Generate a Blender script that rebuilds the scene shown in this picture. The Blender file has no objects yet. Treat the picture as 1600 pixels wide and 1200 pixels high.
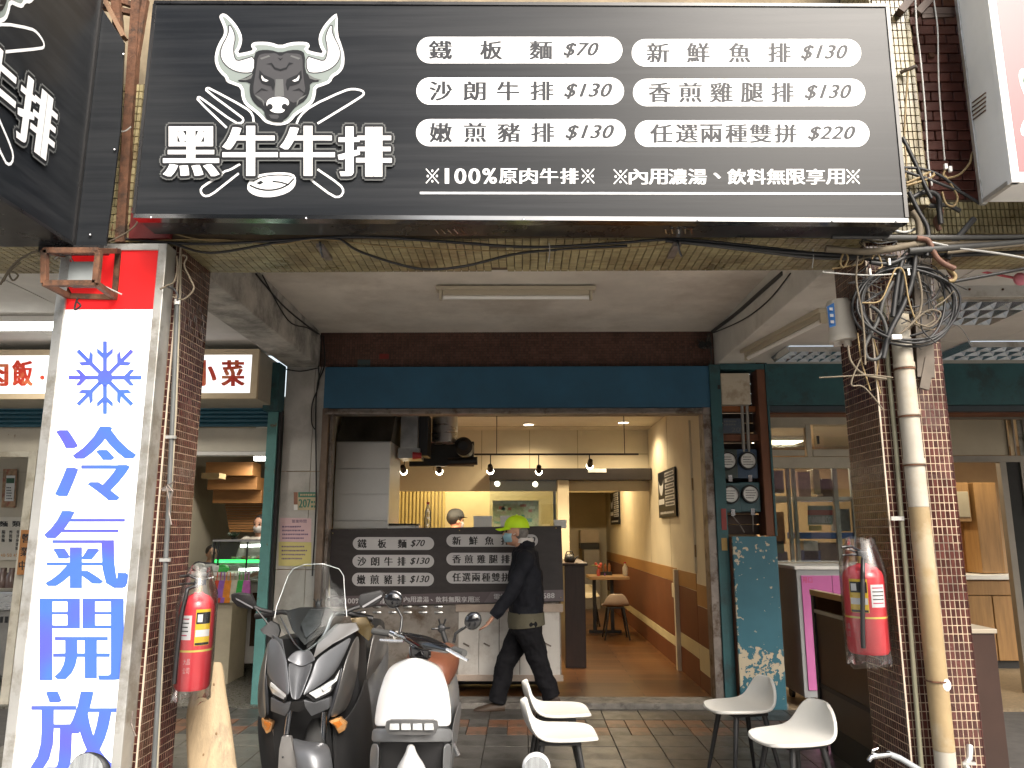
import bpy, bmesh, math, random
from mathutils import Vector, Matrix
random.seed(7)
SC = bpy.context.scene
COL = SC.collection
R = math.radians
# ------------------------------------------------------------------ camera
F = 1200.0                       # focal length in pixels of a 1600 px wide frame
PITCH = math.atan(230 / F)
YAW = math.atan(16 / F)
EYE = 1.5
cam_d = bpy.data.cameras.new('camera')
cam_d.sensor_width = 36.0
cam_d.lens = 36.0 * F / 1600.0
cam_d.clip_start = 0.05
cam_d.clip_end = 500
cam = bpy.data.objects.new('camera', cam_d)
COL.objects.link(cam)
cam.location = (0, 0, EYE)
cam.rotation_euler = (math.pi / 2 + PITCH, 0, YAW)
SC.camera = cam
# ------------------------------------------------------------------ sky, sun, exposure
SUN_EL, SUN_AZ = R(40), R(152)   # soft sun through cloud, behind the camera and to the right
w = bpy.data.worlds.new('World'); SC.world = w; w.use_nodes = True
nt = w.node_tree; nt.nodes.clear()
wo = nt.nodes.new('ShaderNodeOutputWorld'); wb = nt.nodes.new('ShaderNodeBackground')
sk = nt.nodes.new('ShaderNodeTexSky'); sk.sky_type = 'NISHITA'; sk.sun_disc = False
sk.sun_elevation = SUN_EL; sk.sun_rotation = SUN_AZ
sk.air_density = 1.4; sk.dust_density = 6.0; sk.ozone_density = 1.0
hs = nt.nodes.new('ShaderNodeHueSaturation'); hs.inputs['Saturation'].default_value = 0.62
nt.links.new(sk.outputs[0], hs.inputs['Color']); nt.links.new(hs.outputs[0], wb.inputs['Color'])
wb.inputs['Strength'].default_value = 0.15
nt.links.new(wb.outputs[0], wo.inputs[0])
sun_d = bpy.data.lights.new('sun', 'SUN'); sun_d.energy = 1.3; sun_d.angle = R(25); sun_d.color = (1.0, 0.96, 0.9)
sun = bpy.data.objects.new('sun', sun_d); COL.objects.link(sun)
_sd = Vector((math.sin(SUN_AZ) * math.cos(SUN_EL), math.cos(SUN_AZ) * math.cos(SUN_EL), math.sin(SUN_EL)))
sun.rotation_euler = _sd.to_track_quat('Z', 'Y').to_euler()
sun.location = (0, -5, 20)
vs = SC.view_settings
vs.view_transform = 'Standard'; vs.look = 'None'; vs.gamma = 1.0; vs.use_curve_mapping = False
vs.exposure = 1.35
SC.render.engine = 'CYCLES'
cy = SC.cycles
cy.use_denoising = True
try: cy.denoiser = 'OPENIMAGEDENOISE'
except Exception: pass
cy.max_bounces = 8; cy.diffuse_bounces = 4; cy.glossy_bounces = 4; cy.transmission_bounces = 6; cy.transparent_max_bounces = 8
cy.caustics_reflective = False; cy.caustics_refractive = False
cy.sample_clamp_indirect = 6.0

# ------------------------------------------------------------------ pixel -> place
def ray(px, py):
    r = (px - 800) / F; u = (600 - py) / F
    yf = math.cos(PITCH) - u * math.sin(PITCH); z = math.sin(PITCH) + u * math.cos(PITCH)
    return Vector((r * math.cos(YAW) - yf * math.sin(YAW), r * math.sin(YAW) + yf * math.cos(YAW), z))
def PY(px, py, Y):
    d = ray(px, py); return Vector((0, 0, EYE)) + d * (Y / d.y)
def PZ(px, py, Z):
    d = ray(px, py); return Vector((0, 0, EYE)) + d * ((Z - EYE) / d.z)
def PX(px, py, X):
    d = ray(px, py); return Vector((0, 0, EYE)) + d * (X / d.x)

# ------------------------------------------------------------------ mesh builder
class MB:
    def __init__(s): s.v = []; s.f = []
    def add(s, vs, fs):
        b = len(s.v); s.v += [tuple(v) for v in vs]; s.f += [tuple(i + b for i in f) for f in fs]; return s
    def box(s, x0, x1, y0, y1, z0, z1):
        if x0 > x1: x0, x1 = x1, x0
        if y0 > y1: y0, y1 = y1, y0
        if z0 > z1: z0, z1 = z1, z0
        return s.add([(x0,y0,z0),(x1,y0,z0),(x1,y1,z0),(x0,y1,z0),(x0,y0,z1),(x1,y0,z1),(x1,y1,z1),(x0,y1,z1)],
                     [(0,3,2,1),(4,5,6,7),(0,1,5,4),(1,2,6,5),(2,3,7,6),(3,0,4,7)])
    def obox(s, c, size, m):
        h = [d / 2 for d in size]; b = len(s.v)
        q = MB().box(-h[0],h[0],-h[1],h[1],-h[2],h[2])
        return s.add([Vector(c) + m @ Vector(v) for v in q.v], q.f)
    def bar(s, p0, p1, w, d=None, up=(0,0,1)):
        p0 = Vector(p0); p1 = Vector(p1); d = d or w
        z = (p1 - p0); L = z.length; z.normalize(); u = Vector(up)
        if abs(z.dot(u)) > 0.95: u = Vector((0,1,0))
        x = z.cross(u).normalized(); y = z.cross(x)
        m = Matrix((x, y, z)).transposed()
        return s.obox((p0 + p1) / 2, (w, d, L), m)
    def tube(s, pts, r, n=8, closed=False, caps=True):
        pts = [Vector(p) for p in pts]; k = len(pts)
        rs = r if isinstance(r, (list, tuple)) else [r] * k
        ux = None; rings = []
        for i, p in enumerate(pts):
            if closed: t = pts[(i + 1) % k] - pts[i - 1]
            else: t = pts[min(i + 1, k - 1)] - pts[max(i - 1, 0)]
            if t.length < 1e-9: t = Vector((0,0,1))
            t.normalize()
            if ux is None:
                a = Vector((0,0,1)) if abs(t.z) < 0.9 else Vector((1,0,0))
                ux = t.cross(a).normalized()
            else:
                ux = ux - t * ux.dot(t)
                ux = ux.normalized() if ux.length > 1e-6 else t.cross(Vector((0.3,0.2,1))).normalized()
            uy = t.cross(ux)
            rings.append([p + (ux * math.cos(a) + uy * math.sin(a)) * rs[i] for a in (2 * math.pi * j / n for j in range(n))])
        return s.loft(rings, closed, caps)
    def loft(s, rings, closed=False, caps=True):
        n = len(rings[0]); k = len(rings)
        vs = [v for r_ in rings for v in r_]; fs = []
        for i in range(k if closed else k - 1):
            a = i * n; b = ((i + 1) % k) * n
            for j in range(n):
                fs.append((a + j, a + (j + 1) % n, b + (j + 1) % n, b + j))
        if caps and not closed:
            fs.append(tuple(range(n))[::-1]); fs.append(tuple((k - 1) * n + j for j in range(n)))
        return s.add(vs, fs)
    def cyl(s, p0, p1, r0, r1=None, n=16, caps=True):
        return s.tube([p0, p1], [r0, r0 if r1 is None else r1], n, caps=caps)
    def lathe(s, prof, c=(0,0,0), n=20, m=None, caps=True):
        c = Vector(c); m = m or Matrix.Identity(3); rings = []
        for r_, z in prof:
            rings.append([c + m @ Vector((max(r_, 1e-4) * math.cos(2*math.pi*j/n), max(r_, 1e-4) * math.sin(2*math.pi*j/n), z)) for j in range(n)])
        return s.loft(rings, caps=caps)
    def ball(s, c, r, nu=14, nv=9, m=None):
        rx, ry, rz = r if isinstance(r, (list, tuple)) else (r, r, r)
        c = Vector(c); m = m or Matrix.Identity(3); rings = []
        for i in range(nv + 1):
            t = -math.pi/2 + math.pi * (0.02 + 0.96 * i / nv)
            rings.append([c + m @ Vector((rx*math.cos(t)*math.cos(2*math.pi*j/nu), ry*math.cos(t)*math.sin(2*math.pi*j/nu), rz*math.sin(t))) for j in range(nu)])
        return s.loft(rings)
    def grid(s, rows):
        k = len(rows); n = len(rows[0])
        vs = [v for r_ in rows for v in r_]
        return s.add(vs, [(i*n+j, i*n+j+1, (i+1)*n+j+1, (i+1)*n+j) for i in range(k-1) for j in range(n-1)])
    def prism(s, poly, fn, w0, w1):
        n = len(poly)
        vs = [fn(u, v, w0) for u, v in poly] + [fn(u, v, w1) for u, v in poly]
        fs = [tuple(range(n)), tuple(range(2*n - 1, n - 1, -1))] + [(i, i + n, (i+1) % n + n, (i+1) % n) for i in range(n)]
        return s.add(vs, fs)
    def poly(s, pts):
        return s.add(pts, [tuple(range(len(pts)))])
    def mesh(s, name, bevel=0, smooth=None, seg=2):
        me = bpy.data.meshes.new(name)
        me.from_pydata(s.v, [], s.f)
        bm = bmesh.new(); bm.from_mesh(me)
        bmesh.ops.recalc_face_normals(bm, faces=bm.faces)
        if bevel: bmesh.ops.bevel(bm, geom=list(bm.edges), offset=bevel, segments=seg, profile=0.6, affect='EDGES', clamp_overlap=True)
        bm.to_mesh(me); bm.free()
        if smooth is not None:
            for p in me.polygons: p.use_smooth = True
            me.set_sharp_from_angle(angle=R(smooth))
        me.validate()
        return me

IDENT = Matrix.Identity(4)
ROOTM = {}
def obj(name, mb, mat, parent=None, bevel=0, smooth=None, local=False, subd=0, solid=0, label=None, seg=2):
    me = mb if isinstance(mb, bpy.types.Mesh) else mb.mesh(name, bevel, smooth, seg)
    o = bpy.data.objects.new(name, me); COL.objects.link(o)
    if mat is not None and not me.materials: me.materials.append(mat)
    if parent is not None:
        o.parent = parent
        if not local:
            o.matrix_parent_inverse = world_of(parent).inverted()
    if solid:
        m = o.modifiers.new('solid', 'SOLIDIFY'); m.thickness = solid; m.offset = 0
    if subd:
        m = o.modifiers.new('subd', 'SUBSURF'); m.levels = subd; m.render_levels = subd
        for p in me.polygons: p.use_smooth = True
    if label: o['label'] = label
    return o
def world_of(o):
    m = IDENT; chain = []
    while o is not None: chain.append(o); o = o.parent
    for q in reversed(chain):
        m = m @ q.matrix_parent_inverse @ q.matrix_basis
    return m
def tag(o, label, cat, group=None, kind=None):
    o['label'] = label; o['category'] = cat
    if group: o['group'] = group
    if kind: o['kind'] = kind
    return o
def thing(name, label, cat, loc=(0,0,0), rotz=0, group=None):
    o = bpy.data.objects.new(name, None); COL.objects.link(o)
    o.location = loc; o.rotation_euler = (0, 0, rotz); o.empty_display_size = 0.1
    tag(o, label, cat, group); return o
def struct(name, mb, mat, bevel=0, smooth=None):
    o = obj(name, mb, mat, None, bevel, smooth); o['kind'] = 'structure'; return o
def dup(root, loc=None, rotz=None, label=None, mats=None):
    def cp(o, par):
        c = o.copy(); COL.objects.link(c)
        if par is not None: c.parent = par
        for ch in list(o.children): cp(ch, c)
        return c
    r = cp(root, None)
    if loc is not None: r.location = loc
    if rotz is not None: r.rotation_euler = (0, 0, rotz)
    if label: r['label'] = label
    return r

# ------------------------------------------------------------------ materials
MATS = {}
def pm(name, col, rough=0.5, metal=0.0, var=0.12, vs=6.0, bump=0.0, bs=60.0, spec=0.5, coat=0.0, tint=None, tint_s=3.0, tint_lo=0.5, tint_hi=0.62, rand=0.0, island=False, rvar=0.0, stretch=None, trans=0.0, alpha=1.0, sheen=0.0, aniso=None, coords='Object'):
    if name in MATS: return MATS[name]
    m = bpy.data.materials.new(name); m.use_nodes = True; MATS[name] = m
    t = m.node_tree; N = t.nodes; L = t.links
    b = N['Principled BSDF']
    b.inputs['Roughness'].default_value = rough; b.inputs['Metallic'].default_value = metal
    b.inputs['Specular IOR Level'].default_value = spec
    b.inputs['Coat Weight'].default_value = coat; b.inputs['Coat Roughness'].default_value = 0.06
    if trans: b.inputs['Transmission Weight'].default_value = trans
    if alpha < 1: b.inputs['Alpha'].default_value = alpha
    if sheen: b.inputs['Sheen Weight'].default_value = sheen
    c4 = (*col, 1)
    tc = N.new('ShaderNodeTexCoord'); src = tc.outputs[coords]
    if stretch:
        mp = N.new('ShaderNodeMapping'); mp.inputs['Scale'].default_value = stretch; L.new(src, mp.inputs[0]); src = mp.outputs[0]
    cur = None
    if var or tint or bump or rvar:
        nz = N.new('ShaderNodeTexNoise'); nz.inputs['Scale'].default_value = vs; nz.inputs['Detail'].default_value = 5; nz.inputs['Roughness'].default_value = 0.62
        L.new(src, nz.inputs['Vector'])
    val = None
    if var:
        mr = N.new('ShaderNodeMapRange'); mr.inputs[1].default_value = 0.3; mr.inputs[2].default_value = 0.7
        mr.inputs[3].default_value = 1 - var; mr.inputs[4].default_value = 1 + var
        L.new(nz.outputs[0], mr.inputs[0]); val = mr.outputs[0]
    if rand:
        if island:
            g = N.new('ShaderNodeNewGeometry'); rs = g.outputs['Random Per Island']
        else:
            g = N.new('ShaderNodeObjectInfo'); rs = g.outputs['Random']
        r2 = N.new('ShaderNodeMapRange'); r2.inputs[3].default_value = 1 - rand; r2.inputs[4].default_value = 1 + rand
        L.new(rs, r2.inputs[0])
        if val is not None:
            mu = N.new('ShaderNodeMath'); mu.operation = 'MULTIPLY'; L.new(val, mu.inputs[0]); L.new(r2.outputs[0], mu.inputs[1]); val = mu.outputs[0]
        else: val = r2.outputs[0]
    if val is not None:
        vm = N.new('ShaderNodeVectorMath'); vm.operation = 'SCALE'; vm.inputs[0].default_value = col
        L.new(val, vm.inputs['Scale']); cur = vm.outputs[0]
    if tint:
        n2 = N.new('ShaderNodeTexNoise'); n2.inputs['Scale'].default_value = tint_s; n2.inputs['Detail'].default_value = 7; n2.inputs['Roughness'].default_value = 0.68
        L.new(src, n2.inputs['Vector'])
        m2 = N.new('ShaderNodeMapRange'); m2.inputs[1].default_value = tint_lo; m2.inputs[2].default_value = tint_hi; L.new(n2.outputs[0], m2.inputs[0])
        mx = N.new('ShaderNodeMix'); mx.data_type = 'RGBA'; mx.inputs[7].default_value = (*tint, 1)
        if cur is not None: L.new(cur, mx.inputs[6])
        else: mx.inputs[6].default_value = c4
        L.new(m2.outputs[0], mx.inputs[0]); cur = mx.outputs[2]
    if cur is not None: L.new(cur, b.inputs['Base Color'])
    else: b.inputs['Base Color'].default_value = c4
    if rvar:
        m3 = N.new('ShaderNodeMapRange'); m3.inputs[1].default_value = 0.3; m3.inputs[2].default_value = 0.7
        m3.inputs[3].default_value = max(rough - rvar, 0.02); m3.inputs[4].default_value = min(rough + rvar, 1)
        L.new(nz.outputs[0], m3.inputs[0]); L.new(m3.outputs[0], b.inputs['Roughness'])
    if bump:
        n3 = N.new('ShaderNodeTexNoise'); n3.inputs['Scale'].default_value = bs; n3.inputs['Detail'].default_value = 4; L.new(src, n3.inputs['Vector'])
        bp = N.new('ShaderNodeBump'); bp.inputs['Strength'].default_value = bump; bp.inputs['Distance'].default_value = 0.01
        L.new(n3.outputs[0], bp.inputs['Height']); L.new(bp.outputs[0], b.inputs['Normal'])
    return m
def em(name, col, strength, base=(0.8,0.8,0.8)):
    if name in MATS: return MATS[name]
    m = pm(name, base, 0.4, var=0)
    b = m.node_tree.nodes['Principled BSDF']
    b.inputs['Emission Color'].default_value = (*col, 1); b.inputs['Emission Strength'].default_value = strength
    return m
def glass(name, col=(0.9,0.95,0.95), rough=0.02, mix=0.9, top=1.0):
    """thin pane: clear with a fresnel reflection"""
    if name in MATS: return MATS[name]
    m = bpy.data.materials.new(name); m.use_nodes = True; MATS[name] = m
    t = m.node_tree; N = t.nodes; L = t.links; N.clear()
    o = N.new('ShaderNodeOutputMaterial'); tr = N.new('ShaderNodeBsdfTransparent'); tr.inputs[0].default_value = (*col, 1)
    gl = N.new('ShaderNodeBsdfGlossy'); gl.inputs['Roughness'].default_value = rough
    fr = N.new('ShaderNodeFresnel'); fr.inputs[0].default_value = 1.5
    mr = N.new('ShaderNodeMapRange'); mr.inputs[3].default_value = 1 - mix; mr.inputs[4].default_value = top
    L.new(fr.outputs[0], mr.inputs[0])
    mx = N.new('ShaderNodeMixShader'); L.new(mr.outputs[0], mx.inputs[0]); L.new(tr.outputs[0], mx.inputs[1]); L.new(gl.outputs[0], mx.inputs[2])
    L.new(mx.outputs[0], o.inputs[0]); return m
def lamp(name, kind, loc, energy, col, size=0.1, rot=None, size_y=None, parent=None, spot=None):
    d = bpy.data.lights.new(name, kind); d.energy = energy; d.color = col
    if kind == 'AREA':
        d.size = size
        if size_y: d.shape = 'RECTANGLE'; d.size_y = size_y
    else: d.shadow_soft_size = size
    if spot: d.spot_size = spot; d.spot_blend = 0.6
    o = bpy.data.objects.new(name, d); COL.objects.link(o); o.location = loc
    if rot: o.rotation_euler = rot
    if parent is not None:
        o.parent = parent; o.matrix_parent_inverse = world_of(parent).inverted()
    return o

# ------------------------------------------------------------------ lettering
_TX = {}
def glyph_mesh(s, bold=0.0, shear=0.0, track=1.0):
    k = (s, bold, shear, track)
    if k in _TX: return _TX[k]
    c = bpy.data.curves.new('text', 'FONT'); c.body = s; c.size = 1.0; c.offset = bold; c.shear = shear; c.space_character = track
    c.resolution_u = 3; c.fill_mode = 'FRONT'
    o = bpy.data.objects.new('text', c); COL.objects.link(o)
    bpy.context.view_layer.update()
    e = o.evaluated_get(bpy.context.evaluated_depsgraph_get()); me = e.to_mesh()
    v = [tuple(x.co) for x in me.vertices]; f = [tuple(p.vertices) for p in me.polygons]
    e.to_mesh_clear(); bpy.data.objects.remove(o); bpy.data.curves.remove(c)
    _TX[k] = (v, f); return _TX[k]
def letters(mb, s, x0, x1, z0, z1, fn, bold=0.0, shear=0.0, track=1.0, heavy=0.0, keep=False, box=None, lift=0.0, thick=0.0, dens=1.0):
    """fit the word into the rectangle; fn(u, v, w) maps the flat sheet into the place; heavy thickens the upright strokes"""
    if s == '※':
        cx, cz = (x0+x1)/2, (z0+z1)/2; hx, hz = (x1-x0)/2, (z1-z0)/2
        for sg in (-1, 1):
            q = 0.11
            mb.add([fn(cx+hx*u_, cz+hz*v_, lift+0.0001*(sg+1)) for u_, v_ in ((-1+q,-sg),(-1,-sg*(1-q)),(1-q,sg),(1,sg*(1-q)))], [(0,1,2,3)])
        for u_, v_ in ((0,.68),(0,-.68),(.68,0),(-.68,0)):
            mb.add([fn(cx+hx*(u_+0.17*math.cos(a)), cz+hz*(v_+0.17*math.sin(a)), lift) for a in (2*math.pi*i/10 for i in range(10))], [tuple(range(10))])
        return
    if s == '1':
        m_ = (x0+x1)/2; q = abs(z1-z0)*0.13*(1 if x1 > x0 else -1); x0, x1 = m_-q, m_+q; heavy *= 0.3
    v, f = glyph_mesh(s, bold, shear, track)
    if not v: return
    a = min(p[0] for p in v); b = max(p[0] for p in v); c = min(p[1] for p in v); d = max(p[1] for p in v)
    if box: a, b, c, d = box
    sx = (x1 - x0) / max(b - a, 1e-5); sz = (z1 - z0) / max(d - c, 1e-5)
    if keep:
        q = min(abs(sx), abs(sz)); cx = (x0 + x1) / 2; cz = (z0 + z1) / 2
        sx = math.copysign(q, sx); sz = math.copysign(q, sz)
        x0 = cx - sx * (b - a) / 2; z0 = cz - sz * (d - c) / 2
    offs = [(0, 0)]
    if heavy:
        nh = max(2, int(abs(heavy) * dens)); offs = [(heavy * i / nh, 0) for i in range(-nh, nh + 1)]
    if thick: offs = [(heavy*hh + thick*math.cos(2*math.pi*i/10), thick*math.sin(2*math.pi*i/10)) for hh in ((-1, 1) if heavy else (0,)) for i in range(10)] + [(0, 0)]
    for i, (ox, oz) in enumerate(offs):
        mb.add([fn(x0 + (p[0] - a) * sx + ox, z0 + (p[1] - c) * sz + oz, lift + i * 0.00002) for p in v], f)
def word(parent, mat, items, fn, name='character', **kw):
    """one part for each character; items are (text, x0, x1, z0, z1)"""
    for s, x0, x1, z0, z1 in items:
        mb = MB(); letters(mb, s, x0, x1, z0, z1, fn, **kw)
        if mb.v: obj(name, mb, mat, parent)
def scatter_lines(mb, x0, x1, z0, z1, rows, fn, fill=0.8, h=0.45):
    """rows of tiny print strokes for notices too far off to read"""
    dz = (z1 - z0) / rows
    for i in range(rows):
        x = x0
        zc = z1 - (i + 0.5) * dz
        end = x0 + (x1 - x0) * random.uniform(fill * 0.7, fill)
        while x < end:
            wd = random.uniform(0.5, 1.1) * dz * h * 1.4
            mb.add([fn(x, zc - dz*h/2, 0), fn(x + wd*0.75, zc - dz*h/2, 0), fn(x + wd*0.75, zc + dz*h/2*random.uniform(0.3,1), 0), fn(x, zc + dz*h/2, 0)], [(0,1,2,3)])
            x += wd
def onY(Y): return lambda u, v, w: (u, Y - w, v)
# ================================================================== THE SETTING
YW, ZC, ZB = 7.25, 3.39, 3.05
M_asph = pm('asphalt', (0.11,0.108,0.105), 0.9, var=0.3, vs=30, bump=0.6, bs=200)
M_slab = pm('floor_slab', (0.06,0.055,0.05), 0.85, var=0.25, vs=10)
street = struct('street', MB().box(-150,150,-200,3.35,-0.3,-0.2), M_asph)
struct('bounce_apron', MB().box(-60,60,-3.5,3.349,-0.199,-0.192), pm('bounce_pale',(0.36,0.345,0.32),0.9,var=0.15,vs=2,bump=0.3,bs=40))  # unseen pale apron added to bounce sunlight up into the arcade
kerb = struct('kerb', MB().box(-150,150,3.35,3.5,-0.31,-0.002), pm('kerb_stone', (0.3,0.29,0.27), 0.85, var=0.25, vs=8, bump=0.4), bevel=0.01)
floor = struct('arcade_floor', MB().box(-30,30,3.5,7.02,-0.3,-0.014), M_slab)
M_tile_g = pm('grey_floor_tile', (0.06,0.057,0.052), 0.38, var=0.3, vs=5, rand=0.16, bump=0.15, bs=90, tint=(0.03,0.028,0.025), tint_s=4, rvar=0.14)
M_tile_o = pm('orange_floor_tile', (0.15,0.068,0.036), 0.4, var=0.25, vs=7, rand=0.15, bump=0.15, bs=90, tint=(0.07,0.05,0.036), tint_s=5, rvar=0.12)
M_tile_l = pm('pale_floor_tile', (0.13,0.122,0.102), 0.35, var=0.25, vs=7, rand=0.12, tint=(0.09,0.085,0.075), tint_s=5, rvar=0.12)
_tm = {}
def floor_tile(x, y, wx, wy, mat):
    k = (round(wx,3), round(wy,3), mat.name)
    if k not in _tm:
        me = MB().box(-wx/2, wx/2, -wy/2, wy/2, -0.013, 0).mesh('floor_tile', bevel=0.0025, seg=1)
        me.materials.append(mat); _tm[k] = me
    o = bpy.data.objects.new('floor_tile', _tm[k]); COL.objects.link(o); o.parent = floor
    o.location = (x, y, random.uniform(-0.0012, 0.0008)); o.rotation_euler = (random.uniform(-.002,.002), random.uniform(-.002,.002), 0)
for r_ in range(4):
    for c in range(22):
        x = -3.55 + c * 0.312 + (0.0 if r_ % 2 else 0.0)
        floor_tile(x, 6.155 - 0.156 - r_ * 0.312, 0.307, 0.307, M_tile_g if x > -1.25 else M_tile_l)
for c in range(44):
    x = -3.63 + c * 0.156
    a = (c % 3 == 0); b2 = (c % 3 == 1)
    floor_tile(x, 6.155 + 0.118, 0.151, 0.228, M_tile_g if b2 or c % 5 == 0 else M_tile_o)
    floor_tile(x, 6.155 + 0.353, 0.151, 0.228, M_tile_g if a and c % 2 else M_tile_o)
for c in range(22):
    floor_tile(-3.55 + c * 0.312, 6.63 + 0.19, 0.307, 0.37, M_tile_g)
# a plain front strip of the same tiling, out of the frame
struct('arcade_front_paving', MB().box(-30,30,3.505,4.905,-0.013,-0.001), pm('front_paving', (0.14,0.13,0.115), 0.5, var=0.3, vs=4))
M_sill = pm('door_sill_concrete', (0.2,0.185,0.165), 0.75, var=0.3, vs=9, bump=0.4, tint=(0.09,0.08,0.07), tint_s=6)
struct('door_sill', MB().box(-2.28,2.28,7.02,7.3,-0.3,0.045), M_sill, bevel=0.008)
# shop floor: narrow boards, far too fine to pick apart from here
def wood_floor():
    m = pm('wood_floor', (0.2,0.085,0.025), 0.28, var=0, spec=0.5)
    t = m.node_tree; N = t.nodes; L = t.links; b = N['Principled BSDF']
    tc = N.new('ShaderNodeTexCoord'); br = N.new('ShaderNodeTexBrick')
    br.inputs['Scale'].default_value = 1; br.inputs['Brick Width'].default_value = 1.1; br.inputs['Row Height'].default_value = 0.15; br.inputs['Mortar Size'].default_value = 0.006
    br.inputs['Color1'].default_value = (0.26,0.11,0.035,1); br.inputs['Color2'].default_value = (0.12,0.05,0.016,1); br.inputs['Mortar'].default_value = (0.05,0.02,0.01,1)
    L.new(tc.outputs['Object'], br.inputs['Vector'])
    mp = N.new('ShaderNodeMapping'); mp.inputs['Scale'].default_value = (1.5,26,1); L.new(tc.outputs['Object'], mp.inputs[0])
    nz = N.new('ShaderNodeTexNoise'); nz.inputs['Scale'].default_value = 3; nz.inputs['Detail'].default_value = 6; L.new(mp.outputs[0], nz.inputs['Vector'])
    mx = N.new('ShaderNodeMix'); mx.data_type = 'RGBA'; mx.blend_type = 'MULTIPLY'; mx.inputs[0].default_value = 0.55
    L.new(br.outputs[0], mx.inputs[6]); L.new(nz.outputs[0], mx.inputs[7]); L.new(mx.outputs[2], b.inputs['Base Color'])
    return m
struct('shop_floor', MB().box(-1.95,1.76,7.3,16.2,-0.1,0.04), wood_floor())
M_terr = pm('terrazzo', (0.11,0.105,0.09), 0.3, var=0.5, vs=60, rvar=0.1)
struct('noodle_shop_floor', MB().box(-8,-2.28,7.02,14,-0.1,0.01), M_terr)
struct('next_shop_floor', MB().box(2.28,9,7.02,13,-0.1,0.012), pm('cork_floor', (0.2,0.15,0.09), 0.5, var=0.3, vs=40))

# ------------------------------------------------------------------ the arcade building
bld = thing('arcade_building', 'old shophouse with brown tiled pillars and a covered walkway', 'building', (0, 5.5, 0))
M_plaster = pm('aged_plaster', (0.76,0.71,0.63), 0.9, var=0.12, vs=2.2, bump=0.25, bs=30, tint=(0.57,0.51,0.43), tint_s=1.3, tint_lo=0.48, tint_hi=0.7)
M_plaster2 = pm('stained_beam_plaster', (0.46,0.44,0.4), 0.92, var=0.3, vs=5, bump=0.5, bs=26, tint=(0.17,0.165,0.15), tint_s=3.2, tint_lo=0.47, tint_hi=0.68)
M_white = pm('chalky_white', (0.62,0.6,0.55), 0.9, var=0.1, vs=3, bump=0.2, tint=(0.42,0.39,0.34), tint_s=2, tint_lo=0.55, tint_hi=0.75)
M_grout = pm('pale_grout', (0.4,0.31,0.22), 0.9, var=0.3, vs=7, tint=(0.16,0.13,0.1), tint_s=4)
M_btile = pm('brown_glazed_tile', (0.06,0.02,0.016), 0.22, var=0.2, vs=3, rand=0.4, island=True, rvar=0.1, spec=0.6)
M_btile_o = pm('brown_glazed_tile_single', (0.06,0.02,0.016), 0.22, var=0.2, vs=3, rand=0.4, rvar=0.1, spec=0.6)
M_ytile = pm('yellow_glazed_tile', (0.31,0.265,0.145), 0.35, var=0.25, vs=3, rand=0.22, island=True, tint=(0.13,0.09,0.045), tint_s=2.6, tint_lo=0.46, tint_hi=0.68, rvar=0.12)
M_ygrout = pm('dark_grout', (0.09,0.065,0.04), 0.9, var=0.3, vs=9)
M_dark = pm('dark_backing', (0.08,0.07,0.06), 0.9, var=0.3, vs=4)  # dark backing that shows in the joints between ceiling panels
obj('ceiling', MB().box(-1.95,1.84,4.46,7.3,ZC,ZC+0.1), M_plaster, bld)
obj('side_beam', MB().box(-2.26,-1.95,4.46,7.3,ZB,ZC+0.12), M_plaster2, bld, bevel=0.012)
obj('side_beam', MB().box(1.84,2.14,4.46,7.3,ZB,ZC+0.12), M_white, bld, bevel=0.012)
M_cpanel = pm('ceiling_board', (0.58,0.56,0.52), 0.85, var=0.08, vs=4, rand=0.05)
def ceiling_panels(x0, x1, y0, y1, z, px_, py_, step_in=0.0):
    base = obj('suspended_ceiling', MB().box(x0,x1,y0,y1,z+0.012,z+0.05), M_dark, bld)
    nx = int(round((x1-x0)/px_)); ny = int(round((y1-y0)/py_))
    me = MB().box(-px_/2+0.003, px_/2-0.003, -py_/2+0.003, py_/2-0.003, -0.006, 0.011).mesh('ceiling_panel'); me.materials.append(M_cpanel)
    for i in range(nx):
        for j in range(ny):
            o = bpy.data.objects.new('ceiling_panel', me); COL.objects.link(o); o.parent = base
            o.matrix_parent_inverse = world_of(base).inverted()
            o.location = (x0+(i+0.5)*px_, y0+(j+0.5)*py_, z + random.uniform(-0.0015,0.0015))
ceiling_panels(2.14, 6.34, 4.46, 7.16, 3.06, 0.6, 0.9)
ceiling_panels(-6.46, -2.26, 4.46, 7.16, 3.16, 0.6, 0.9)
# front beam, yellow tiled, and its underside
fb = obj('front_beam', MB().box(-8,2.17,3.945,4.46,ZB+0.012,4.0).box(2.17,8,3.945,4.46,ZB+0.012,3.27), M_ygrout, bld)
def tiles(name, parent, o, u, v, n, nu, nv, pu, pv, gap, th, mat, skip=None, kind='stuff', jit=0.0006):
    o = Vector(o); u = Vector(u); v = Vector(v); n = Vector(n); mb = MB()
    for i in range(nu):
        for j in range(nv):
            if skip and skip(i, j): continue
            a = o + u*(i*pu+gap/2) + v*(j*pv+gap/2); b = a + u*(pu-gap); c = b + v*(pv-gap); d = a + v*(pv-gap)
            t = n*(th+random.uniform(-jit,jit))
            e = u*0.0012; g = v*0.0012
            mb.add([a,b,c,d,a+t+e+g,b+t-e+g,c+t-e-g,d+t+e-g], [(4,5,6,7),(0,1,5,4),(1,2,6,5),(2,3,7,6),(3,0,4,7)])
    ob = obj(name, mb, mat, parent)
    if kind: ob['kind'] = kind
    return ob
rs = random.Random(3)
miss = {(rs.randrange(-80,200), rs.randrange(7)) for _ in range(26)}
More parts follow.
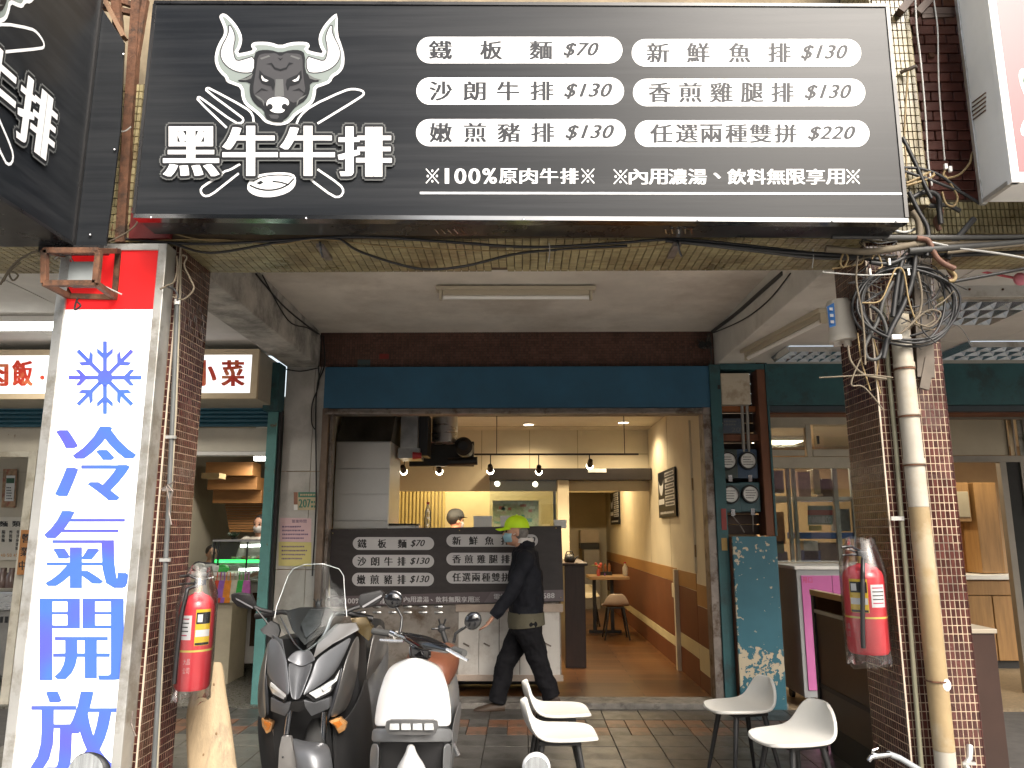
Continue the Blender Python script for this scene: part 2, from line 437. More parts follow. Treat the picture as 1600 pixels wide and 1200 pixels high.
tiles('beam_tiles', fb, (-3.6,3.95,ZB+0.012), (1,0,0), (0,1,0), (0,0,-1), 156, 21, 0.0462, 0.0243, 0.0035, 0.011, M_ytile, skip=lambda i,j: (i//2-40, j//3) in miss)
tiles('beam_tiles', fb, (-3.6,3.945,3.07), (1,0,0), (0,0,1), (0,-1,0), 60, 20, 0.0243, 0.0462, 0.0035, 0.011, M_ytile)
tiles('beam_tiles', fb, (1.93,3.945,3.07), (1,0,0), (0,0,1), (0,-1,0), 90, 4, 0.0243, 0.0462, 0.0035, 0.011, M_ytile)
# pillars
def pillar(x0, x1, inner):
    core = obj('pillar', MB().box(x0+0.012,x1-0.012,4.012,4.448,-0.2,ZB+0.02), M_grout, bld)
    nx = 15; pu = (x1-x0-0.006)/nx; nr = 77; pv = 0.0403
    d = 0.44; nd = 18; pd = d/nd
    singles = []
    def sk(i, j):
        return inner == -1 and 25 <= j < 45 and 0 <= i < 15
    tiles('tiles', core, (x0+0.003,4.012,-0.05), (1,0,0), (0,0,1), (0,-1,0), nx, nr, pu, pv, 0.0038, 0.0016, M_btile, skip=sk)
    xi = x1-0.012 if inner == 1 else x0+0.012
    tiles('tiles', core, (xi,4.006,-0.05), (0,1,0), (0,0,1), (inner,0,0), nd, nr, pd, pv, 0.0038, 0.0016, M_btile)
    xo = x0+0.012 if inner == 1 else x1-0.012
    tiles('tiles', core, (xo,4.006,-0.05), (0,1,0), (0,0,1), (-inner,0,0), nd, nr, pd, pv, 0.0038, 0.0016, M_btile)
    if inner == -1:      # the twenty courses at chest height show largest: each tile is an object
        w_, h_ = pu-0.0038, pv-0.0038
        mb = MB(); e = 0.0012
        mb.add([(0,0,0),(w_,0,0),(w_,0,h_),(0,0,h_),(e,-.0016,e),(w_-e,-.0016,e),(w_-e,-.0016,h_-e),(e,-.0016,h_-e)], [(4,5,6,7),(0,1,5,4),(1,2,6,5),(2,3,7,6),(3,0,4,7)])
        me = mb.mesh('tile'); me.materials.append(M_btile_o)
        for i in range(15):
            for j in range(25, 45):
                o = bpy.data.objects.new('tile', me); COL.objects.link(o); o.parent = core
                o.matrix_parent_inverse = world_of(core).inverted()
                o.location = (x0+0.003+i*pu+0.0024, 4.012+random.uniform(-.0006,.0006), -0.05+j*pv+0.0024)
    # corner bead
    xc = x1 if inner == 1 else x0
    obj('corner_bead', MB().box(xc-0.004,xc+0.004,4.0,4.007,-0.05,ZB), pm('bead_plastic', (0.5,0.42,0.33), 0.6, var=0.2), core)
    return core
pillar(-2.25,-1.885,1)
pillar(1.872,2.238,-1)
# upper front: brick on the right, yellow pilaster beside the sign
uw = obj('upper_wall', MB().box(-8,8,4.24,4.46,4.0,7.5), pm('upper_wall_render', (0.25,0.2,0.13), 0.9, var=0.3, vs=5), bld)
pl = obj('pilaster', MB().box(1.965,2.165,3.86,4.24,3.2,7.5), M_ygrout, bld)
tiles('pilaster_tiles', pl, (1.965,3.86,3.2), (1,0,0), (0,0,1), (0,-1,0), 8, 60, 0.025, 0.047, 0.0035, 0.009, M_ytile)
tiles('pilaster_tiles', pl, (1.965,3.86,3.2), (0,1,0), (0,0,1), (-1,0,0), 14, 60, 0.025, 0.047, 0.0035, 0.009, M_ytile)
tiles('pilaster_tiles', pl, (2.165,3.86,3.2), (0,1,0), (0,0,1), (1,0,0), 14, 60, 0.025, 0.047, 0.0035, 0.009, M_ytile)
bw = obj('brick_wall', MB().box(2.17,8,3.985,4.2,3.272,4.56), pm('brick_joint', (0.1,0.07,0.06), 0.9, var=0.3, vs=9), bld)
M_brick = pm('red_glazed_brick', (0.11,0.036,0.025), 0.45, var=0.25, vs=9, rand=0.2, bump=0.3, bs=50, rvar=0.12)
bme = MB().box(-0.059,0.059,-0.012,0.012,-0.0265,0.0265).mesh('brick', bevel=0.003, seg=1); bme.materials.append(M_brick)
for j in range(21):
    for i in range(10):
        o = bpy.data.objects.new('brick', bme); COL.objects.link(o); o.parent = bw
        o.matrix_parent_inverse = world_of(bw).inverted()
        o.location = (2.24 + i*0.124 + (0.062 if j % 2 else 0), 3.978+random.uniform(-.002,.001), 3.305 + j*0.0595)
obj('wall_ledge', MB().box(2.17,8,3.9,4.2,4.6,4.68), pm('ledge_cream', (0.6,0.55,0.45), 0.8, var=0.2), bld, bevel=0.01)
# shop front wall round the openings: brown mosaic lintel
M_mosaic = pm('brown_mosaic', (0.11,0.052,0.038), 0.4, var=0.25, vs=6, rand=0.3, island=True)
lw = obj('lintel_wall', MB().box(-1.95,1.84,7.2,7.4,2.6,ZC+0.05), pm('mosaic_joint', (0.06,0.042,0.034), 0.9, var=0.2), bld)
tiles('mosaic_tiles', lw, (-1.94,7.2,3.0), (1,0,0), (0,0,1), (0,-1,0), 151, 16, 0.025, 0.025, 0.004, 0.004, M_mosaic)
# tiled pier on the left of the opening, white boards on it
pier = obj('pier', MB().box(-2.26,-1.875,7.2,7.5,-0.1,3.06), M_grout, bld)
M_board = pm('white_wall_board', (0.5,0.48,0.45), 0.6, var=0.1, vs=3, tint=(0.3,0.28,0.25), tint_s=2.2, tint_lo=0.5, tint_hi=0.75, bump=0.1)
zs = [-0.05, 1.155, 2.05, 3.055]
for k in range(3):
    for (a, b) in ((-2.258,-1.985),(-1.98,-1.877)):
        obj('wall_panel', MB().box(a,b,7.188,7.199,zs[k]+0.004,zs[k+1]-0.004), M_board, pier, bevel=0.0015, seg=1)
pm('shop_cream_wall', (0.62,0.52,0.32), 0.75, var=0.06, vs=3)
# ================================================================== SIGNS
M_face = pm('sign_black_vinyl', (0.012,0.014,0.017), 0.3, var=0.12, vs=3, stretch=(0.3,1,10), spec=0.2, rvar=0.02, tint=(0.022,0.024,0.027), tint_s=1.5, tint_lo=0.45, tint_hi=0.7)
M_print_w = pm('print_white', (0.72,0.73,0.74), 0.4, var=0.02)
M_print_d = pm('print_dark', (0.035,0.037,0.043), 0.4, var=0.02, spec=0.15)
M_print_k = pm('print_black', (0.012,0.013,0.015), 0.4, var=0.02, spec=0.25)
M_print_g = pm('print_grey', (0.05,0.05,0.054), 0.4, var=0.02, spec=0.25)
M_print_m = pm('print_mid_grey', (0.11,0.115,0.115), 0.4, var=0.02, spec=0.25)
M_print_s = pm('print_sage', (0.2,0.235,0.225), 0.4, var=0.02, spec=0.25)
M_blackmetal = pm('black_sheet_metal', (0.012,0.012,0.013), 0.3, var=0.3, vs=4, spec=0.5, rvar=0.1)
M_steel = pm('bright_steel', (0.55,0.56,0.57), 0.22, 1.0, var=0.1, vs=5, rvar=0.08)
M_alu = pm('dull_aluminium', (0.55,0.55,0.53), 0.42, 0.7, var=0.12, vs=5, tint=(0.36,0.34,0.3), tint_s=4)
M_rust = pm('rusty_steel', (0.13,0.06,0.032), 0.8, 0.2, var=0.4, vs=14, bump=0.5, bs=90, tint=(0.05,0.03,0.02), tint_s=9)

def inset(poly, d):
    n = len(poly); out = []
    A = sum(poly[i][0]*poly[(i+1)%n][1]-poly[(i+1)%n][0]*poly[i][1] for i in range(n))
    s = 1 if A > 0 else -1
    for i in range(n):
        p0 = Vector(poly[i-1]); p1 = Vector(poly[i]); p2 = Vector(poly[(i+1)%n])
        a = (p1-p0).normalized(); b = (p2-p1).normalized()
        na = Vector((-a.y, a.x))*s; nb = Vector((-b.y, b.x))*s
        m = na+nb
        if m.length < 1e-4: m = na
        m.normalize(); k = d/max(m.dot(na), 0.5)
        out.append((p1.x+m.x*k, p1.y+m.y*k))
    return out
def smooth_poly(p, it=2):
    for _ in range(it):
        q = []
        for i in range(len(p)):
            a = p[i]; b = p[(i+1)%len(p)]
            q += [(a[0]*.75+b[0]*.25, a[1]*.75+b[1]*.25), (a[0]*.25+b[0]*.75, a[1]*.25+b[1]*.75)]
        p = q
    return p
def smooth_line(p, it=2):
    for _ in range(it):
        q = [p[0]]
        for i in range(len(p)-1):
            a = p[i]; b = p[i+1]
            q += [(a[0]*.75+b[0]*.25, a[1]*.75+b[1]*.25), (a[0]*.25+b[0]*.75, a[1]*.25+b[1]*.75)]
        q.append(p[-1]); p = q
    return p
def shape(mb, poly, fn, w):
    mb.add([fn(u, v, w) for u, v in poly], [tuple(range(len(poly)))])
def stroke(mb, pts, wd, fn, w):
    n = len(pts); L = []; Rr = []
    for i, p in enumerate(pts):
        t = Vector(pts[min(i+1,n-1)]) - Vector(pts[max(i-1,0)])
        t.normalize(); nn = Vector((-t.y, t.x))*wd/2
        L.append(fn(p[0]+nn.x, p[1]+nn.y, w)); Rr.append(fn(p[0]-nn.x, p[1]-nn.y, w))
    mb.grid([L, Rr])
def disc(c, r, n=16): return [(c[0]+r*math.cos(2*math.pi*i/n), c[1]+r*math.sin(2*math.pi*i/n)) for i in range(n)]
MIR = lambda p: [(1514-x, y) for x, y in p][::-1]
SIL = [(432,75),(455,85),(490,120),(520,160),(541,210),(535,260),(510,305),(560,297),(606,284),(588,262),(600,241),(640,237),(700,240),(757,260)]
SIL = SIL + MIR(SIL)[1:]
SIL += [(1082,195),(1105,255),(1122,320),(1118,380),(1092,418),(1056,437),(1042,470),(1000,487),(960,499),(958,535),(946,580),(905,618),(848,652),(822,684),(795,706),(745,714)]
SIL += [(690,705),(662,690),(640,662),(600,628),(556,596),(536,555),(532,497),(490,482),(450,466),(444,440),(420,420),(394,385),(382,335),(392,280),(412,235),(436,198),(437,165),(424,130),(410,100),(414,84)]
HORN = [(466,140),(486,172),(498,215),(486,270),(490,320),(508,352),(560,337),(607,322),(605,405),(560,413),(500,402),(455,376),(426,340),(418,300),(430,258),(455,213),(468,175)]
HEAD = [(607,302),(640,284),(700,283),(757,300),(814,283),(870,284),(898,305),(896,405),(930,438),(990,462),(925,468),(925,520),(902,570),(850,602),(815,640),(800,668),(760,690),(715,686),(676,665),(660,622),(622,600),(590,560),(580,505),(588,466),(500,462),(560,440),(607,412)]
FACE = [(630,316),(660,304),(700,304),(728,300),(757,322),(788,300),(815,304),(860,305),(882,320),(884,400),(892,470),(900,512),(880,550),(838,588),(806,572),(760,552),(700,560),(676,592),(640,574),(606,540),(602,500),(608,460),(618,395)]
BROW = [(638,398),(662,424),(700,440),(722,452),(727,480),(716,516),(704,490),(676,482),(650,472),(634,440)]
EYEP = [(650,426),(664,446),(690,458),(676,464),(656,458),(650,444)]
ARC = [(676,364),(704,366),(722,392),(757,404),(792,392),(808,368),(832,360),(806,354),(790,382),(757,392),(726,382),(708,356)]
EARL = [(520,455),(565,442),(602,420),(590,446),(560,456)]
CHEEK = [(606,536),(640,552),(664,575),(664,606),(652,570),(628,556)]
NOSE = smooth_poly([(676,585),(690,562),(725,550),(770,550),(802,566),(808,592),(790,604),(778,638),(738,644),(700,632),(680,606)])
FORK = smooth_line([(452,726),(284,566),(290,550),(306,556),(500,700),(540,700),(548,676),(530,660),(332,514),(338,500),(356,502),(560,612),(600,648),(606,705)], 1)
KNIFE = smooth_line([(845,712),(866,660),(930,602),(1120,514),(1170,504),(1222,514),(1234,532),(1214,552),(968,702)], 1)
HAND1 = smooth_line([(528,932),(470,966),(436,974),(420,998),(318,1056),(300,1084),(322,1116),(362,1110),(450,1040),(520,985)], 1)
HAND2 = smooth_line([(968,962),(1098,1050),(1118,1085),(1100,1118),(1060,1120),(930,1022)], 1)
STEAK = smooth_poly([(564,1066),(588,1010),(650,986),(760,978),(830,986),(848,1016),(838,1064),(796,1098),(720,1120),(640,1120),(585,1098)], 1)
NAME = [('黑',(90,410,715,1005)),('牛',(428,740,712,1002)),('牛',(755,1065,712,1002)),('排',(1085,1388,716,1006))]
def emblem(parent, fn, k=1.0, step=0.0009):
    """the horned bull's head over crossed fork and knife; fn takes emblem units (y downwards)"""
    def sh(nm, polys, mat, lay):
        mb = MB()
        for p in polys: shape(mb, p, fn, step*lay)
        return obj(nm, mb, mat, parent)
    for nm, l in (('fork_outline',FORK), ('knife_outline',KNIFE), ('handle_outline',HAND1), ('handle_outline',HAND2)):
        mb = MB(); stroke(mb, l, 12, fn, step*1); obj(nm, mb, M_print_w, parent)
    sh('steak', [STEAK], M_print_w, 1)
    mb = MB()
    stroke(mb, smooth_line([(582,1052),(640,1078),(720,1082),(796,1056),(834,1014)]), 9, fn, step*2)
    stroke(mb, [(712,1030),(760,1036),(806,1050)], 8, fn, step*2)
    stroke(mb, smooth_line([(600,1030),(660,1000),(760,992),(822,1002)]), 6, fn, step*2)
    shape(mb, [(620,1040),(645,1026),(662,1036),(640,1050)], fn, step*2)
    obj('steak_lines', mb, M_print_k, parent)
    s2 = smooth_poly(SIL, 1)
    sh('bull_outline', [s2], M_print_w, 2)
    sh('bull_edge', [inset(s2, 17)], M_print_s, 3)
    hl = smooth_poly(HORN, 1)
    sh('horn_line', [inset(hl,-7)], M_print_g, 4); sh('horn_line', [inset(MIR(hl),-7)], M_print_g, 4)
    sh('horn', [hl], M_print_w, 5); sh('horn', [MIR(hl)], M_print_w, 5)
    sh('head_shade', [smooth_poly(HEAD,1)], M_print_k, 6)
    sh('face', [smooth_poly(FACE,1)], M_print_g, 7)
    sh('ear', [EARL], M_print_m, 7); sh('ear', [MIR(EARL)], M_print_m, 7)
    sh('nose_bridge', [[(730,450),(772,450),(778,548),(724,548)]], M_print_m, 8)
    for q in (CHEEK, MIR(CHEEK), [(640,330),(690,314),(700,320),(650,338)], [(820,314),(872,330),(860,338),(812,320)]): sh('face_light', [q], M_print_m, 8)
    sh('brow', [BROW, MIR(BROW), ARC, [(740,326),(757,344),(774,326),(757,334)], [(606,540),(650,500),(690,516),(650,512)], [(908,540),(864,500),(824,516),(864,512)]], M_print_k, 9)
    sh('eye', [EYEP], M_print_w, 10); sh('eye', [MIR(EYEP)], M_print_w, 10)
    sh('muzzle', [NOSE], M_print_w, 9)
    sh('nostril', [disc((697,607),17), disc((781,606),17), [(664,640),(700,648),(757,650),(800,640),(770,690),(715,688),(676,668)]], M_print_k, 10)
    sh('chin', [[(690,650),(744,652),(750,664),(738,678),(702,672)]], M_print_g, 11)
    for lay, mat, th, hv in ((12,M_print_m,24,7),(13,M_print_k,16,7),(14,M_print_w,0,10)):
        word(parent, mat, [(s, x0+8, x1-8, y1-3, y0+3) for s, (x0,x1,y0,y1) in NAME], lambda u,v,w_: fn(u, v, step*lay+w_*0.5), bold=0.008, thick=th, heavy=hv)

def pill(parent, fn, x0, x1, y0, y1, mat, w):
    r_ = (y1-y0)/2; cy_ = (y0+y1)/2; P = []
    for i in range(17):
        a = -math.pi/2 + math.pi*i/16; P.append((x1-r_+r_*math.cos(a), cy_+r_*math.sin(a)))
    for i in range(17):
        a = math.pi/2 + math.pi*i/16; P.append((x0+r_+r_*math.cos(a), cy_+r_*math.sin(a)))
    mb = MB(); shape(mb, P, fn, w); return obj('price_strip', mb, mat, parent)

# ---- the big sign over the opening
sign = thing('shop_sign', 'wide black lightbox sign with horned bull emblem and white price strips above the doorway', 'sign', (0,3.72,3.03))
SY = 3.6
SG = lambda u, v, w_: PY(u, v, SY - w_)
def quadbox(mb, c, y0, y1):      # four pixel corners on the front plane, pushed straight back
    f = [PY(*p, y0) for p in c]; b = [Vector((p.x, y1, p.z)) for p in f]
    return mb.add(f+b, [(0,1,2,3),(7,6,5,4),(0,4,5,1),(1,5,6,2),(2,6,7,3),(3,7,4,0)])
obj('sign_box', quadbox(MB(), [(241,3),(1387,8),(1419,345),(208,338)], SY+0.006, SY+0.24), M_blackmetal, sign)
obj('sign_face', quadbox(MB(), [(243.5,4.5),(1385,10),(1415,341),(211,334)], SY+0.0005, SY+0.008), M_face, sign)
def edge(p, q, wd, mat, name, out=0.006):
    a = PY(*p, SY); b = PY(*q, SY)
    return obj(name, MB().bar((a.x,SY+0.02,a.z), (b.x,SY+0.02,b.z), wd, 0.04+out*2, up=(0,1,0)) if False else MB().add(*edge_geo(a,b,wd,out)), mat, sign)
def edge_geo(a, b, wd, out):
    t = (b-a).normalized(); n = Vector((-t.z,0,t.x))*wd/2
    f = [a+n, b+n, b-n, a-n]
    F0 = [Vector((p.x, SY-out, p.z)) for p in f]; B0 = [Vector((p.x, SY+0.05, p.z)) for p in f]
    return F0+B0, [(0,1,2,3),(7,6,5,4),(0,4,5,1),(1,5,6,2),(2,6,7,3),(3,7,4,0)]
edge((241,4),(1387,9),0.018,M_blackmetal,'frame_edge'); edge((1386,12),(1416.5,340),0.018,M_blackmetal,'frame_edge'); edge((209.5,334),(242,7),0.016,M_blackmetal,'frame_edge')
edge((210,338.5),(1418,345.5),0.022,pm('chrome_trim',(0.2,0.205,0.21),0.16,1.0,var=0.15,vs=3),'bottom_trim',0.01)
for px in (236,478,818,1090,1300,1400):
    p = PY(px, 339.5+(px-210)*0.0058, SY-0.011); obj('screw', MB().ball(p, 0.006, 8, 5), M_steel, sign)
# ventilation slots in the underside
for cx in (700,1058):
    for k in range(5):
        c = PZ(cx-20+k*10, 360, 3.022); mb = MB().bar(c+Vector((0.0,-0.03,-0.004)), c+Vector((0.016,0.03,-0.004)), 0.008, 0.004)
        obj('vent_slot', mb, M_rust if k == 4 else M_steel, sign)
EMB = lambda u, v, w_: SG(230+u/3.637, v/3.637, w_)
emblem(sign, EMB)
ROWS = [
 ((651,972.5,57.5,99),[('鐵',671,705.5),('板',751,784),('麵',828,862)],('$70',881,935)),
 ((650.5,975,121,163.5),[('沙',672,705.5),('朗',725,758),('牛',777.5,810.5),('排',829.5,864)],('$130',882,956)),
 ((650,977.5,186,228.5),[('嫩',672,705.5),('煎',726,759),('豬',778,812),('排',831,865)],('$130',884,959)),
 ((987,1345.5,61,104),[('新',1011.5,1045),('鮮',1074,1108),('魚',1139.5,1172),('排',1201,1234.5)],('$130',1252,1324)),
 ((989,1352,123,166),[('香',1014,1047.5),('煎',1062,1096),('雞',1110,1144),('腿',1158.6,1192),('排',1206,1239.6)],('$130',1258,1330)),
 ((992,1358.5,188,229.5),[('任',1016.6,1050),('選',1056.5,1089.7),('兩',1095,1128),('種',1134,1167),('雙',1172,1205),('拼',1211,1243.8)],('$220',1263,1336))]
for (x0,x1,y0,y1), chars, (pr,pa,pb) in ROWS:
    p = pill(sign, SG, x0, x1, y0, y1, M_print_w, 0.001)
    word(p, M_print_d, [(s, a, b, y1-6.5, y0+6) for s, a, b in chars], SG, bold=0.0, heavy=1.15, lift=0.0022)
    word(p, M_print_d, [(pr, pa, pb, y1-9, y0+9)], SG, name='price', bold=0.0, shear=0.32, track=1.08, heavy=0.9, lift=0.0022)
x = 664.0; items = []
for s, wd in (('※',25),('1',19),('0',21),('0',21),('%',25),('原',31),('肉',31),('牛',31),('排',31),('※',25)):
    items.append((s, x+1, x+wd-3, 287, 263)); x += wd+0.9
x = 957.5
for s, wd in (('※',25),('內',31),('用',31),('濃',31),('湯',31),('、',31),('飲',31),('料',31),('無',31),('限',31),('享',31),('用',31),('※',25)):
    items.append((s, x+10, x+20, 279, 270) if s == '、' else (s, x+1, x+wd-2, 288, 264))
    x += wd*0.993
word(sign, M_print_w, items, SG, bold=0.0, heavy=0.85, lift=0.001)
mb = MB(); shape(mb, [(656,299.8),(1409,301),(1409.5,304.2),(656,303.2)], SG, 0.001); obj('underline', mb, M_print_w, sign)

# ---- projecting sign of the same shop, square to the front, at the upper left
psg = thing('projecting_sign', 'black box sign sticking out over the street with part of the bull emblem', 'sign', (-2.5,3.2,2.94))
XL = PY(113,385,3.75).x
PSX = lambda u, v, w_: (XL + w_, u, v)
zl = 2.955
obj('sign_box', MB().box(XL-0.42,XL-0.004,2.35,3.76,zl,4.6), M_blackmetal, psg)
obj('sign_face', MB().box(XL-0.003,XL,2.36,3.75,zl+0.01,4.59), M_face, psg)
obj('frame_edge', MB().box(XL-0.002,XL+0.012,2.35,3.76,zl-0.004,zl+0.014), M_blackmetal, psg)
obj('frame_edge', MB().box(XL-0.01,XL+0.01,3.742,3.762,zl,4.6), M_blackmetal, psg)
tl = PX(21,103,XL); br = PX(86,262,XL)
ya, yb = PX(24,165,XL).y, PX(84,200,XL).y
zt, zb_ = PX(33,110,XL).z, PX(68,253,XL).z
su = (yb-ya)/(1388-1085); sv = (zb_-zt)/(1006-716)
emblem(psg, lambda u, v, w_: PSX(ya+(u-1085)*su, zt+(v-716)*sv, w_+0.001))
# back plate bolted to the frame
bp_ = [(147,2),(152,2),(194,66),(188,200),(176,300),(164,392),(114,386)]
mb = MB(); pts = [PY(a,b,3.765) for a,b in bp_]
mb.add(pts+[p+Vector((0,0.012,0)) for p in pts], [tuple(range(7)), tuple(range(13,6,-1))]+[(i,i+7,(i+1)%7+7,(i+1)%7) for i in range(7)])
obj('mounting_plate', mb, M_face, psg)
for a, b in ((149,28),(193,85),(133,191),(179,234),(141,367),(74,393),(147,393),(158,395)):
    obj('bolt', MB().ball(PY(a,b,3.755), 0.0075, 8, 5), M_steel, psg)
a = PY(64,387,3.76); b = PY(165,392,3.76)
obj('bottom_rail', MB().box(a.x,b.x,3.74,3.8,a.z-0.03,a.z+0.005), M_blackmetal, psg)
# rusty carrier frame under and behind it
fr = thing('sign_carrier', 'rusty angle-iron frame hanging below the projecting sign', 'frame', (-2.4,3.7,2.7))
def P3(px,py,Y): return PY(px,py,Y)
front = [P3(70,392,3.62),P3(155,392,3.62),P3(150,443,3.62),P3(70,443,3.62)]
back = [P3(108,400,4.0-0.02),P3(186,392,3.9),P3(180,465,3.9),P3(108,463,3.9)]
for q in (front, back):
    for i in range(4): obj('angle_bar', MB().bar(q[i], q[(i+1)%4], 0.028, 0.028), M_rust, fr)
for i in range(4): obj('angle_bar', MB().bar(front[i], back[i], 0.026, 0.026), M_rust, fr)
gb = P3(127,430,3.86); obj('junction_box', MB().box(gb.x-0.06,gb.x+0.07,3.84,3.9,gb.z-0.06,gb.z+0.07), pm('grey_box',(0.3,0.33,0.34),0.5,var=0.1), fr, bevel=0.004)
fr2 = thing('sign_scaffold', 'tall rusty steel uprights in the gap beside the big black sign', 'frame', (-2.2,3.9,3.0))
for (x0,y0,x1,y1,wd) in ((215,0,190,380,0.05),(228,0,203,150,0.03),(182,0,186,60,0.045)):
    obj('upright', MB().bar(P3(x0,y0,3.93), P3(x1,y1,3.93), wd, wd), M_rust, fr2)
for (x0,y0,x1,y1) in ((155,10,215,22),(186,165,205,188),(170,350,192,372),(150,-10,220,12),(205,5,222,25)):
    obj('brace', MB().bar(P3(x0,y0,3.95), P3(x1,y1,3.95), 0.03, 0.03), M_rust, fr2)
obj('brace', MB().bar(P3(160,-8,3.9), P3(195,60,3.9), 0.05, 0.02), pm('brown_timber',(0.25,0.15,0.09),0.7,var=0.2), fr2)
a = P3(205,330,3.9); b = P3(265,372,3.9)
obj('red_panel', MB().box(a.x,b.x,3.9,3.93,b.z,a.z+0.02), pm('red_enamel',(0.12,0.008,0.008),0.5,var=0.15), fr2)

# ---- the tall white pillar sign
vsn = thing('pillar_sign', 'tall white lightbox on the left pillar with red top and blue snowflake and characters', 'sign', (-2.17,4.0,-0.1))
VX0, VX1, VZ1, VY = -2.475, -1.905, 3.02, 3.9
M_lit = em('lit_white_acrylic', (1.0,1.0,1.0), 0.45, (0.8,0.8,0.8))
obj('lightbox', MB().box(VX0+0.01,VX1-0.008,VY+0.006,4.0,-0.1,VZ1-0.008), M_alu, vsn)
obj('sign_face', MB().box(VX0+0.05,VX1-0.045,VY,VY+0.008,-0.08,2.655), M_lit, vsn)
obj('sign_face', MB().box(VX0+0.05,VX1-0.045,VY,VY+0.008,2.656,VZ1-0.035), em('lit_red_acrylic',(0.9,0.02,0.02),0.16,(0.55,0.01,0.012)), vsn, label='glossy red top panel')
for a,b in ((VX0,VX0+0.052),(VX1-0.047,VX1)):
    obj('frame_bar', MB().box(a,b,VY-0.012,4.0,-0.1,VZ1), M_alu, vsn, bevel=0.004)
obj('frame_bar', MB().box(VX0+0.05,VX1-0.046,VY-0.012,4.0,VZ1-0.037,VZ1), M_alu, vsn, bevel=0.003)
def blue_print():
    m = pm('print_blue_violet', (0.12,0.16,0.8), 0.4, var=0)
    t = m.node_tree; N = t.nodes; L = t.links; b = N['Principled BSDF']
    tc = N.new('ShaderNodeTexCoord'); nz = N.new('ShaderNodeTexNoise'); nz.inputs['Scale'].default_value = 3.2; nz.inputs['Detail'].default_value = 1
    L.new(tc.outputs['Object'], nz.inputs['Vector'])
    cr = N.new('ShaderNodeValToRGB'); cr.color_ramp.elements[0].position = 0.38; cr.color_ramp.elements[0].color = (0.05,0.125,0.56,1); cr.color_ramp.elements[1].position = 0.6; cr.color_ramp.elements[1].color = (0.075,0.08,0.54,1)
    L.new(nz.outputs[0], cr.inputs[0]); L.new(cr.outputs[0], b.inputs['Base Color']); L.new(cr.outputs[0], b.inputs['Emission Color']); b.inputs['Emission Strength'].default_value = 0.1
    return m
M_blue = blue_print()
VG = lambda u, v, w_: PY(u, v, VY - w_)
mb = MB()
def rot2(p, a, c): return (c[0]+p[0]*math.cos(a)-p[1]*math.sin(a), c[1]+p[0]*math.sin(a)+p[1]*math.cos(a))
c0 = (164,590)
for k in range(8):
    a = k*math.pi/4; L_ = 57 if k % 2 == 0 else 60
    mb2 = [(-3.2,0),(3.2,0),(3.2,L_),(-3.2,L_)]
    shape(mb, [rot2(p,a,c0) for p in mb2], VG, 0.0012+0.0002*k)
    for s in (-1,1):
        q = [(0,26),(s*3,23),(s*13.5,35),(s*13.5,43),(s*10,43),(0,34)]
        q = [(0,27),(s*12.5,39),(s*12.5,46.5),(0,36)]
        shape(mb, [rot2(p,a,c0) for p in (q if s > 0 else q[::-1])], VG, 0.003+0.0002*k+0.0001*s)
shape(mb, disc(c0, 12), VG, 0.0052)
obj('snowflake', mb, M_blue, vsn)
word(vsn, M_blue, [(s, x0+6, x1-6, y1, y0) for s, x0, x1, y0, y1 in (('冷',86,213,666,782),('氣',69,200,798,919),('開',62,193,935,1063),('放',47,184,1080,1206))], VG, bold=-0.012, heavy=6.5, lift=0.0015, dens=2.5)

# ---- right-hand white and red box sign of the neighbour
rsg = thing('box_sign', 'white metal box sign with a red face at the upper right', 'sign', (2.8,3.7,3.17))
RX = 2.383
M_wmetal = pm('white_painted_metal', (0.8,0.8,0.77), 0.5, var=0.06, vs=3)
obj('sign_box', MB().box(RX,4.2,3.53,3.765,3.175,4.9), M_wmetal, rsg, bevel=0.004)
for (x0,x1,y0,y1,z0,z1) in ((RX-0.008,RX+0.02,3.745,3.773,3.16,4.9),(RX-0.008,RX+0.032,3.5,3.535,3.16,4.9),(RX-0.006,4.2,3.505,3.53,3.16,3.215),(RX-0.008,RX+0.02,3.535,3.745,3.163,3.185)):
    obj('frame_trim', MB().box(x0,x1,y0,y1,z0,z1), M_alu if x1 < RX+0.025 else M_wmetal, rsg, bevel=0.002, seg=1)
obj('sign_face', MB().box(RX+0.032,4.2,3.512,3.53,3.215,4.9), em('pink_red_acrylic',(0.9,0.2,0.22),0.04,(0.42,0.035,0.045)), rsg)
for k in range(5):
    p = PX(1520, 178-6.8*k+10, RX); q = PX(1541, 162-6.8*k+10, RX)
    obj('vent_slot', MB().bar((RX-0.003,p.y,p.z),(RX-0.003,q.y,q.z),0.004,0.006), M_rust, rsg)
mb = MB(); RG = lambda u, v, w_: PY(u, v, 3.512-w_)
shape(mb, smooth_poly([(1590,112),(1600,105),(1660,108),(1680,150),(1660,210),(1600,218),(1592,200),(1612,170),(1596,140)],2), RG, 0.001); obj('white_mark', mb, M_print_w, rsg)
mb = MB(); shape(mb, smooth_poly([(1597,122),(1606,116),(1612,130),(1602,138)],1), RG, 0.002); obj('green_mark', mb, pm('print_green',(0.03,0.12,0.05),0.5), rsg)

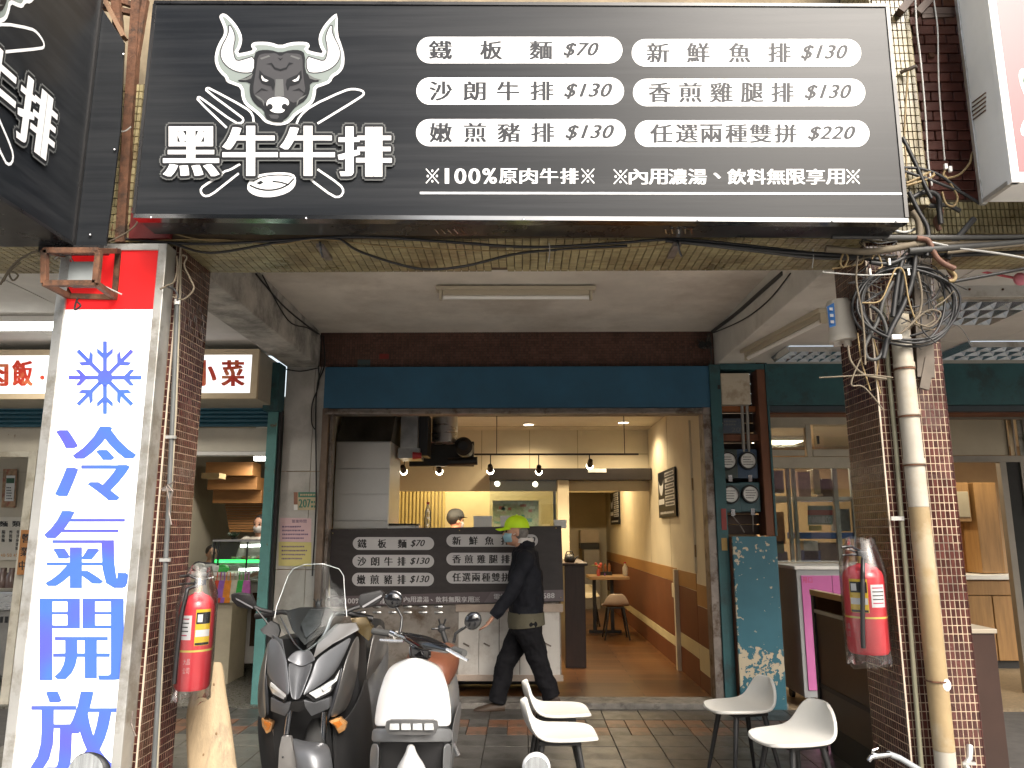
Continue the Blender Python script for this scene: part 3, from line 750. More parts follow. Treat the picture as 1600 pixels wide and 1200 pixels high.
# ---- the noodle shop's lit box over its door
lb = thing('lightbox_sign', 'long white backlit sign with red brush characters over the left shop door', 'sign', (-4,6.8,2.64))
LY = 6.6
M_cream = pm('cream_frame', (0.62,0.5,0.34), 0.5, var=0.08)
obj('lightbox', MB().box(-6.5,-2.33,LY+0.02,7.15,2.645,3.08), pm('box_side_beige',(0.42,0.38,0.3),0.6,var=0.12), lb)
obj('sign_face', MB().box(-6.5,-2.385,LY+0.003,LY+0.019,2.69,3.035), em('backlit_white',(0.95,0.97,1.0),0.42), lb)
for z0,z1 in ((2.64,2.69),(3.035,3.085)): obj('frame_bar', MB().box(-6.5,-2.325,LY-0.012,LY+0.03,z0,z1), M_cream, lb, bevel=0.003)
obj('frame_bar', MB().box(-2.385,-2.325,LY-0.012,LY+0.03,2.69,3.035), M_cream, lb, bevel=0.003)
M_redp = pm('print_red', (0.7,0.05,0.025), 0.5, var=0.1, vs=12, tint=(0.75,0.25,0.1), tint_s=8)
LG = lambda u, v, w_: PY(u, v, LY + 0.003 - w_)
word(lb, M_redp, [(s, x0, x1, 603, 563) for s, x0, x1 in (('肉',-25,12),('飯',20,50),('小',300,337),('菜',347,381))], LG, bold=0.008, heavy=1.0, thick=0.5, lift=0.001)
for cx, r_ in ((66,3.6),):
    mb = MB(); shape(mb, disc((cx,590),r_,10), LG, 0.001); obj('dot', mb, M_redp, lb)
# ================================================================== THE STEAK SHOP
M_blueshut = pm('blue_shutter_paint', (0.022,0.095,0.17), 0.55, var=0.15, vs=3, rvar=0.1)
M_teal = pm('teal_paint', (0.022,0.085,0.095), 0.6, var=0.2, vs=5, tint=(0.02,0.05,0.055), tint_s=4)
M_green = pm('worn_green_paint', (0.1,0.26,0.25), 0.6, var=0.15, vs=8, tint=(0.16,0.1,0.06), tint_s=9, tint_lo=0.62, tint_hi=0.66)
M_rail = pm('grubby_rail_metal', (0.24,0.21,0.19), 0.5, 0.5, var=0.25, vs=8, tint=(0.1,0.07,0.05), tint_s=6)
M_cream = pm('cream_wall_paint', (0.66,0.58,0.42), 0.7, var=0.05, vs=3)
M_yellowc = pm('yellow_cream_wall', (0.58,0.49,0.28), 0.65, var=0.07, vs=3)
M_orange = pm('ochre_wall_strip', (0.37,0.19,0.06), 0.5, var=0.06, vs=3)
M_brown = pm('russet_wall_panel', (0.17,0.055,0.02), 0.5, var=0.1, vs=3)
M_inox = pm('brushed_stainless', (0.55,0.55,0.54), 0.3, 0.95, var=0.12, vs=4, stretch=(1,1,9), rvar=0.08)
M_hood = pm('soft_stainless',(0.62,0.62,0.61),0.42,0.75,var=0.06,vs=2,rvar=0.06)
M_galv = pm('galvanised_duct', (0.42,0.43,0.43), 0.38, 0.9, var=0.2, vs=9, rvar=0.1)
M_blk = pm('black_plastic', (0.014,0.014,0.015), 0.45, var=0.2, vs=8)
M_dwood = pm('dark_wenge_panel', (0.035,0.017,0.011), 0.4, var=0.3, vs=4, stretch=(8,8,1))
M_wht = pm('white_plastic', (0.78,0.77,0.74), 0.4, var=0.04, vs=4)

rsh = thing('roller_shutter', 'dark blue rolled-up shutter housing with side rails over the steak shop doorway', 'shutter', (0,7.2,0.05))
obj('housing', MB().box(-1.868,1.79,7.1,7.195,2.635,3.03), M_blueshut, rsh, bevel=0.006)
obj('bottom_bar', MB().box(-1.845,1.68,7.11,7.3,2.585,2.632), M_rail, rsh, bevel=0.008)
obj('bottom_bar', MB().box(-1.845,1.68,7.08,7.108,2.575,2.6), M_rail, rsh, bevel=0.004)
obj('guide_rail', MB().box(-1.874,-1.815,7.1,7.26,0.045,2.634), pm('brown_rail',(0.16,0.115,0.085),0.5,0.3,var=0.3,vs=8), rsh, bevel=0.004)
obj('guide_rail', MB().box(-1.812,-1.785,7.16,7.28,0.045,2.583), M_rail, rsh, bevel=0.003)
obj('guide_rail', MB().box(1.682,1.755,7.1,7.28,0.045,2.634), M_rail, rsh, bevel=0.004)

# interior shell, all parts of the building
def wall(name, x0,x1,y0,y1,z0,z1, mat, bevel=0): return obj(name, MB().box(x0,x1,y0,y1,z0,z1), mat, bld, bevel)
wall('shop_ceiling', -1.95,1.76,7.3,16.0,2.85,2.93, pm('shop_ceiling_board',(0.66,0.6,0.48),0.8,var=0.04))
for y in (8.2,9.1,10.0): obj('ceiling_seam', MB().box(-1.9,1.7,y-0.006,y+0.006,2.846,2.85), pm('seam_tan',(0.3,0.25,0.18),0.9), bld)  # seams between ceiling boards, darker than the boards
wall('shop_side_wall', -2.05,-1.9,7.5,16.0,0.0,2.9, M_cream)
wr = wall('shop_side_wall', 1.70,1.8,7.3,16.0,0.0,2.9, M_cream)
def rw(name, y0,y1,z0,z1,mat,out=0.006): return obj(name, MB().box(1.70-out,1.6995,y0,y1,z0,z1), mat, wr, bevel=0.0015, seg=1)
rw('wall_strip',7.75,8.62,0.93,1.09,M_orange); rw('wall_strip',7.3,7.74,0.8,1.0,M_orange); rw('wall_strip',8.7,15.9,0.95,1.1,M_orange)
rw('wall_panel',8.7,15.9,0.35,0.945,M_brown); rw('wall_panel',7.75,8.62,0.44,0.925,M_brown); rw('wall_panel',7.3,7.74,0.44,0.795,M_brown)
rw('wall_band',8.7,15.9,0.25,0.345,M_yellowc); rw('wall_band',7.75,8.62,0.3,0.435,M_yellowc); rw('wall_band',7.3,7.74,0.2,0.435,M_yellowc)
rw('wall_panel',8.7,15.9,0.04,0.245,M_brown); rw('wall_panel',7.75,8.62,0.04,0.295,M_brown); rw('wall_panel',7.3,7.74,0.04,0.195,M_brown)
rw('pipe_cover',8.625,8.695,0.04,1.09,M_cream,0.05); rw('switch_box',8.7,8.9,0.78,0.93,M_cream,0.03)
rw('door_trim',7.72,7.75,1.1,2.6,M_cream,0.02)
for z in (1.25,1.9): rw('hinge',7.705,7.718,z,z+0.12,pm('brass_dull',(0.3,0.2,0.1),0.5,0.6),0.015)
for y in (9.0,10.4): rw('wall_seam',y-0.005,y+0.005,1.1,2.84,pm('seam_cream',(0.35,0.28,0.16),0.8),0.002)
wall('back_bulkhead', -1.9,1.70,10.4,10.5,2.03,2.85, M_cream)
for x in (-1.2,-0.55,0.1,0.75): obj('bulkhead_seam', MB().box(x-0.004,x+0.004,10.396,10.4,2.31,2.85), MATS['seam_cream'], bld)
obj('bulkhead_seam', MB().box(-1.9,1.7,10.396,10.4,2.52,2.53), MATS['seam_cream'], bld)
wall('black_fascia', -0.43,1.69,10.1,10.399,2.16,2.31, pm('black_fascia_board',(0.02,0.016,0.015),0.4,var=0.2), 0.004)
obj('fascia_label', MB().box(0.86,1.1,10.09,10.099,2.255,2.305), M_wht, bld)
wall('white_column', 0.46,0.61,10.15,10.35,0.04,2.16, M_cream, 0.004)
wall('kitchen_rear_wall', -1.9,0.46,11.6,11.7,0.04,2.85, M_yellowc)
mbk = MB()
for i in range(14): mbk.box(-1.9+i*0.055,-1.9+i*0.055+0.03,11.56,11.6,0.1,2.2)
o = obj('ribbed_panel', mbk, pm('yellow_ribbed_panel',(0.5,0.4,0.16),0.5,var=0.1), bld); o['kind'] = 'stuff'
wall('rear_wall', 0.46,1.70,15.9,16.0,0.04,2.85, M_cream)
wall('rear_partition', 0.5,0.56,10.5,15.9,0.04,2.85, M_yellowc)
wall('rear_lintel', 0.5,1.7,14.2,14.3,2.2,2.85, M_yellowc)
gp = thing('glass_partition', 'clear glass screen between kitchen and dining room, with a green map sheet', 'glass screen', (0,10.25,0.04))
obj('pane', MB().box(-0.43,0.45,10.2,10.208,0.9,2.158), glass('clear_pane'), gp)
a = PY(770,782,10.3); b = PY(842,826,10.3)
mp_ = obj('map_sheet', MB().box(a.x,b.x,10.3,10.304,b.z-0.1,a.z), pm('map_green',(0.42,0.46,0.28),0.7,var=0.35,vs=18,tint=(0.5,0.42,0.3),tint_s=14), gp)
for k in range(14):
    x = random.uniform(a.x+0.02,b.x-0.1); z = random.uniform(b.z,a.z-0.06)
    obj('map_block', MB().box(x,x+random.uniform(0.03,0.09),10.296,10.2995,z,z+random.uniform(0.02,0.05)), random.choice([pm('map_red',(0.5,0.15,0.1),0.7),pm('map_pale',(0.65,0.66,0.5),0.7),pm('map_teal',(0.12,0.3,0.22),0.7)]), gp)

# lights
WARM = (1.0,0.79,0.5)
M_bulb = em('warm_lamp', (1.0,0.88,0.66), 11)
trk = thing('track_light', 'black ceiling track with five glowing spotlights in the steak shop', 'track light', (0,9,2.38))
obj('rail', MB().box(-1.6,1.36,8.985,9.015,2.375,2.395), M_blk, trk)
for x in (-0.3,1.2): obj('hanger_rod', MB().cyl((x,9,2.39),(x,9,2.85),0.005,n=6), M_blk, trk)
for k,(px,py) in enumerate(((630,733),(686,733),(766,732),(842,733),(922,724))):
    p = PY(px,py,8.93); top = Vector((p.x,9.0,2.376))
    s = obj('spot_head', MB().lathe([(0.0,0.06),(0.026,0.06),(0.03,0.03),(0.038,-0.045),(0.034,-0.045),(0.0,-0.04)], p, 14, Matrix.Rotation(R(62),3,'X')), M_blk, trk, smooth=40)
    obj('yoke', MB().tube([top,(p.x,9.0,p.z+0.06),(p.x,8.97,p.z+0.02)],0.007,6), M_blk, s)
    obj('lens', MB().ball(p+Matrix.Rotation(R(62),3,'X')@Vector((0,0,-0.055)),(0.042,0.042,0.036),12,6,Matrix.Rotation(R(62),3,'X')), M_bulb, s)  # glowing ball made oversize so the lamp's glare is part of its shape
    l = lamp('spot_bulb','SPOT',p+Vector((0,-0.05,-0.06)),27,WARM,0.03,(R(28),0,R(0)),parent=trk,spot=R(110))
for k,(px,py,side) in enumerate(((826,663,'left'),(974,660,'right'))):
    p = PZ(px,py,2.85)
    d = thing('downlight', 'round recessed ceiling lamp, %s of the two in the steak shop' % side, 'ceiling lamp', p, group='shop downlights')
    obj('rim', MB().lathe([(0.062,0),(0.082,0),(0.082,-0.006),(0.062,-0.008)], p, 24, caps=False), M_wht, d, smooth=40)
    obj('diffuser', MB().lathe([(0.0,-0.004),(0.066,-0.004),(0.066,-0.001),(0,-0.001)], p, 24), M_bulb, d)
    lamp('downlight_bulb','SPOT',p+Vector((0,0,-0.02)),33,WARM,0.06,(0,0,0),parent=d,spot=R(150))
# wall washer: the last spot of the track turned to the menu board on the right wall
lamp('spot_bulb','SPOT',(1.25,8.95,2.3),16,WARM,0.03,(R(-20),R(48),0),parent=trk,spot=R(60))
rl = thing('tube_lamp', 'warm tube lamp on the rear ceiling of the dining room', 'lamp', (1.1,12.6,2.84))
obj('tube', MB().cyl((0.8,12.6,2.82),(1.4,12.6,2.82),0.014,n=10), M_bulb, rl); obj('batten', MB().box(0.76,1.44,12.57,12.63,2.832,2.849), M_wht, rl)
lamp('tube_glow','AREA',(1.1,12.6,2.8),16,WARM,0.6,(0,0,0),0.1,parent=rl)
kl = thing('tube_lamp', 'yellowish tube lamp over the kitchen behind the counter', 'lamp', (-0.8,11.0,2.84))
obj('tube', MB().cyl((-1.3,11.0,2.82),(-0.3,11.0,2.82),0.014,n=10), M_bulb, kl); obj('batten', MB().box(-1.34,-0.26,10.97,11.03,2.832,2.849), M_wht, kl)
lamp('tube_glow','AREA',(-0.8,11.0,2.8),14,(1.0,0.84,0.55),0.9,(0,0,0),0.1,parent=kl)

# stainless hood and ducts
hood = thing('exhaust_hood', 'tall stainless steel exhaust cabinet with panel seams at the left of the doorway', 'exhaust cabinet', (-1.6,7.95,1.5))
obj('body', MB().box(-1.875,-1.325,7.7,8.35,1.52,2.39), M_hood, hood, bevel=0.004)
zz = [1.525,1.6,1.86,2.115,2.385]
for k in range(4): obj('front_panel', MB().box(-1.868,-1.332,7.688,7.699,zz[k]+0.004,zz[k+1]-0.004), M_hood, hood, bevel=0.003)
mb = MB(); mb.add([(-1.875,7.7,2.392),(-1.325,7.7,2.392),(-1.325,8.35,2.392),(-1.875,8.35,2.392),(-1.85,7.85,2.72),(-1.3,7.85,2.72),(-1.3,8.3,2.72),(-1.85,8.3,2.72)],[(0,3,2,1),(4,5,6,7),(0,1,5,4),(1,2,6,5),(2,3,7,6),(3,0,4,7)])
obj('hood_top', mb, pm('dark_steel',(0.09,0.085,0.075),0.45,0.7,var=0.3,vs=5), hood)  # sloping top in darker steel than the cabinet below
dk = thing('air_duct', 'galvanised ducts and black blower motor hung under the shop ceiling', 'duct', (-0.9,8.4,2.3))
def bxp(x0,y0,x1,y1,Y,d,name,mat,par,bev=0.003):
    a = PY(x0,y0,Y); b = PY(x1,y1,Y); return obj(name, MB().box(a.x,b.x,Y,Y+d,b.z,a.z), mat, par, bevel=bev)
bxp(627,640,652,700,8.0,0.4,'square_duct',M_galv,dk); bxp(622,700,655,716,8.02,0.36,'duct_flange',M_galv,dk); bxp(552,648,627,662,8.15,0.3,'cross_duct',M_galv,dk)
a = PY(693,640,8.3); b = PY(693,690,8.3)
obj('round_duct', MB().cyl((a.x,8.45,b.z),(a.x,8.45,a.z+0.08),0.145,n=28), M_inox, dk, smooth=40)
bxp(655,648,668,712,8.1,0.3,'dark_bracket',M_blk,dk); bxp(640,690,740,728,8.75,0.1,'dark_shelf',M_blk,dk)
a = PY(724,697,8.3); obj('blower_motor', MB().cyl((a.x,8.3,a.z),(a.x,8.6,a.z),0.1,n=20), M_blk, dk, smooth=40); obj('motor_cap', MB().lathe([(0.0,0),(0.05,0),(0.085,0.03),(0.1,0.05)],(a.x,8.26,a.z),20,Matrix.Rotation(R(-90),3,'X')), M_blk, dk, smooth=40)
obj('blower_pipe', MB().cyl(PY(700,722,8.4),PY(746,720,8.4),0.045,n=16), M_blk, dk, smooth=40)
a = PY(645,712,7.98); obj('red_lamp_cap', MB().cyl(a,a+Vector((0.09,0,0)),0.04,0.03,n=14), pm('red_plastic',(0.5,0.04,0.05),0.4), dk, smooth=40)

# the food cart with its banner
M_banner = pm('banner_dark', (0.028,0.022,0.022), 0.55, var=0.3, vs=5, stretch=(1,1,3))
M_strip = pm('banner_strip', (0.1,0.078,0.085), 0.55, var=0.1)
M_bpill = pm('banner_pill', (0.5,0.49,0.5), 0.55, var=0.04)
M_bprint = pm('banner_print', (0.012,0.011,0.012), 0.55, var=0)
cart = thing('food_cart', 'stainless steel food cart on castors with a dark menu banner across its front', 'food cart', (-0.7,7.6,0.05))
CY = 7.3
obj('frame', MB().box(-1.8,0.35,CY+0.03,CY+0.62,0.19,0.86), pm('cart_steel',(0.3,0.27,0.24),0.45,0.7,var=0.25,vs=5,tint=(0.14,0.1,0.07),tint_s=3), cart, bevel=0.004)
obj('worktop', MB().box(-1.82,0.36,CY+0.02,CY+0.66,0.862,0.9), M_inox, cart, bevel=0.004)
obj('top_shelf', MB().box(-1.3,0.36,CY+0.2,CY+0.6,1.48,1.51), M_inox, cart)
for x in (-1.28,-0.4,0.33): obj('shelf_post', MB().box(x-0.015,x+0.015,CY+0.03,CY+0.06,0.9,1.5), M_inox, cart)
for k in range(5):
    a = PY(716+k*32,955,CY); b = PY(716+(k+1)*32,1058,CY)
    obj('door_panel', MB().box(a.x+0.004,b.x-0.004,CY+0.016,CY+0.029,b.z,a.z), pm('white_cart_panel',(0.6,0.57,0.53),0.5,var=0.06,vs=3,tint=(0.48,0.44,0.4),tint_s=3), cart, bevel=0.003)
    p = PY(728+k*32,1007,CY+0.01); obj('handle', MB().bar(p+Vector((-0.025,0,0.012)),p+Vector((0.03,0,-0.015)),0.016,0.012), pm('handle_brown',(0.16,0.13,0.11),0.6), cart, bevel=0.002)
a = PY(712,944,CY); b = PY(880,953,CY)
obj('top_rail', MB().box(a.x,b.x,CY+0.005,CY+0.03,b.z-0.02,a.z), pm('rail_tan',(0.42,0.34,0.28),0.5,0.3,var=0.15), cart, bevel=0.003)
obj('bottom_rail', MB().box(a.x,0.365,CY+0.005,CY+0.03,0.17,0.225), MATS['rail_tan'], cart, bevel=0.003)
for r_ in range(2):
    for k in range(6):
        p = PY(565+k*24,948+r_*9,CY+0.03); obj('louvre', MB().ball(p+Vector((0,0.002,0)),(0.045,0.012,0.016),12,6), M_inox, cart)
for x in (-1.6,-0.7,0.28):
    for y in (CY+0.1,CY+0.52):
        w_ = obj('castor', MB().cyl((x-0.018,y,0.085),(x+0.018,y,0.085),0.042,n=18), M_blk, cart, smooth=40)
        obj('castor_fork', MB().box(x-0.03,x+0.03,y-0.02,y+0.02,0.1,0.19), M_steel, w_)
obj('under_cart_shade', MB().box(-1.78,0.33,CY+0.5,CY+0.58,0.05,0.19), M_blk, cart)  # added dark strip for the shade under the cart, hides the lit floor
ban = obj('banner', MB().add([PY(513,827,CY-0.012),PY(877,821.5,CY-0.012),PY(881,940,CY-0.012),PY(516,948,CY-0.012)]+[PY(513,827,CY-0.004),PY(877,821.5,CY-0.004),PY(881,940,CY-0.004),PY(516,948,CY-0.004)],[(0,1,2,3),(7,6,5,4),(0,4,5,1),(1,5,6,2),(2,6,7,3),(3,7,4,0)]), M_banner, cart)
BG = lambda u, v, w_: PY(500+u/4, 800+v/4, CY-0.0125-w_)
mb = MB(); shape(mb, [(62,528),(1522,485),(1524,556),(64,590)], BG, 0.0006); obj('banner_strip', mb, M_strip, ban)
mb = MB(); shape(mb, [(1070,499),(1522,485),(1524,556),(1024,567)], BG, 0.001); obj('banner_strip', mb, pm('banner_strip_pale',(0.14,0.115,0.125),0.55,var=0.1), ban)
BR = [((205,713,157,237),-6,[('鐵',235,290),('板',362,413),('麵',487,540)],('$70',567,655)),
 ((203,713,268,348),-4,[('沙',235,288),('朗',318,370),('牛',402,453),('排',485,535)],('$130',563,685)),
 ((200,712,380,463),-4,[('嫩',232,283),('煎',315,368),('豬',400,450),('排',485,535)],('$130',562,683)),
 ((790,1362,140,217),0,[('新',828,880),('鮮',932,985),('魚',1032,1085),('排',1133,1187)],('$130',1230,1345)),
 ((790,1362,255,333),0,[('香',828,880),('煎',905,955),('雞',982,1033),('腿',1057,1110),('排',1133,1187)],('$130',1230,1345)),
 ((790,1362,368,447),0,[('任',828,880),('選',890,940),('兩',950,1000),('種',1012,1063),('雙',1073,1125),('拼',1135,1187)],('$220',1230,1345))]
for (x0,x1,y0,y1), dy, chars, (pr,pa,pb) in BR:
    pill(ban, BG, x0, x1, y0, y1, M_bpill, 0.0012)
    word(ban, M_bprint, [(s,a,b,y1-12,y0+13) for s,a,b in chars], BG, bold=0.004, heavy=1.8, lift=0.002)
    word(ban, M_bprint, [(pr,pa,pb,y1-17,y0+17)], BG, name='price', shear=0.3, heavy=1.4, lift=0.002)
x = 110; items = []
for s in '※100%原肉牛排※':
    wd = 24 if s in '01' else 38
    items.append((s,x+2,x+wd-2,572,540)); x += wd
x = 522
for s in '內用濃湯、飲料無限享用※':
    if s == '、': items.append((s,x+10,x+22,556,544))
    else: items.append((s,x+2,x+37,564,529))
    x += 40
items += [('電',1087,1125,546,512),('話',1128,1166,545,511),('5',1395,1414,540,508),('8',1419,1440,539,507),('8',1445,1465,538,506)]
word(ban, M_bpill, items, BG, bold=0.004, heavy=1.2, lift=0.0015)
for u,v in ((80,132),(872,115),(1475,100),(1505,535)): obj('grommet', MB().ball(BG(u,v,0.002),0.006,8,5), pm('brass',(0.5,0.38,0.15),0.35,0.9), ban)

# things on and behind the cart
bt = thing('bottle', 'clear plastic bottle with red cap behind the menu banner', 'bottle', PY(668,828,7.8))
c = PY(668,828,7.8); obj('bottle_body', MB().lathe([(0.03,0),(0.036,0.01),(0.036,0.12),(0.03,0.15),(0.034,0.17),(0.014,0.235),(0.013,0.25)],c,16), glass('bottle_plastic',(0.85,0.85,0.8),0.1,0.8), bt, smooth=40)
obj('cap', MB().cyl(c+Vector((0,0,0.25)),c+Vector((0,0,0.275)),0.016,n=12), MATS['red_plastic'], bt)
for (x0,y0,x1,y1,lab) in ((740,806,768,830,'white paper carton on the cart beside the glass screen'),(782,806,812,830,'white carton right behind the man in the yellow cap'),(866,812,885,822,'small white box standing on the right end of the menu banner')):
    a = PY(x0,y0,7.75); b = PY(x1,y1,7.75)
    t = thing('carton', lab, 'box', (a.x,7.8,b.z), group='cartons on the cart')
    obj('box_body', MB().box(a.x,b.x,7.75,7.9,b.z-0.02,a.z-0.004), M_wht, t, bevel=0.003); obj('lid', MB().box(a.x-0.003,b.x+0.003,7.747,7.903,a.z-0.03,a.z), M_wht, t, bevel=0.002)
t = thing('griddle', 'low steel griddle box beside the exhaust cabinet behind the banner', 'griddle', PY(628,828,7.8))
a = PY(608,818,7.75); b = PY(655,830,7.75); obj('body', MB().box(a.x,b.x,7.72,7.95,b.z-0.1,a.z-0.02), M_inox, t, bevel=0.003); obj('lid', MB().box(a.x-0.01,b.x-0.02,7.72,7.95,a.z-0.018,a.z), M_blk, t, bevel=0.003)

# dining side
dc = thing('service_counter', 'dark wooden service counter behind the right end of the cart', 'counter', (0.65,9.3,0.04))
a = PY(882,880,8.75); b = PY(914,880,8.75)
obj('side_panel', MB().box(a.x,b.x,8.78,10.1,0.04,a.z-0.03), M_dwood, dc, bevel=0.004); obj('counter_top', MB().box(a.x-0.02,b.x+0.03,8.75,10.12,a.z-0.028,a.z), M_dwood, dc, bevel=0.004)
kt = thing('kettle', 'small black kettle on the dark service counter', 'kettle', (a.x+0.06,8.9,a.z))
c = Vector((a.x+0.07,8.95,a.z+0.001)); obj('kettle_body', MB().lathe([(0.05,0),(0.065,0.02),(0.06,0.06),(0.035,0.09),(0.0,0.095)],c,16), M_blk, kt, smooth=50); obj('handle', MB().tube([c+Vector((-0.05,0,0.07)),c+Vector((-0.03,0,0.12)),c+Vector((0.03,0,0.12)),c+Vector((0.05,0,0.07))],0.007,6), M_blk, kt); obj('spout', MB().tube([c+Vector((0.05,0,0.03)),c+Vector((0.1,0,0.07))],[0.012,0.007],8), M_blk, kt)
tb = thing('dining_table', 'small wooden-topped dining table against the right wall of the shop', 'table', (1.3,11.6,0.04))
ty = 11.4
a = PY(922,898,ty); b = PY(984,905,ty)
obj('table_top', MB().box(a.x,b.x,ty,ty+0.7,b.z-0.01,b.z+0.03), pm('pale_wood',(0.36,0.22,0.1),0.4,var=0.2,vs=4,stretch=(1,8,8)), tb, bevel=0.004)
for x in (a.x+0.06,b.x-0.25): obj('leg', MB().box(x,x+0.05,ty+0.3,ty+0.36,0.08,b.z-0.01), M_blk, tb)
obj('foot', MB().box(a.x,b.x-0.1,ty+0.28,ty+0.38,0.04,0.08), M_blk, tb)
for nm,lab,px,hh,col in (('bottle','small white sauce bottle at the wall end of the dining table',977,0.2,(0.6,0.57,0.5)),('flower_pot','pink flower pot on the dining table',935,0.13,(0.6,0.12,0.1)),('cup','purple cup lying on the dining table',945,0.05,(0.18,0.05,0.3)),('seasoning_rack','dark seasoning rack with jars on the dining table',948,0.12,(0.06,0.04,0.03))):
    c = PY(px,897,ty+0.25); c.z = b.z+0.031
    t = thing(nm, lab, nm.replace('_',' '), c)
    if nm == 'seasoning_rack':
        c.y += 0.2; obj('rack', MB().box(c.x-0.09,c.x+0.1,c.y,c.y+0.06,c.z,c.z+0.05), M_blk, t)
        for k in range(3): obj('jar', MB().lathe([(0.02,0),(0.022,0.08),(0.012,0.1),(0.012,0.12)],(c.x-0.055+k*0.06,c.y+0.03,c.z+0.052),10), pm('jar_brown',(0.3,0.12,0.05),0.3), t)
    else:
        obj('body', MB().lathe([(hh*0.16,0),(hh*0.2,hh*0.1),(hh*0.2,hh*0.6),(hh*0.08,hh*0.8),(hh*0.08,hh*0.9)],c,14), pm(nm+'_c'+str(px),col,0.4,var=0.1), t, smooth=40)
        if nm == 'bottle': obj('cap', MB().cyl(c+Vector((0,0,hh*0.9)),c+Vector((0,0,hh)),hh*0.09,n=10), MATS['red_plastic'], t)
        if nm == 'flower_pot':
            for k in range(7): obj('flower', MB().ball(c+Vector((random.uniform(-.05,.05),random.uniform(-.03,.03),hh+random.uniform(0,.05))),0.022,8,5), pm('flower_red',(0.6,0.1,0.08),0.6), t)
            for k in range(6): obj('leaf', MB().ball(c+Vector((random.uniform(-.09,.02),random.uniform(-.03,.03),hh+random.uniform(-.03,.03))),(0.025,0.02,0.008),8,4), pm('leaf_green',(0.2,0.25,0.06),0.6), t)
rc = thing('rear_cabinet', 'beige cabinet with a dark oven shelf at the far end of the dining room', 'cabinet', (1.2,15.3,0.04))
a = PY(907,828,15.2); b = PY(937,882,15.2)
obj('upper_box', MB().box(a.x,b.x,15.2,15.7,PY(907,848,15.2).z,a.z), pm('beige_cab',(0.4,0.33,0.24),0.6,var=0.1), rc, bevel=0.005); obj('oven', MB().box(a.x,b.x,15.22,15.7,PY(907,858,15.2).z,PY(907,848,15.2).z-0.01), M_blk, rc); obj('lower_box', MB().box(a.x+0.06,b.x,15.2,15.7,0.04,PY(907,858,15.2).z-0.01), pm('grey_cab',(0.3,0.28,0.25),0.6,var=0.1), rc, bevel=0.005)
# two menu boards on the right wall
for (y0,y1,z0,z1,lab) in ((8.5,9.55,1.66,2.2,'nearer black menu board with white price strips on the shop wall'),(13.5,14.8,1.62,2.2,'farther black menu board deep inside the dining room')):
    t = thing('menu_board', lab, 'menu board', (1.69,(y0+y1)/2,z0), group='wall menu boards')
    obj('board', MB().box(1.672,1.69,y0,y1,z0,z1), M_print_k, t)
    RWN = lambda u, v, w_: (1.6715-w_, u, v)
    h = (z1-z0)
    for k in range(6):
        zc = z1-h*(0.1+k*0.125)
        mb = MB(); shape(mb, [(y0+0.04*(y1-y0),zc-h*0.045),(y0+0.56*(y1-y0),zc-h*0.045),(y0+0.56*(y1-y0),zc+h*0.045),(y0+0.04*(y1-y0),zc+h*0.045)], RWN, 0.001); s = obj('price_strip', mb, M_print_w, t)
        mb = MB(); scatter_lines(mb, y0+0.08*(y1-y0), y0+0.55*(y1-y0), zc-h*0.03, zc+h*0.03, 1, lambda u,v,w_: RWN(u,v,0.002), 1.0, 0.8); o = obj('print', mb, M_print_d, s); o['kind'] = 'stuff'
    ym, ys = y0+0.8*(y1-y0), 0.17*(y1-y0)
    mb = MB(); shape(mb, smooth_poly([(ym-ys,z1-h*0.14),(ym-ys*0.6,z1-h*0.3),(ym+ys*0.6,z1-h*0.3),(ym+ys,z1-h*0.14),(ym+ys*0.7,z1-h*0.42),(ym,z1-h*0.55),(ym-ys*0.7,z1-h*0.42)],1), RWN, 0.001); obj('bull_mark', mb, M_print_w, t)
    mb = MB(); shape(mb, [(ym-ys,z1-h*0.6),(ym+ys,z1-h*0.6),(ym+ys,z1-h*0.72),(ym-ys,z1-h*0.72)], RWN, 0.001); obj('name_mark', mb, M_print_w, t)
    mb = MB(); scatter_lines(mb, y0+0.1*(y1-y0), y1-0.1*(y1-y0), z0+h*0.06, z0+h*0.13, 1, lambda u,v,w_: RWN(u,v,0.001), 1.0, 0.7); o = obj('print', mb, M_print_w, t); o['kind'] = 'stuff'

# notices and number plates on the pier
NP = lambda u, v, w_: PY(u, v, 7.186 - w_)
def sheet(name, lab, cat, x0,y0,x1,y1, mat, wob=0.0):
    t = thing(name, lab, cat, NP((x0+x1)/2,y1,0))
    mb = MB(); shape(mb, [(x0,y1),(x1,y1+wob),(x1+0.5,y0+wob),(x0+0.5,y0)], NP, 0.0015); obj('sheet', mb, mat, t); return t
t = sheet('number_plate','green and cream house number plate reading 207 on the pier','number plate',459,769,495,797,pm('plate_cream',(0.5,0.42,0.27),0.45,var=0.1))
mb = MB(); shape(mb, [(466,777),(495,777),(495,769),(466,769)], NP, 0.003); obj('header', mb, pm('plate_green',(0.06,0.2,0.14),0.45), t)
mb = MB(); shape(mb, [(459,788),(465,788),(465,769),(459,769)], NP, 0.003); obj('side_band', mb, pm('plate_brown',(0.3,0.14,0.09),0.45), t)
mb = MB(); shape(mb, [(459,797),(465,797),(465,788.5),(459,788.5)], NP, 0.003); obj('side_band', mb, M_wht, t)
word(t, MATS['plate_green'], [('2',467,472.5,793,780),('0',473.5,479,793,780),('7',480,485,793,780)], NP, heavy=0.5, lift=0.003)
mb = MB(); scatter_lines(mb, 486,494,781,795,2,lambda u,v,w_: NP(u,v,0.003),1,0.5); o = obj('print', mb, MATS['plate_green'], t); o['kind']='stuff'
mb = MB(); scatter_lines(mb, 469,493,770.5,776,1,lambda u,v,w_: NP(u,v,0.0045),1,0.6); o = obj('print', mb, MATS['plate_cream'], t); o['kind']='stuff'
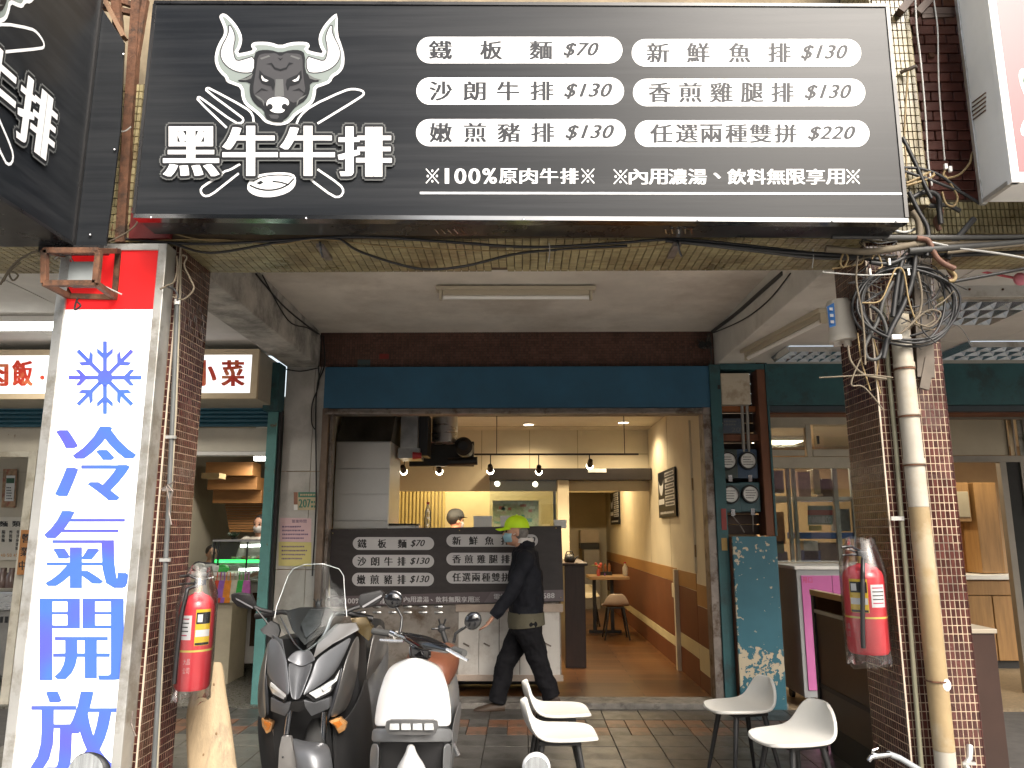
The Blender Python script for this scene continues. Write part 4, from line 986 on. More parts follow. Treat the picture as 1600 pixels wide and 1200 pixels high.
t = sheet('notice','pink paper notice of opening hours on the pier','notice',437,809,486,846,pm('paper_pink',(0.66,0.46,0.48),0.8,var=0.05),1)
word(t, pm('ink_violet',(0.18,0.12,0.22),0.8), [('營',456,461,817,812),('業',462,467,817,812),('時',468,473,817,812),('間',474,479,817,812)], NP, lift=0.003)
mb = MB(); scatter_lines(mb, 441,484,820,844,4,lambda u,v,w_: NP(u,v,0.003),0.95,0.42); o = obj('print', mb, MATS['ink_violet'], t); o['kind']='stuff'
t = sheet('notice','yellow paper notice under the pink one','notice',435,846.5,486,884,pm('paper_yellow',(0.62,0.55,0.22),0.8,var=0.05),1)
mb = MB(); scatter_lines(mb, 440,483,851,876,4,lambda u,v,w_: NP(u,v,0.003),0.9,0.4); o = obj('print', mb, MATS['ink_violet'], t); o['kind']='stuff'
t = thing('number_plate','small dark number plate on the brown mosaic above the shutter','number plate',PY(568,576,7.19))
a = PY(559,562,7.186); b = PY(578,577,7.186); obj('plate', MB().box(a.x,b.x,7.186,7.194,b.z,a.z), pm('plate_dark',(0.05,0.075,0.075),0.5,var=0.15), t)
word(t, M_print_m, [('2',560.5,565,575,569),('0',566,570.5,575,569),('7',571.5,576,575,569)], lambda u,v,w_: PY(u,v,7.1855-w_), lift=0.0006)
a = PY(593,553,7.188); obj('red_tag', MB().box(a.x,a.x+0.09,7.186,7.194,a.z-0.05,a.z), pm('red_faded',(0.22,0.03,0.025),0.6), t)

# ------------------------------------------------------------------ meter cupboard
mc = thing('meter_cupboard', 'open teal wooden cupboard with four electricity meters beside the doorway', 'meter cupboard', (2.05,7.2,0.0))
MY = 7.2
M_bwood = pm('reddish_wood',(0.14,0.05,0.022),0.7,var=0.3,vs=6,stretch=(1,1,0.2))
obj('side_post', MB().box(1.757,1.858,7.08,7.3,0.046,3.04), M_teal, mc, bevel=0.004)
obj('side_board', MB().box(2.2,2.275,7.08,7.3,1.46,3.06), M_bwood, mc, bevel=0.004)
obj('side_edge', MB().box(2.277,2.295,7.07,7.3,1.46,3.05), M_teal, mc)
obj('top_board', MB().box(1.86,2.27,7.07,7.3,2.99,3.045), M_teal, mc, bevel=0.003)
for k in range(16): obj('back_slat', MB().box(1.86,2.198,7.28,7.3,1.47+k*0.095,1.558+k*0.095), pm('dark_slat',(0.05,0.03,0.022),0.7,var=0.3,rand=0.2), mc, bevel=0.003, seg=1)
a = PY(1116,583,7.09); b = PY(1174,632,7.09)
bx_ = obj('fuse_box', MB().box(1.862,b.x,7.09,7.26,b.z,a.z), pm('beige_fuse_box',(0.5,0.44,0.34),0.6,var=0.12,vs=5,tint=(0.35,0.28,0.2),tint_s=5), mc, bevel=0.008)
p = PY(1123,605,7.085); obj('knob', MB().box(p.x-0.012,p.x+0.014,7.075,7.09,p.z-0.02,p.z+0.02), M_blk, bx_)
a = PY(1118,634,7.15); obj('crossbar', MB().box(1.86,2.2,7.18,7.23,a.z-0.05,a.z), pm('orange_wood',(0.3,0.1,0.03),0.7,var=0.2), mc); a = PY(1118,679,7.15); obj('crossbar', MB().box(1.86,2.2,7.15,7.19,a.z-0.06,a.z), M_bwood, mc)
for px in (1159,1167): obj('conduit', MB().tube([PY(px,632,7.14),PY(px+3,706,7.14)],0.014,10), pm('grey_conduit',(0.25,0.24,0.22),0.5,var=0.1), mc, smooth=60)
pl_ = obj('number_board', MB().add([PY(1130,654,7.13),PY(1158,654,7.13),PY(1158,677,7.13),PY(1130,677,7.13)],[(0,1,2,3)]), pm('slate_blue',(0.05,0.065,0.09),0.6), mc)
word(pl_, M_print_m, [('2',1143,1149,675,668),('0',1150,1157,675,668)], lambda u,v,w_: PY(u,v,7.129-w_), lift=0.001)
mb = MB(); scatter_lines(mb, 1131,1157,656,666,2,lambda u,v,w_: PY(u,v,7.1285),1,0.6); o = obj('print', mb, M_print_m, pl_); o['kind']='stuff'
M_mglass = pm('meter_dial',(0.62,0.62,0.6),0.35,var=0.06,vs=20)
for k,(px,py,col) in enumerate(((1137,720,(0.03,0.045,0.04)),(1168,720,(0.02,0.05,0.1)),(1141,773,(0.02,0.065,0.075)),(1172,772,(0.02,0.07,0.085)))):
    c = PY(px,py,7.12)
    m_ = obj('meter', MB().box(c.x-0.095,c.x+0.095,7.13,7.26,c.z-0.16,c.z+0.11), pm('meter_case_%d'%k,col,0.4,var=0.15), mc, bevel=0.01)
    Rm = Matrix.Rotation(R(90),3,'X')
    obj('bezel', MB().lathe([(0.066,0.0),(0.082,0.0),(0.084,0.03),(0.078,0.045),(0.068,0.045)],(c.x,7.135,c.z),28,Rm,caps=False), M_blk, m_, smooth=40)
    d = obj('dial', MB().lathe([(0.0,0.03),(0.068,0.03),(0.068,0.0),(0,0)],(c.x,7.135,c.z),24,Rm), M_mglass, m_)
    mb = MB(); scatter_lines(mb, c.x-0.045,c.x+0.05,c.z-0.045,c.z+0.045,4,lambda u,v,w_:(u,7.103,v),1,0.35); o = obj('dial_print', mb, M_print_g, m_); o['kind']='stuff'
    obj('seal_tab', MB().box(c.x-0.0,c.x+0.035,7.122,7.13,c.z-0.19,c.z-0.13), M_steel, m_)
for pts in (((1135,793),(1145,806),(1156,820),(1163,832)),((1176,797),(1177,832))):
    obj('lead_wire', MB().tube([PY(a,b,7.16) for a,b in pts],0.006,6), M_rail, mc)
a = PY(1125,800,7.07); obj('red_label', MB().box(1.80,1.845,7.075,7.079,a.z-0.16,a.z+0.03), MATS['red_faded'], mc); obj('yellow_label', MB().box(1.79,1.84,7.075,7.079,a.z-0.34,a.z-0.23), pm('ochre_tape',(0.4,0.26,0.08),0.6), mc)
def peel():
    m = pm('peeling_teal', (0.02,0.11,0.15), 0.55, var=0)
    t = m.node_tree; N = t.nodes; L = t.links; b = N['Principled BSDF']
    tc = N.new('ShaderNodeTexCoord'); nz = N.new('ShaderNodeTexNoise'); nz.inputs['Scale'].default_value = 19; nz.inputs['Detail'].default_value = 5; nz.inputs['Roughness'].default_value = 0.58
    L.new(tc.outputs['Object'], nz.inputs['Vector'])
    sp = N.new('ShaderNodeSeparateXYZ'); L.new(tc.outputs['Object'], sp.inputs[0])
    cr = N.new('ShaderNodeValToRGB'); e = cr.color_ramp.elements; e[0].position = 0.0; e[0].color = (0.06,)*3+(1,); e[1].position = 1.0; e[1].color = (0.0,)*3+(1,)
    for ps, v in ((0.1,0.02),(0.2,0.17),(0.3,0.19),(0.38,0.0),(0.8,0.0),(0.92,0.1)):
        q = e.new(ps); q.color = (v,v,v,1)
    dv = N.new('ShaderNodeMath'); dv.operation = 'DIVIDE'; dv.inputs[1].default_value = 1.45; L.new(sp.outputs[2], dv.inputs[0]); L.new(dv.outputs[0], cr.inputs[0])
    xr = N.new('ShaderNodeMapRange'); xr.inputs[1].default_value = 1.87; xr.inputs[2].default_value = 1.97; xr.inputs[3].default_value = 0.1; xr.inputs[4].default_value = 0.0; L.new(sp.outputs[0], xr.inputs[0])
    ad = N.new('ShaderNodeMath'); ad.operation = 'ADD'; L.new(nz.outputs[0], ad.inputs[0]); L.new(cr.outputs[0], ad.inputs[1])
    a2 = N.new('ShaderNodeMath'); a2.operation = 'ADD'; L.new(ad.outputs[0], a2.inputs[0]); L.new(xr.outputs[0], a2.inputs[1])
    mr = N.new('ShaderNodeMapRange'); mr.inputs[1].default_value = 0.66; mr.inputs[2].default_value = 0.675; L.new(a2.outputs[0], mr.inputs[0])
    n2 = N.new('ShaderNodeTexNoise'); n2.inputs['Scale'].default_value = 5; L.new(tc.outputs['Object'], n2.inputs['Vector'])
    mx0 = N.new('ShaderNodeMix'); mx0.data_type = 'RGBA'; mx0.inputs[6].default_value = (0.014,0.085,0.115,1); mx0.inputs[7].default_value = (0.03,0.13,0.18,1); L.new(n2.outputs[0], mx0.inputs[0])
    mx = N.new('ShaderNodeMix'); mx.data_type = 'RGBA'; mx.inputs[7].default_value = (0.42,0.36,0.26,1); L.new(mx0.outputs[2], mx.inputs[6]); L.new(mr.outputs[0], mx.inputs[0]); L.new(mx.outputs[2], b.inputs['Base Color'])
    bp = N.new('ShaderNodeBump'); bp.inputs['Strength'].default_value = 0.5; bp.inputs['Distance'].default_value = 0.003; bp.invert = True; L.new(mr.outputs[0], bp.inputs['Height']); L.new(bp.outputs[0], b.inputs['Normal'])
    return m
obj('lower_door', MB().box(1.868,2.26,7.0,7.03,0.0,1.455), peel(), mc, bevel=0.003, label='blue-green board with flaking paint')
obj('lower_box', MB().box(1.862,2.255,7.032,7.3,0.0,1.45), M_bwood, mc)
# ================================================================== NEIGHBOURING SHOPS
M_cwall = pm('ivory_wall', (0.5,0.45,0.36), 0.7, var=0.08, vs=3)
M_flake = pm('flaking_cream', (0.58,0.54,0.46), 0.8, var=0.1, vs=3, tint=(0.3,0.22,0.15), tint_s=7, tint_lo=0.64, tint_hi=0.67)
M_ply = pm('orange_plywood', (0.32,0.15,0.05), 0.5, var=0.2, vs=3, stretch=(1,1,5))
M_oak = pm('honey_oak', (0.3,0.165,0.06), 0.45, var=0.25, vs=3, stretch=(6,6,0.6))
M_tube = em('cool_tube', (1.0,0.98,0.92), 6)
COOL = (1.0,0.93,0.8)
ls = thing('door_frame', 'pale green worn steel post of the left shop entrance', 'door frame', (-2.33,7.2,0))
a, b = PY(421,900,7.12), PY(446,900,7.12)
obj('post', MB().box(-2.385,-2.29,7.1,7.3,0,2.6), M_green, ls, bevel=0.004); obj('corner_box', MB().box(-2.4,-2.262,6.98,7.18,2.6,3.05), M_teal, ls, bevel=0.004); obj('dark_jamb', MB().box(-2.288,-2.262,7.12,7.19,0,2.62), M_blk, ls)
sh2 = thing('roller_shutter', 'blue-green corrugated shutter rolled up over the left shop entrance', 'shutter', (-4.4,7.2,2.46))
for k in range(6): obj('slat', MB().cyl((-6.5,7.17,2.49+k*0.04),(-2.39,7.17,2.49+k*0.04),0.0225,n=10), pm('blue_slat',(0.02,0.1,0.15),0.45,var=0.1), sh2, smooth=50)
wl = obj('noodle_lintel', MB().box(-6.5,-2.39,7.2,7.28,2.24,2.46), M_flake, bld); obj('noodle_lintel_trim', MB().box(-6.5,-2.39,7.17,7.29,2.2,2.235), M_wht, bld, bevel=0.004)
obj('noodle_wall', MB().box(-7,-2.06,11.5,11.6,0,3.0), M_cwall, bld); obj('noodle_wall', MB().box(-4.0,-3.95,7.9,11.5,0,3.0), M_cwall, bld); obj('noodle_wall', MB().box(-2.26,-2.06,7.5,11.5,0,3.0), M_cwall, bld)
obj('noodle_ceiling', MB().box(-7,-2.06,7.3,11.6,2.7,2.78), M_cwall, bld)
# stairs seen from below
st = thing('staircase', 'orange wooden staircase seen from below inside the left shop', 'staircase', (-3.1,9.2,1.6))
for k,(x0,y0,x1,y1) in enumerate(((322,722,394,743),(325,745,401,765),(333,766,408,786))):
    Y = 9.0+0.16*k; a = PY(x0,y0,Y); b = PY(x1,y1,Y); obj('step', MB().box(a.x,b.x,Y,Y+0.3,b.z,a.z), M_ply, st, bevel=0.004)
for k in range(11):
    f0 = k/11; Y = 9.5
    xa = 342+f0*18; xb = 416; y = 787+k*4.1
    a = PY(xa,y,Y); b = PY(xb,y+3.4,Y); obj('slat', MB().box(a.x,b.x,Y-0.02*k+0.2,Y-0.02*k+0.22,b.z,a.z), M_ply, st, bevel=0.002, seg=1)
a = PY(315,736,8.6); obj('beam_end', MB().box(a.x,a.x+0.2,8.6,8.8,a.z-0.08,a.z-0.02), pm('blond_wood',(0.5,0.36,0.18),0.6,var=0.1), st)
tl_ = thing('tube_lamp','bright short tube lamp under the left shop ceiling behind the green post','lamp',PY(412,716,9.0))
a = PY(398,716,8.8); b = PY(428,716,8.8); obj('tube', MB().cyl(a,b,0.03,n=10), M_tube, tl_); obj('batten', MB().box(a.x,b.x,8.78,8.86,a.z+0.03,2.69), M_wht, tl_)
lamp('tube_glow','AREA',(a.x+0.25,8.8,a.z-0.05),6,COOL,0.8,(0,0,0),0.2,parent=tl_)
# glass display case
dcs = thing('display_case','glass chilled display case with green strip light in the left shop','display case',(-3.1,8.7,0.01))
Y = 8.5; a = PY(338,846,Y); b = PY(432,905,Y)
cz0 = b.z
obj('cabinet', MB().box(PY(366,950,Y).x,b.x+0.4,Y+0.02,Y+0.6,0.12,cz0-0.02), pm('fridge_white',(0.55,0.53,0.5),0.4,var=0.08), dcs, bevel=0.01)
obj('dark_door', MB().box(PY(368,950,Y).x,PY(384,950,Y).x,Y,Y+0.018,0.25,0.72), M_blk, dcs); obj('dark_door', MB().box(PY(393,950,Y).x,PY(416,950,Y).x,Y,Y+0.018,0.3,0.85), pm('dark_brown_glass',(0.04,0.02,0.012),0.15), dcs)
obj('case_floor', MB().box(a.x,b.x+0.4,Y-0.1,Y+0.6,cz0-0.018,cz0), M_inox, dcs)
obj('pane', MB().box(a.x,b.x+0.4,Y-0.105,Y-0.1,cz0,a.z), glass('case_glass',(0.85,0.92,0.9)), dcs)
obj('case_roof', MB().box(a.x,b.x+0.4,Y-0.1,Y+0.6,a.z,a.z+0.02), M_inox, dcs)
obj('glass_shelf', MB().box(a.x,b.x+0.4,Y-0.06,Y+0.5,PY(338,884,Y).z,PY(338,884,Y).z+0.012), M_inox, dcs)
for px in (340,347,391): obj('case_frame', MB().box(PY(px,870,Y).x-0.008,PY(px,870,Y).x+0.008,Y-0.115,Y-0.1,cz0-0.25,a.z), M_blk, dcs)
obj('green_strip', MB().box(a.x+0.03,b.x+0.3,Y-0.08,Y-0.06,PY(338,879,Y).z,PY(338,874,Y).z), em('green_glow',(0.05,0.9,0.15),1.6,(0.05,0.5,0.1)), dcs)
for z in (PY(338,853,Y).z,PY(338,890,Y).z): obj('case_tube', MB().cyl((PY(378,850,Y).x,Y-0.03,z),(b.x+0.3,Y-0.03,z+0.02),0.014,n=8), M_tube, dcs)
for k in range(7):
    x = PY(360+k*8,872,Y).x; obj('food_tray', MB().ball((x,Y+0.1,PY(360,872,Y).z),(0.03,0.05,0.02),10,5), pm('food_%d'%(k%3),[(0.5,0.4,0.25),(0.6,0.55,0.45),(0.3,0.12,0.06)][k%3],0.6), dcs)
for x in (PY(372,1000,Y).x,b.x+0.2): obj('castor', MB().cyl((x-0.02,Y+0.1,0.06),(x+0.02,Y+0.1,0.06),0.05,n=14), M_blk, dcs)
pl2 = thing('potted_plant','small dark plant on top of the left shop display case','plant',PY(366,846,8.7))
c = PY(366,847,8.7); obj('pot', MB().cyl(c+Vector((0,0,0.0)),c+Vector((0,0,0.05)),0.03,0.04,n=12), M_blk, pl2)
for k in range(16):
    an = random.uniform(0,6.28); d = Vector((math.cos(an),math.sin(an)*0.6,random.uniform(0.3,1.2))).normalized()*random.uniform(0.06,0.11)
    obj('leaf', MB().add([c+Vector((0,0,0.05)),c+Vector((0,0,0.05))+d*0.5+Vector((0.012,0.01,0)),c+Vector((0,0,0.05))+d,c+Vector((0,0,0.05))+d*0.5-Vector((0.012,0.01,0))],[(0,1,2,3)]), pm('dark_leaf',(0.02,0.05,0.02),0.6), pl2)
lc = thing('serving_counter','plain cream serving counter just inside the left shop','counter',(-3.0,8.2,0.01))
Y = 8.0; a = PY(317,895,Y); b = PY(366,905,Y)
obj('body', MB().box(a.x-0.25,b.x,Y,Y+0.45,0.01,a.z-0.03), pm('counter_cream',(0.5,0.44,0.32),0.6,var=0.1), lc, bevel=0.004); obj('top', MB().box(a.x-0.25,b.x+0.02,Y-0.02,Y+0.46,a.z-0.028,a.z), M_wht, lc, bevel=0.004)
for k,(px,col,cn) in enumerate(((341,(0.6,0.06,0.02),'red'),(347,(0.3,0.12,0.5),'violet'),(356,(0.75,0.25,0.02),'orange'),(367,(0.55,0.5,0.4),'ivory'),(376,(0.03,0.4,0.06),'green'),(385,(0.5,0.12,0.42),'magenta'))):
    c = PY(px,918,7.95); hh = 0.2
    t = thing('carrier_bag', '%s plastic carrier bag hanging at the left shop counter' % cn, 'bag', c, group='coloured bags at the counter')
    obj('bag', MB().loft([[c+Vector((dx*s_,dy*s_*0.6,dz)) for dx,dy in ((-.04,-.03),(.04,-.03),(.04,.03),(-.04,.03))] for dz,s_ in ((-hh*0.75,0.9),(-hh*0.5,1.15),(0,1.0),(hh*0.35,0.8))]), pm('bag_'+cn,col,0.4,var=0.2,vs=20), t, bevel=0.004)
    obj('handle', MB().tube([c+Vector((-0.02,0,hh*0.34)),c+Vector((-0.016,0,hh*0.75)),c+Vector((0.016,0,hh*0.75)),c+Vector((0.02,0,hh*0.34))],0.005,6), MATS['bag_'+cn], t)
t = thing('plastic_bag_pile','crumpled clear and green plastic bags on the cream counter','bag',PY(325,895,8.1))
for k in range(5): obj('crumple', MB().ball(PY(312+k*9,890-random.uniform(0,6),8.1),(0.07,0.05,0.04),9,6,Matrix.Rotation(k,3,'X')), pm('bag_clear',(0.55,0.57,0.55),0.25,var=0.2) if k != 4 else MATS['bag_green'], t)
vt = PY(330,825,11.4); t = thing('wall_notice','narrow vertical notice on the left shop back wall','notice',vt)
obj('sheet', MB().box(vt.x-0.02,vt.x+0.03,11.47,11.49,vt.z-0.25,vt.z+0.12), pm('brown_ink',(0.1,0.06,0.04),0.8), t)

# far-left front: frames, menu, plaque, sink
ff = thing('door_frame','white timber door frame at the far left edge','door frame',(-4.8,7.2,0))
for (x0,x1) in ((38,51),(57,70)):
    a = PY(x0+10,720,7.12); b = PY(x1+10,720,7.12); obj('post', MB().box(a.x,b.x,7.08,7.2,0,2.24), pm('old_white_paint',(0.55,0.52,0.44),0.6,var=0.12,tint=(0.4,0.36,0.28),tint_s=4), ff, bevel=0.004)
obj('rail', MB().box(-6.5,PY(80,705,7.12).x,7.1,7.19,PY(40,706,7.12).z-0.05,PY(40,706,7.12).z), MATS['old_white_paint'], ff, bevel=0.004)
obj('noodle_wall', MB().box(-7,PY(70,700,8.6).x+0.5,8.6,8.7,0,2.7), M_cwall, bld)
for k in range(4): obj('tile_joint', MB().box(-7,PY(70,700,8.6).x+0.4,8.597,8.6,0.5+k*0.55,0.506+k*0.55), pm('joint_beige',(0.4,0.35,0.27),0.8), bld)
FL = lambda u, v, w_: PY(u, v, 8.58 - w_)
t = thing('calendar','small wall calendar with coloured picture on the far left wall','calendar',FL(16,795,0))
mb = MB(); shape(mb, [(2,793),(24,793),(27,733),(5,733)], FL, 0.0); obj('picture', mb, pm('calendar_print',(0.35,0.22,0.12),0.6,var=0.5,vs=14,tint=(0.3,0.08,0.05),tint_s=12), t)
mb = MB(); shape(mb, [(7,783),(21,783),(24,743),(10,743)], FL, 0.003); obj('page', mb, M_wht, t)
mb = MB(); shape(mb, [(9.5,755),(22,755),(22.5,747),(10,747)], FL, 0.006); obj('header', mb, pm('calendar_green',(0.03,0.1,0.05),0.6), t)
mb = MB(); scatter_lines(mb, 10,20,760,781,5,lambda u,v,w_: FL(u,v,0.006),0.9,0.4); o = obj('print', mb, M_print_g, t); o['kind']='stuff'
t = thing('menu_board','white handwritten noodle menu board on the far left wall','menu board',FL(10,890,0))
mb = MB(); shape(mb, [(-60,875),(30,875),(37,808),(-60,808)], FL, 0.0); obj('board', mb, pm('board_white',(0.62,0.58,0.5),0.6,var=0.04), t)
word(t, M_bprint, [('麵',-1,12,823,814),('類',19,32,823,814)], FL, bold=0.006, heavy=0.3, lift=0.003)
for k,(x,s) in enumerate(((26,'乾拌麻醬麵'),(15,'炸醬麵'),(4,'陽春麵'))):
    word(t, M_bprint, [(ch,x-k*0.4-i*0.5,x+5-k*0.4-i*0.5,834+i*6.4,828.5+i*6.4) for i,ch in enumerate(s)], FL, heavy=0.15, lift=0.003)
word(t, pm('ink_orange',(0.55,0.25,0.05),0.7), [('4',21,24,870,865),('5',25,28,870,865),('5',11,14,870,865),('0',15,18,870,865),('4',1,4,870,865),('0',5,8,870,865)], FL, lift=0.003)
t = thing('wooden_plaque','hanging wooden plaque with three black characters on the far left door frame','plaque',PY(37,898,7.05))
WP = lambda u, v, w_: PY(u, v, 7.05 - w_)
obj('board', MB().prism([(33,828),(50,828),(42,898),(26,898)], lambda u,v,w_: WP(u,v,w_), 0.0, -0.02), pm('plaque_wood',(0.36,0.16,0.05),0.55,var=0.2,vs=4,stretch=(6,6,1)), t)
word(t, M_bprint, [('營',34.5,46,848,834),('業',32,43.5,869,855),('中',29.5,40,891,876)], WP, bold=0.008, heavy=0.4, lift=0.001)
t = thing('steel_sink','stainless steel sink unit with a pot at the far left edge','sink',(-5.3,8.1,0.01))
a = PY(-40,925,7.9); b = PY(27,925,7.9); obj('basin', MB().box(a.x,b.x,7.9,8.4,a.z-0.18,a.z), M_inox, t, bevel=0.01); obj('skirt', MB().box(a.x,b.x-0.02,7.93,8.35,0.1,a.z-0.185), pm('sink_skirt',(0.3,0.29,0.27),0.4,0.6,var=0.2,vs=5), t)
for k in range(6): obj('vent_hole', MB().box(b.x-0.06-k*0.05,b.x-0.03-k*0.05,7.925,7.93,a.z-0.3,a.z-0.24), M_blk, t)
for px in (2,16): obj('jar', MB().lathe([(0.05,0),(0.055,0.12),(0.03,0.16),(0.03,0.2)],PY(px,920,8.05)+Vector((0,0,0.01)),14), pm('jar_smoke',(0.12,0.08,0.07),0.2,var=0.2), t, smooth=40)
lt = thing('ceiling_lamp','bright twin tube lamp under the left walkway ceiling','ceiling lamp',PZ(45,505,3.12))
a = PZ(2,507,3.1); b = PZ(92,503,3.1)
obj('tray', MB().box(a.x-0.3,b.x+0.02,a.y-0.08,a.y+0.1,3.1,3.15), M_wht, lt, bevel=0.004)
for dy in (-0.04,0.05): obj('tube', MB().cyl((a.x-0.28,a.y+dy,3.08),(b.x,a.y+dy,3.08),0.016,n=10), M_tube, lt)
lamp('tube_glow','AREA',((a.x+b.x)/2,a.y,3.04),10,COOL,0.7,(0,0,0),0.2,parent=lt)
obj('noodle_partition', MB().box(-7,-2.39,7.22,7.27,2.3,2.34), M_cwall, bld)

# ------------------------------------------------------------------ right-hand shop
RY = 7.62
t = thing('roller_shutter','dark teal shutter housing across the right-hand shop','shutter',(4.5,7.3,2.62))
obj('housing', MB().box(2.3,8,7.13,7.4,2.66,3.06), M_teal, t, bevel=0.005); obj('bottom_edge', MB().box(2.3,8,7.15,7.42,2.6,2.655), pm('shutter_edge',(0.03,0.045,0.055),0.5,var=0.2), t); obj('red_edge', MB().box(2.3,8,7.2,7.42,2.585,2.598), M_bwood, t)
M_sash = pm('ivory_aluminium',(0.42,0.38,0.3),0.5,0.2,var=0.1,vs=5)
wn = thing('shop_window','ivory aluminium shop window with sliding top lights right of the meter cupboard','window',(2.8,RY,1.2))
def fr_(x0,y0,x1,y1,name='frame_bar',d=0.06,Y=None,mat=None):
    Y = Y or RY; a = PY(x0,y0,Y); b = PY(x1,y1,Y); return obj(name, MB().box(a.x,b.x,Y,Y+d,b.z,a.z), mat or M_sash, wn, bevel=0.003, seg=1)
fr_(1188,649,1400,663); fr_(1188,714,1400,731,d=0.08); fr_(1188,663,1196,714); fr_(1258,663,1270,714,'sash_bar'); fr_(1196,703,1258,712,'sash_bar',0.04); fr_(1270,702,1400,713,'sash_bar',0.04); fr_(1196,663,1258,668,'sash_bar',0.04)
fr_(1188,731,1194,880); fr_(1188,878,1400,890)
for (x0,x1,y0,y1) in ((1196,1258,668,703),(1270,1400,664,702),(1194,1400,731,878)):
    a = PY(x0,y0,RY+0.03); b = PY(x1,y1,RY+0.03); obj('pane', MB().box(a.x,b.x,RY+0.03,RY+0.036,b.z,a.z), glass('window_glass',(0.82,0.86,0.84),0.02,0.86), wn)
p = PY(1278,686,RY-0.01); obj('latch', MB().box(p.x-0.01,p.x+0.01,RY-0.02,RY,p.z-0.05,p.z+0.03), M_blk, wn)
# room behind the window
obj('next_shop_wall', MB().box(2.3,8,10.4,10.5,0,3), pm('tan_wall',(0.4,0.27,0.15),0.7,var=0.12,vs=3), bld); obj('next_shop_wall', MB().box(2.28,2.3,7.7,10.4,0,3), MATS['tan_wall'], bld)
obj('next_shop_ceiling', MB().box(2.3,8,7.4,10.5,2.62,2.7), M_cwall, bld)
t = thing('ceiling_lamp','warm louvred ceiling lamp inside the right-hand shop','ceiling lamp',(3.0,9.4,2.6)); obj('tray', MB().box(2.7,3.4,9.2,9.6,2.57,2.615), M_wht, t)
for k in range(4): obj('louvre_cell', MB().box(2.72+k*0.17,2.86+k*0.17,9.22,9.58,2.555,2.57), em('warm_louvre',(1,0.85,0.55),3.0), t)
lamp('louvre_glow','AREA',(3.0,9.2,2.5),26,(1.0,0.84,0.6),0.6,(0,0,0),0.3,parent=t)
rk = thing('storage_rack','slotted steel rack with boxes and packets behind the shop window','rack',(3.0,8.3,0.01))
SYk = 8.2
def rb(x0,y0,x1,y1,Y,d,name,mat): a = PY(x0,y0,Y); b = PY(x1,y1,Y); return obj(name, MB().box(a.x,b.x,Y,Y+d,b.z,a.z), mat, rk, bevel=0.003, seg=1)
for px in (1236,1245,1310,1338): rb(px-3,730,px+3,900,SYk,0.04,'upright',pm('rack_grey',(0.42,0.42,0.4),0.5,0.3,var=0.1))
rb(1245,776,1345,782,SYk+0.02,0.4,'shelf',M_wht); rb(1250,832,1345,842,SYk+0.02,0.4,'shelf',pm('shelf_blue',(0.06,0.13,0.4),0.5)); rb(1194,775,1232,785,SYk+0.02,0.4,'shelf',M_wht)
for (x0,y0,x1,y1,nm,col) in ((1246,737,1268,776,'pink_box',(0.5,0.33,0.3)),(1270,733,1283,772,'cream_box',(0.55,0.46,0.28)),(1284,748,1302,776,'brown_box',(0.14,0.09,0.06)),(1198,735,1226,770,'mauve_box',(0.25,0.2,0.22)),(1307,795,1330,830,'grey_box_stack',(0.25,0.23,0.2)),(1255,845,1280,875,'white_packet',(0.5,0.48,0.44)),(1280,848,1318,878,'fur_bundle',(0.16,0.11,0.07)),(1252,860,1285,880,'blue_bag',(0.03,0.06,0.2)),(1203,800,1228,850,'orange_poster',(0.5,0.24,0.08)),(1200,862,1232,885,'dark_case',(0.06,0.07,0.09)),(1204,845,1226,865,'green_bunch',(0.08,0.16,0.04))):
    rb(x0,y0,x1,y1,SYk+0.08,0.18,nm,pm('goods_'+nm,col,0.6,var=0.25,vs=14))
ph = thing('phone_board','small board with red band and mirrored numerals standing behind the window glass','board',PY(1282,822,7.9))
PB = lambda u, v, w_: PY(u, v, 7.9 - w_)
mb = MB(); shape(mb, [(1262,820),(1301,820),(1301,790),(1262,790)], PB, 0); obj('board', mb, pm('board_mint',(0.3,0.38,0.34),0.6,var=0.3,vs=30), ph)
mb = MB(); shape(mb, [(1262,805),(1301,805),(1301,797),(1262,797)], PB, 0.002); obj('red_band', mb, pm('band_red',(0.5,0.1,0.07),0.6,var=0.1), ph)
word(ph, M_print_w, [(s,1299-k*5.2,1294.6-k*5.2,817,807) for k,s in enumerate('02-8969')], PB, heavy=0.3, lift=0.003)
mb = MB(); shape(mb, [(1264,829),(1284,829),(1284,821),(1264,821)], PB, 0.001); obj('yellow_slip', mb, pm('slip_yellow',(0.55,0.45,0.05),0.6), ph)
# pink cabinet
pk = thing('pink_cabinet','grey cabinet with glossy pink doors in front of the shop window','cabinet',(2.7,7.25,0.0))
a = PY(1244,890,7.0); b = PY(1244,1088,7.0)
px0 = a.x; pz1 = a.z
obj('carcass', MB().box(px0,px0+0.85,7.0,7.56,0.1,pz1), pm('cabinet_grey',(0.3,0.31,0.32),0.4,var=0.06), pk, bevel=0.003)
M_pink = pm('gloss_pink',(0.5,0.13,0.34),0.25,var=0.05,coat=0.3)
obj('door', MB().box(px0+0.035,px0+0.3,6.988,6.999,0.16,pz1-0.05), M_pink, pk, bevel=0.002); obj('door', MB().box(px0+0.305,px0+0.82,6.988,6.999,0.16,pz1-0.05), M_pink, pk, bevel=0.002)
obj('top_tray', MB().box(px0-0.02,px0+0.87,6.98,7.58,pz1+0.001,pz1+0.03), M_wht, pk, bevel=0.004)
for x in (px0+0.06,px0+0.75):
    for y in (7.05,7.5): obj('castor', MB().cyl((x-0.015,y,0.05),(x+0.015,y,0.05),0.048,n=14), M_blk, pk)
mb = MB(); letters(mb, '用口', px0+0.045, px0+0.13, pz1-0.115, pz1-0.065, onY(6.9875)); obj('red_mark', mb, pm('ink_red',(0.5,0.03,0.1),0.5), pk)
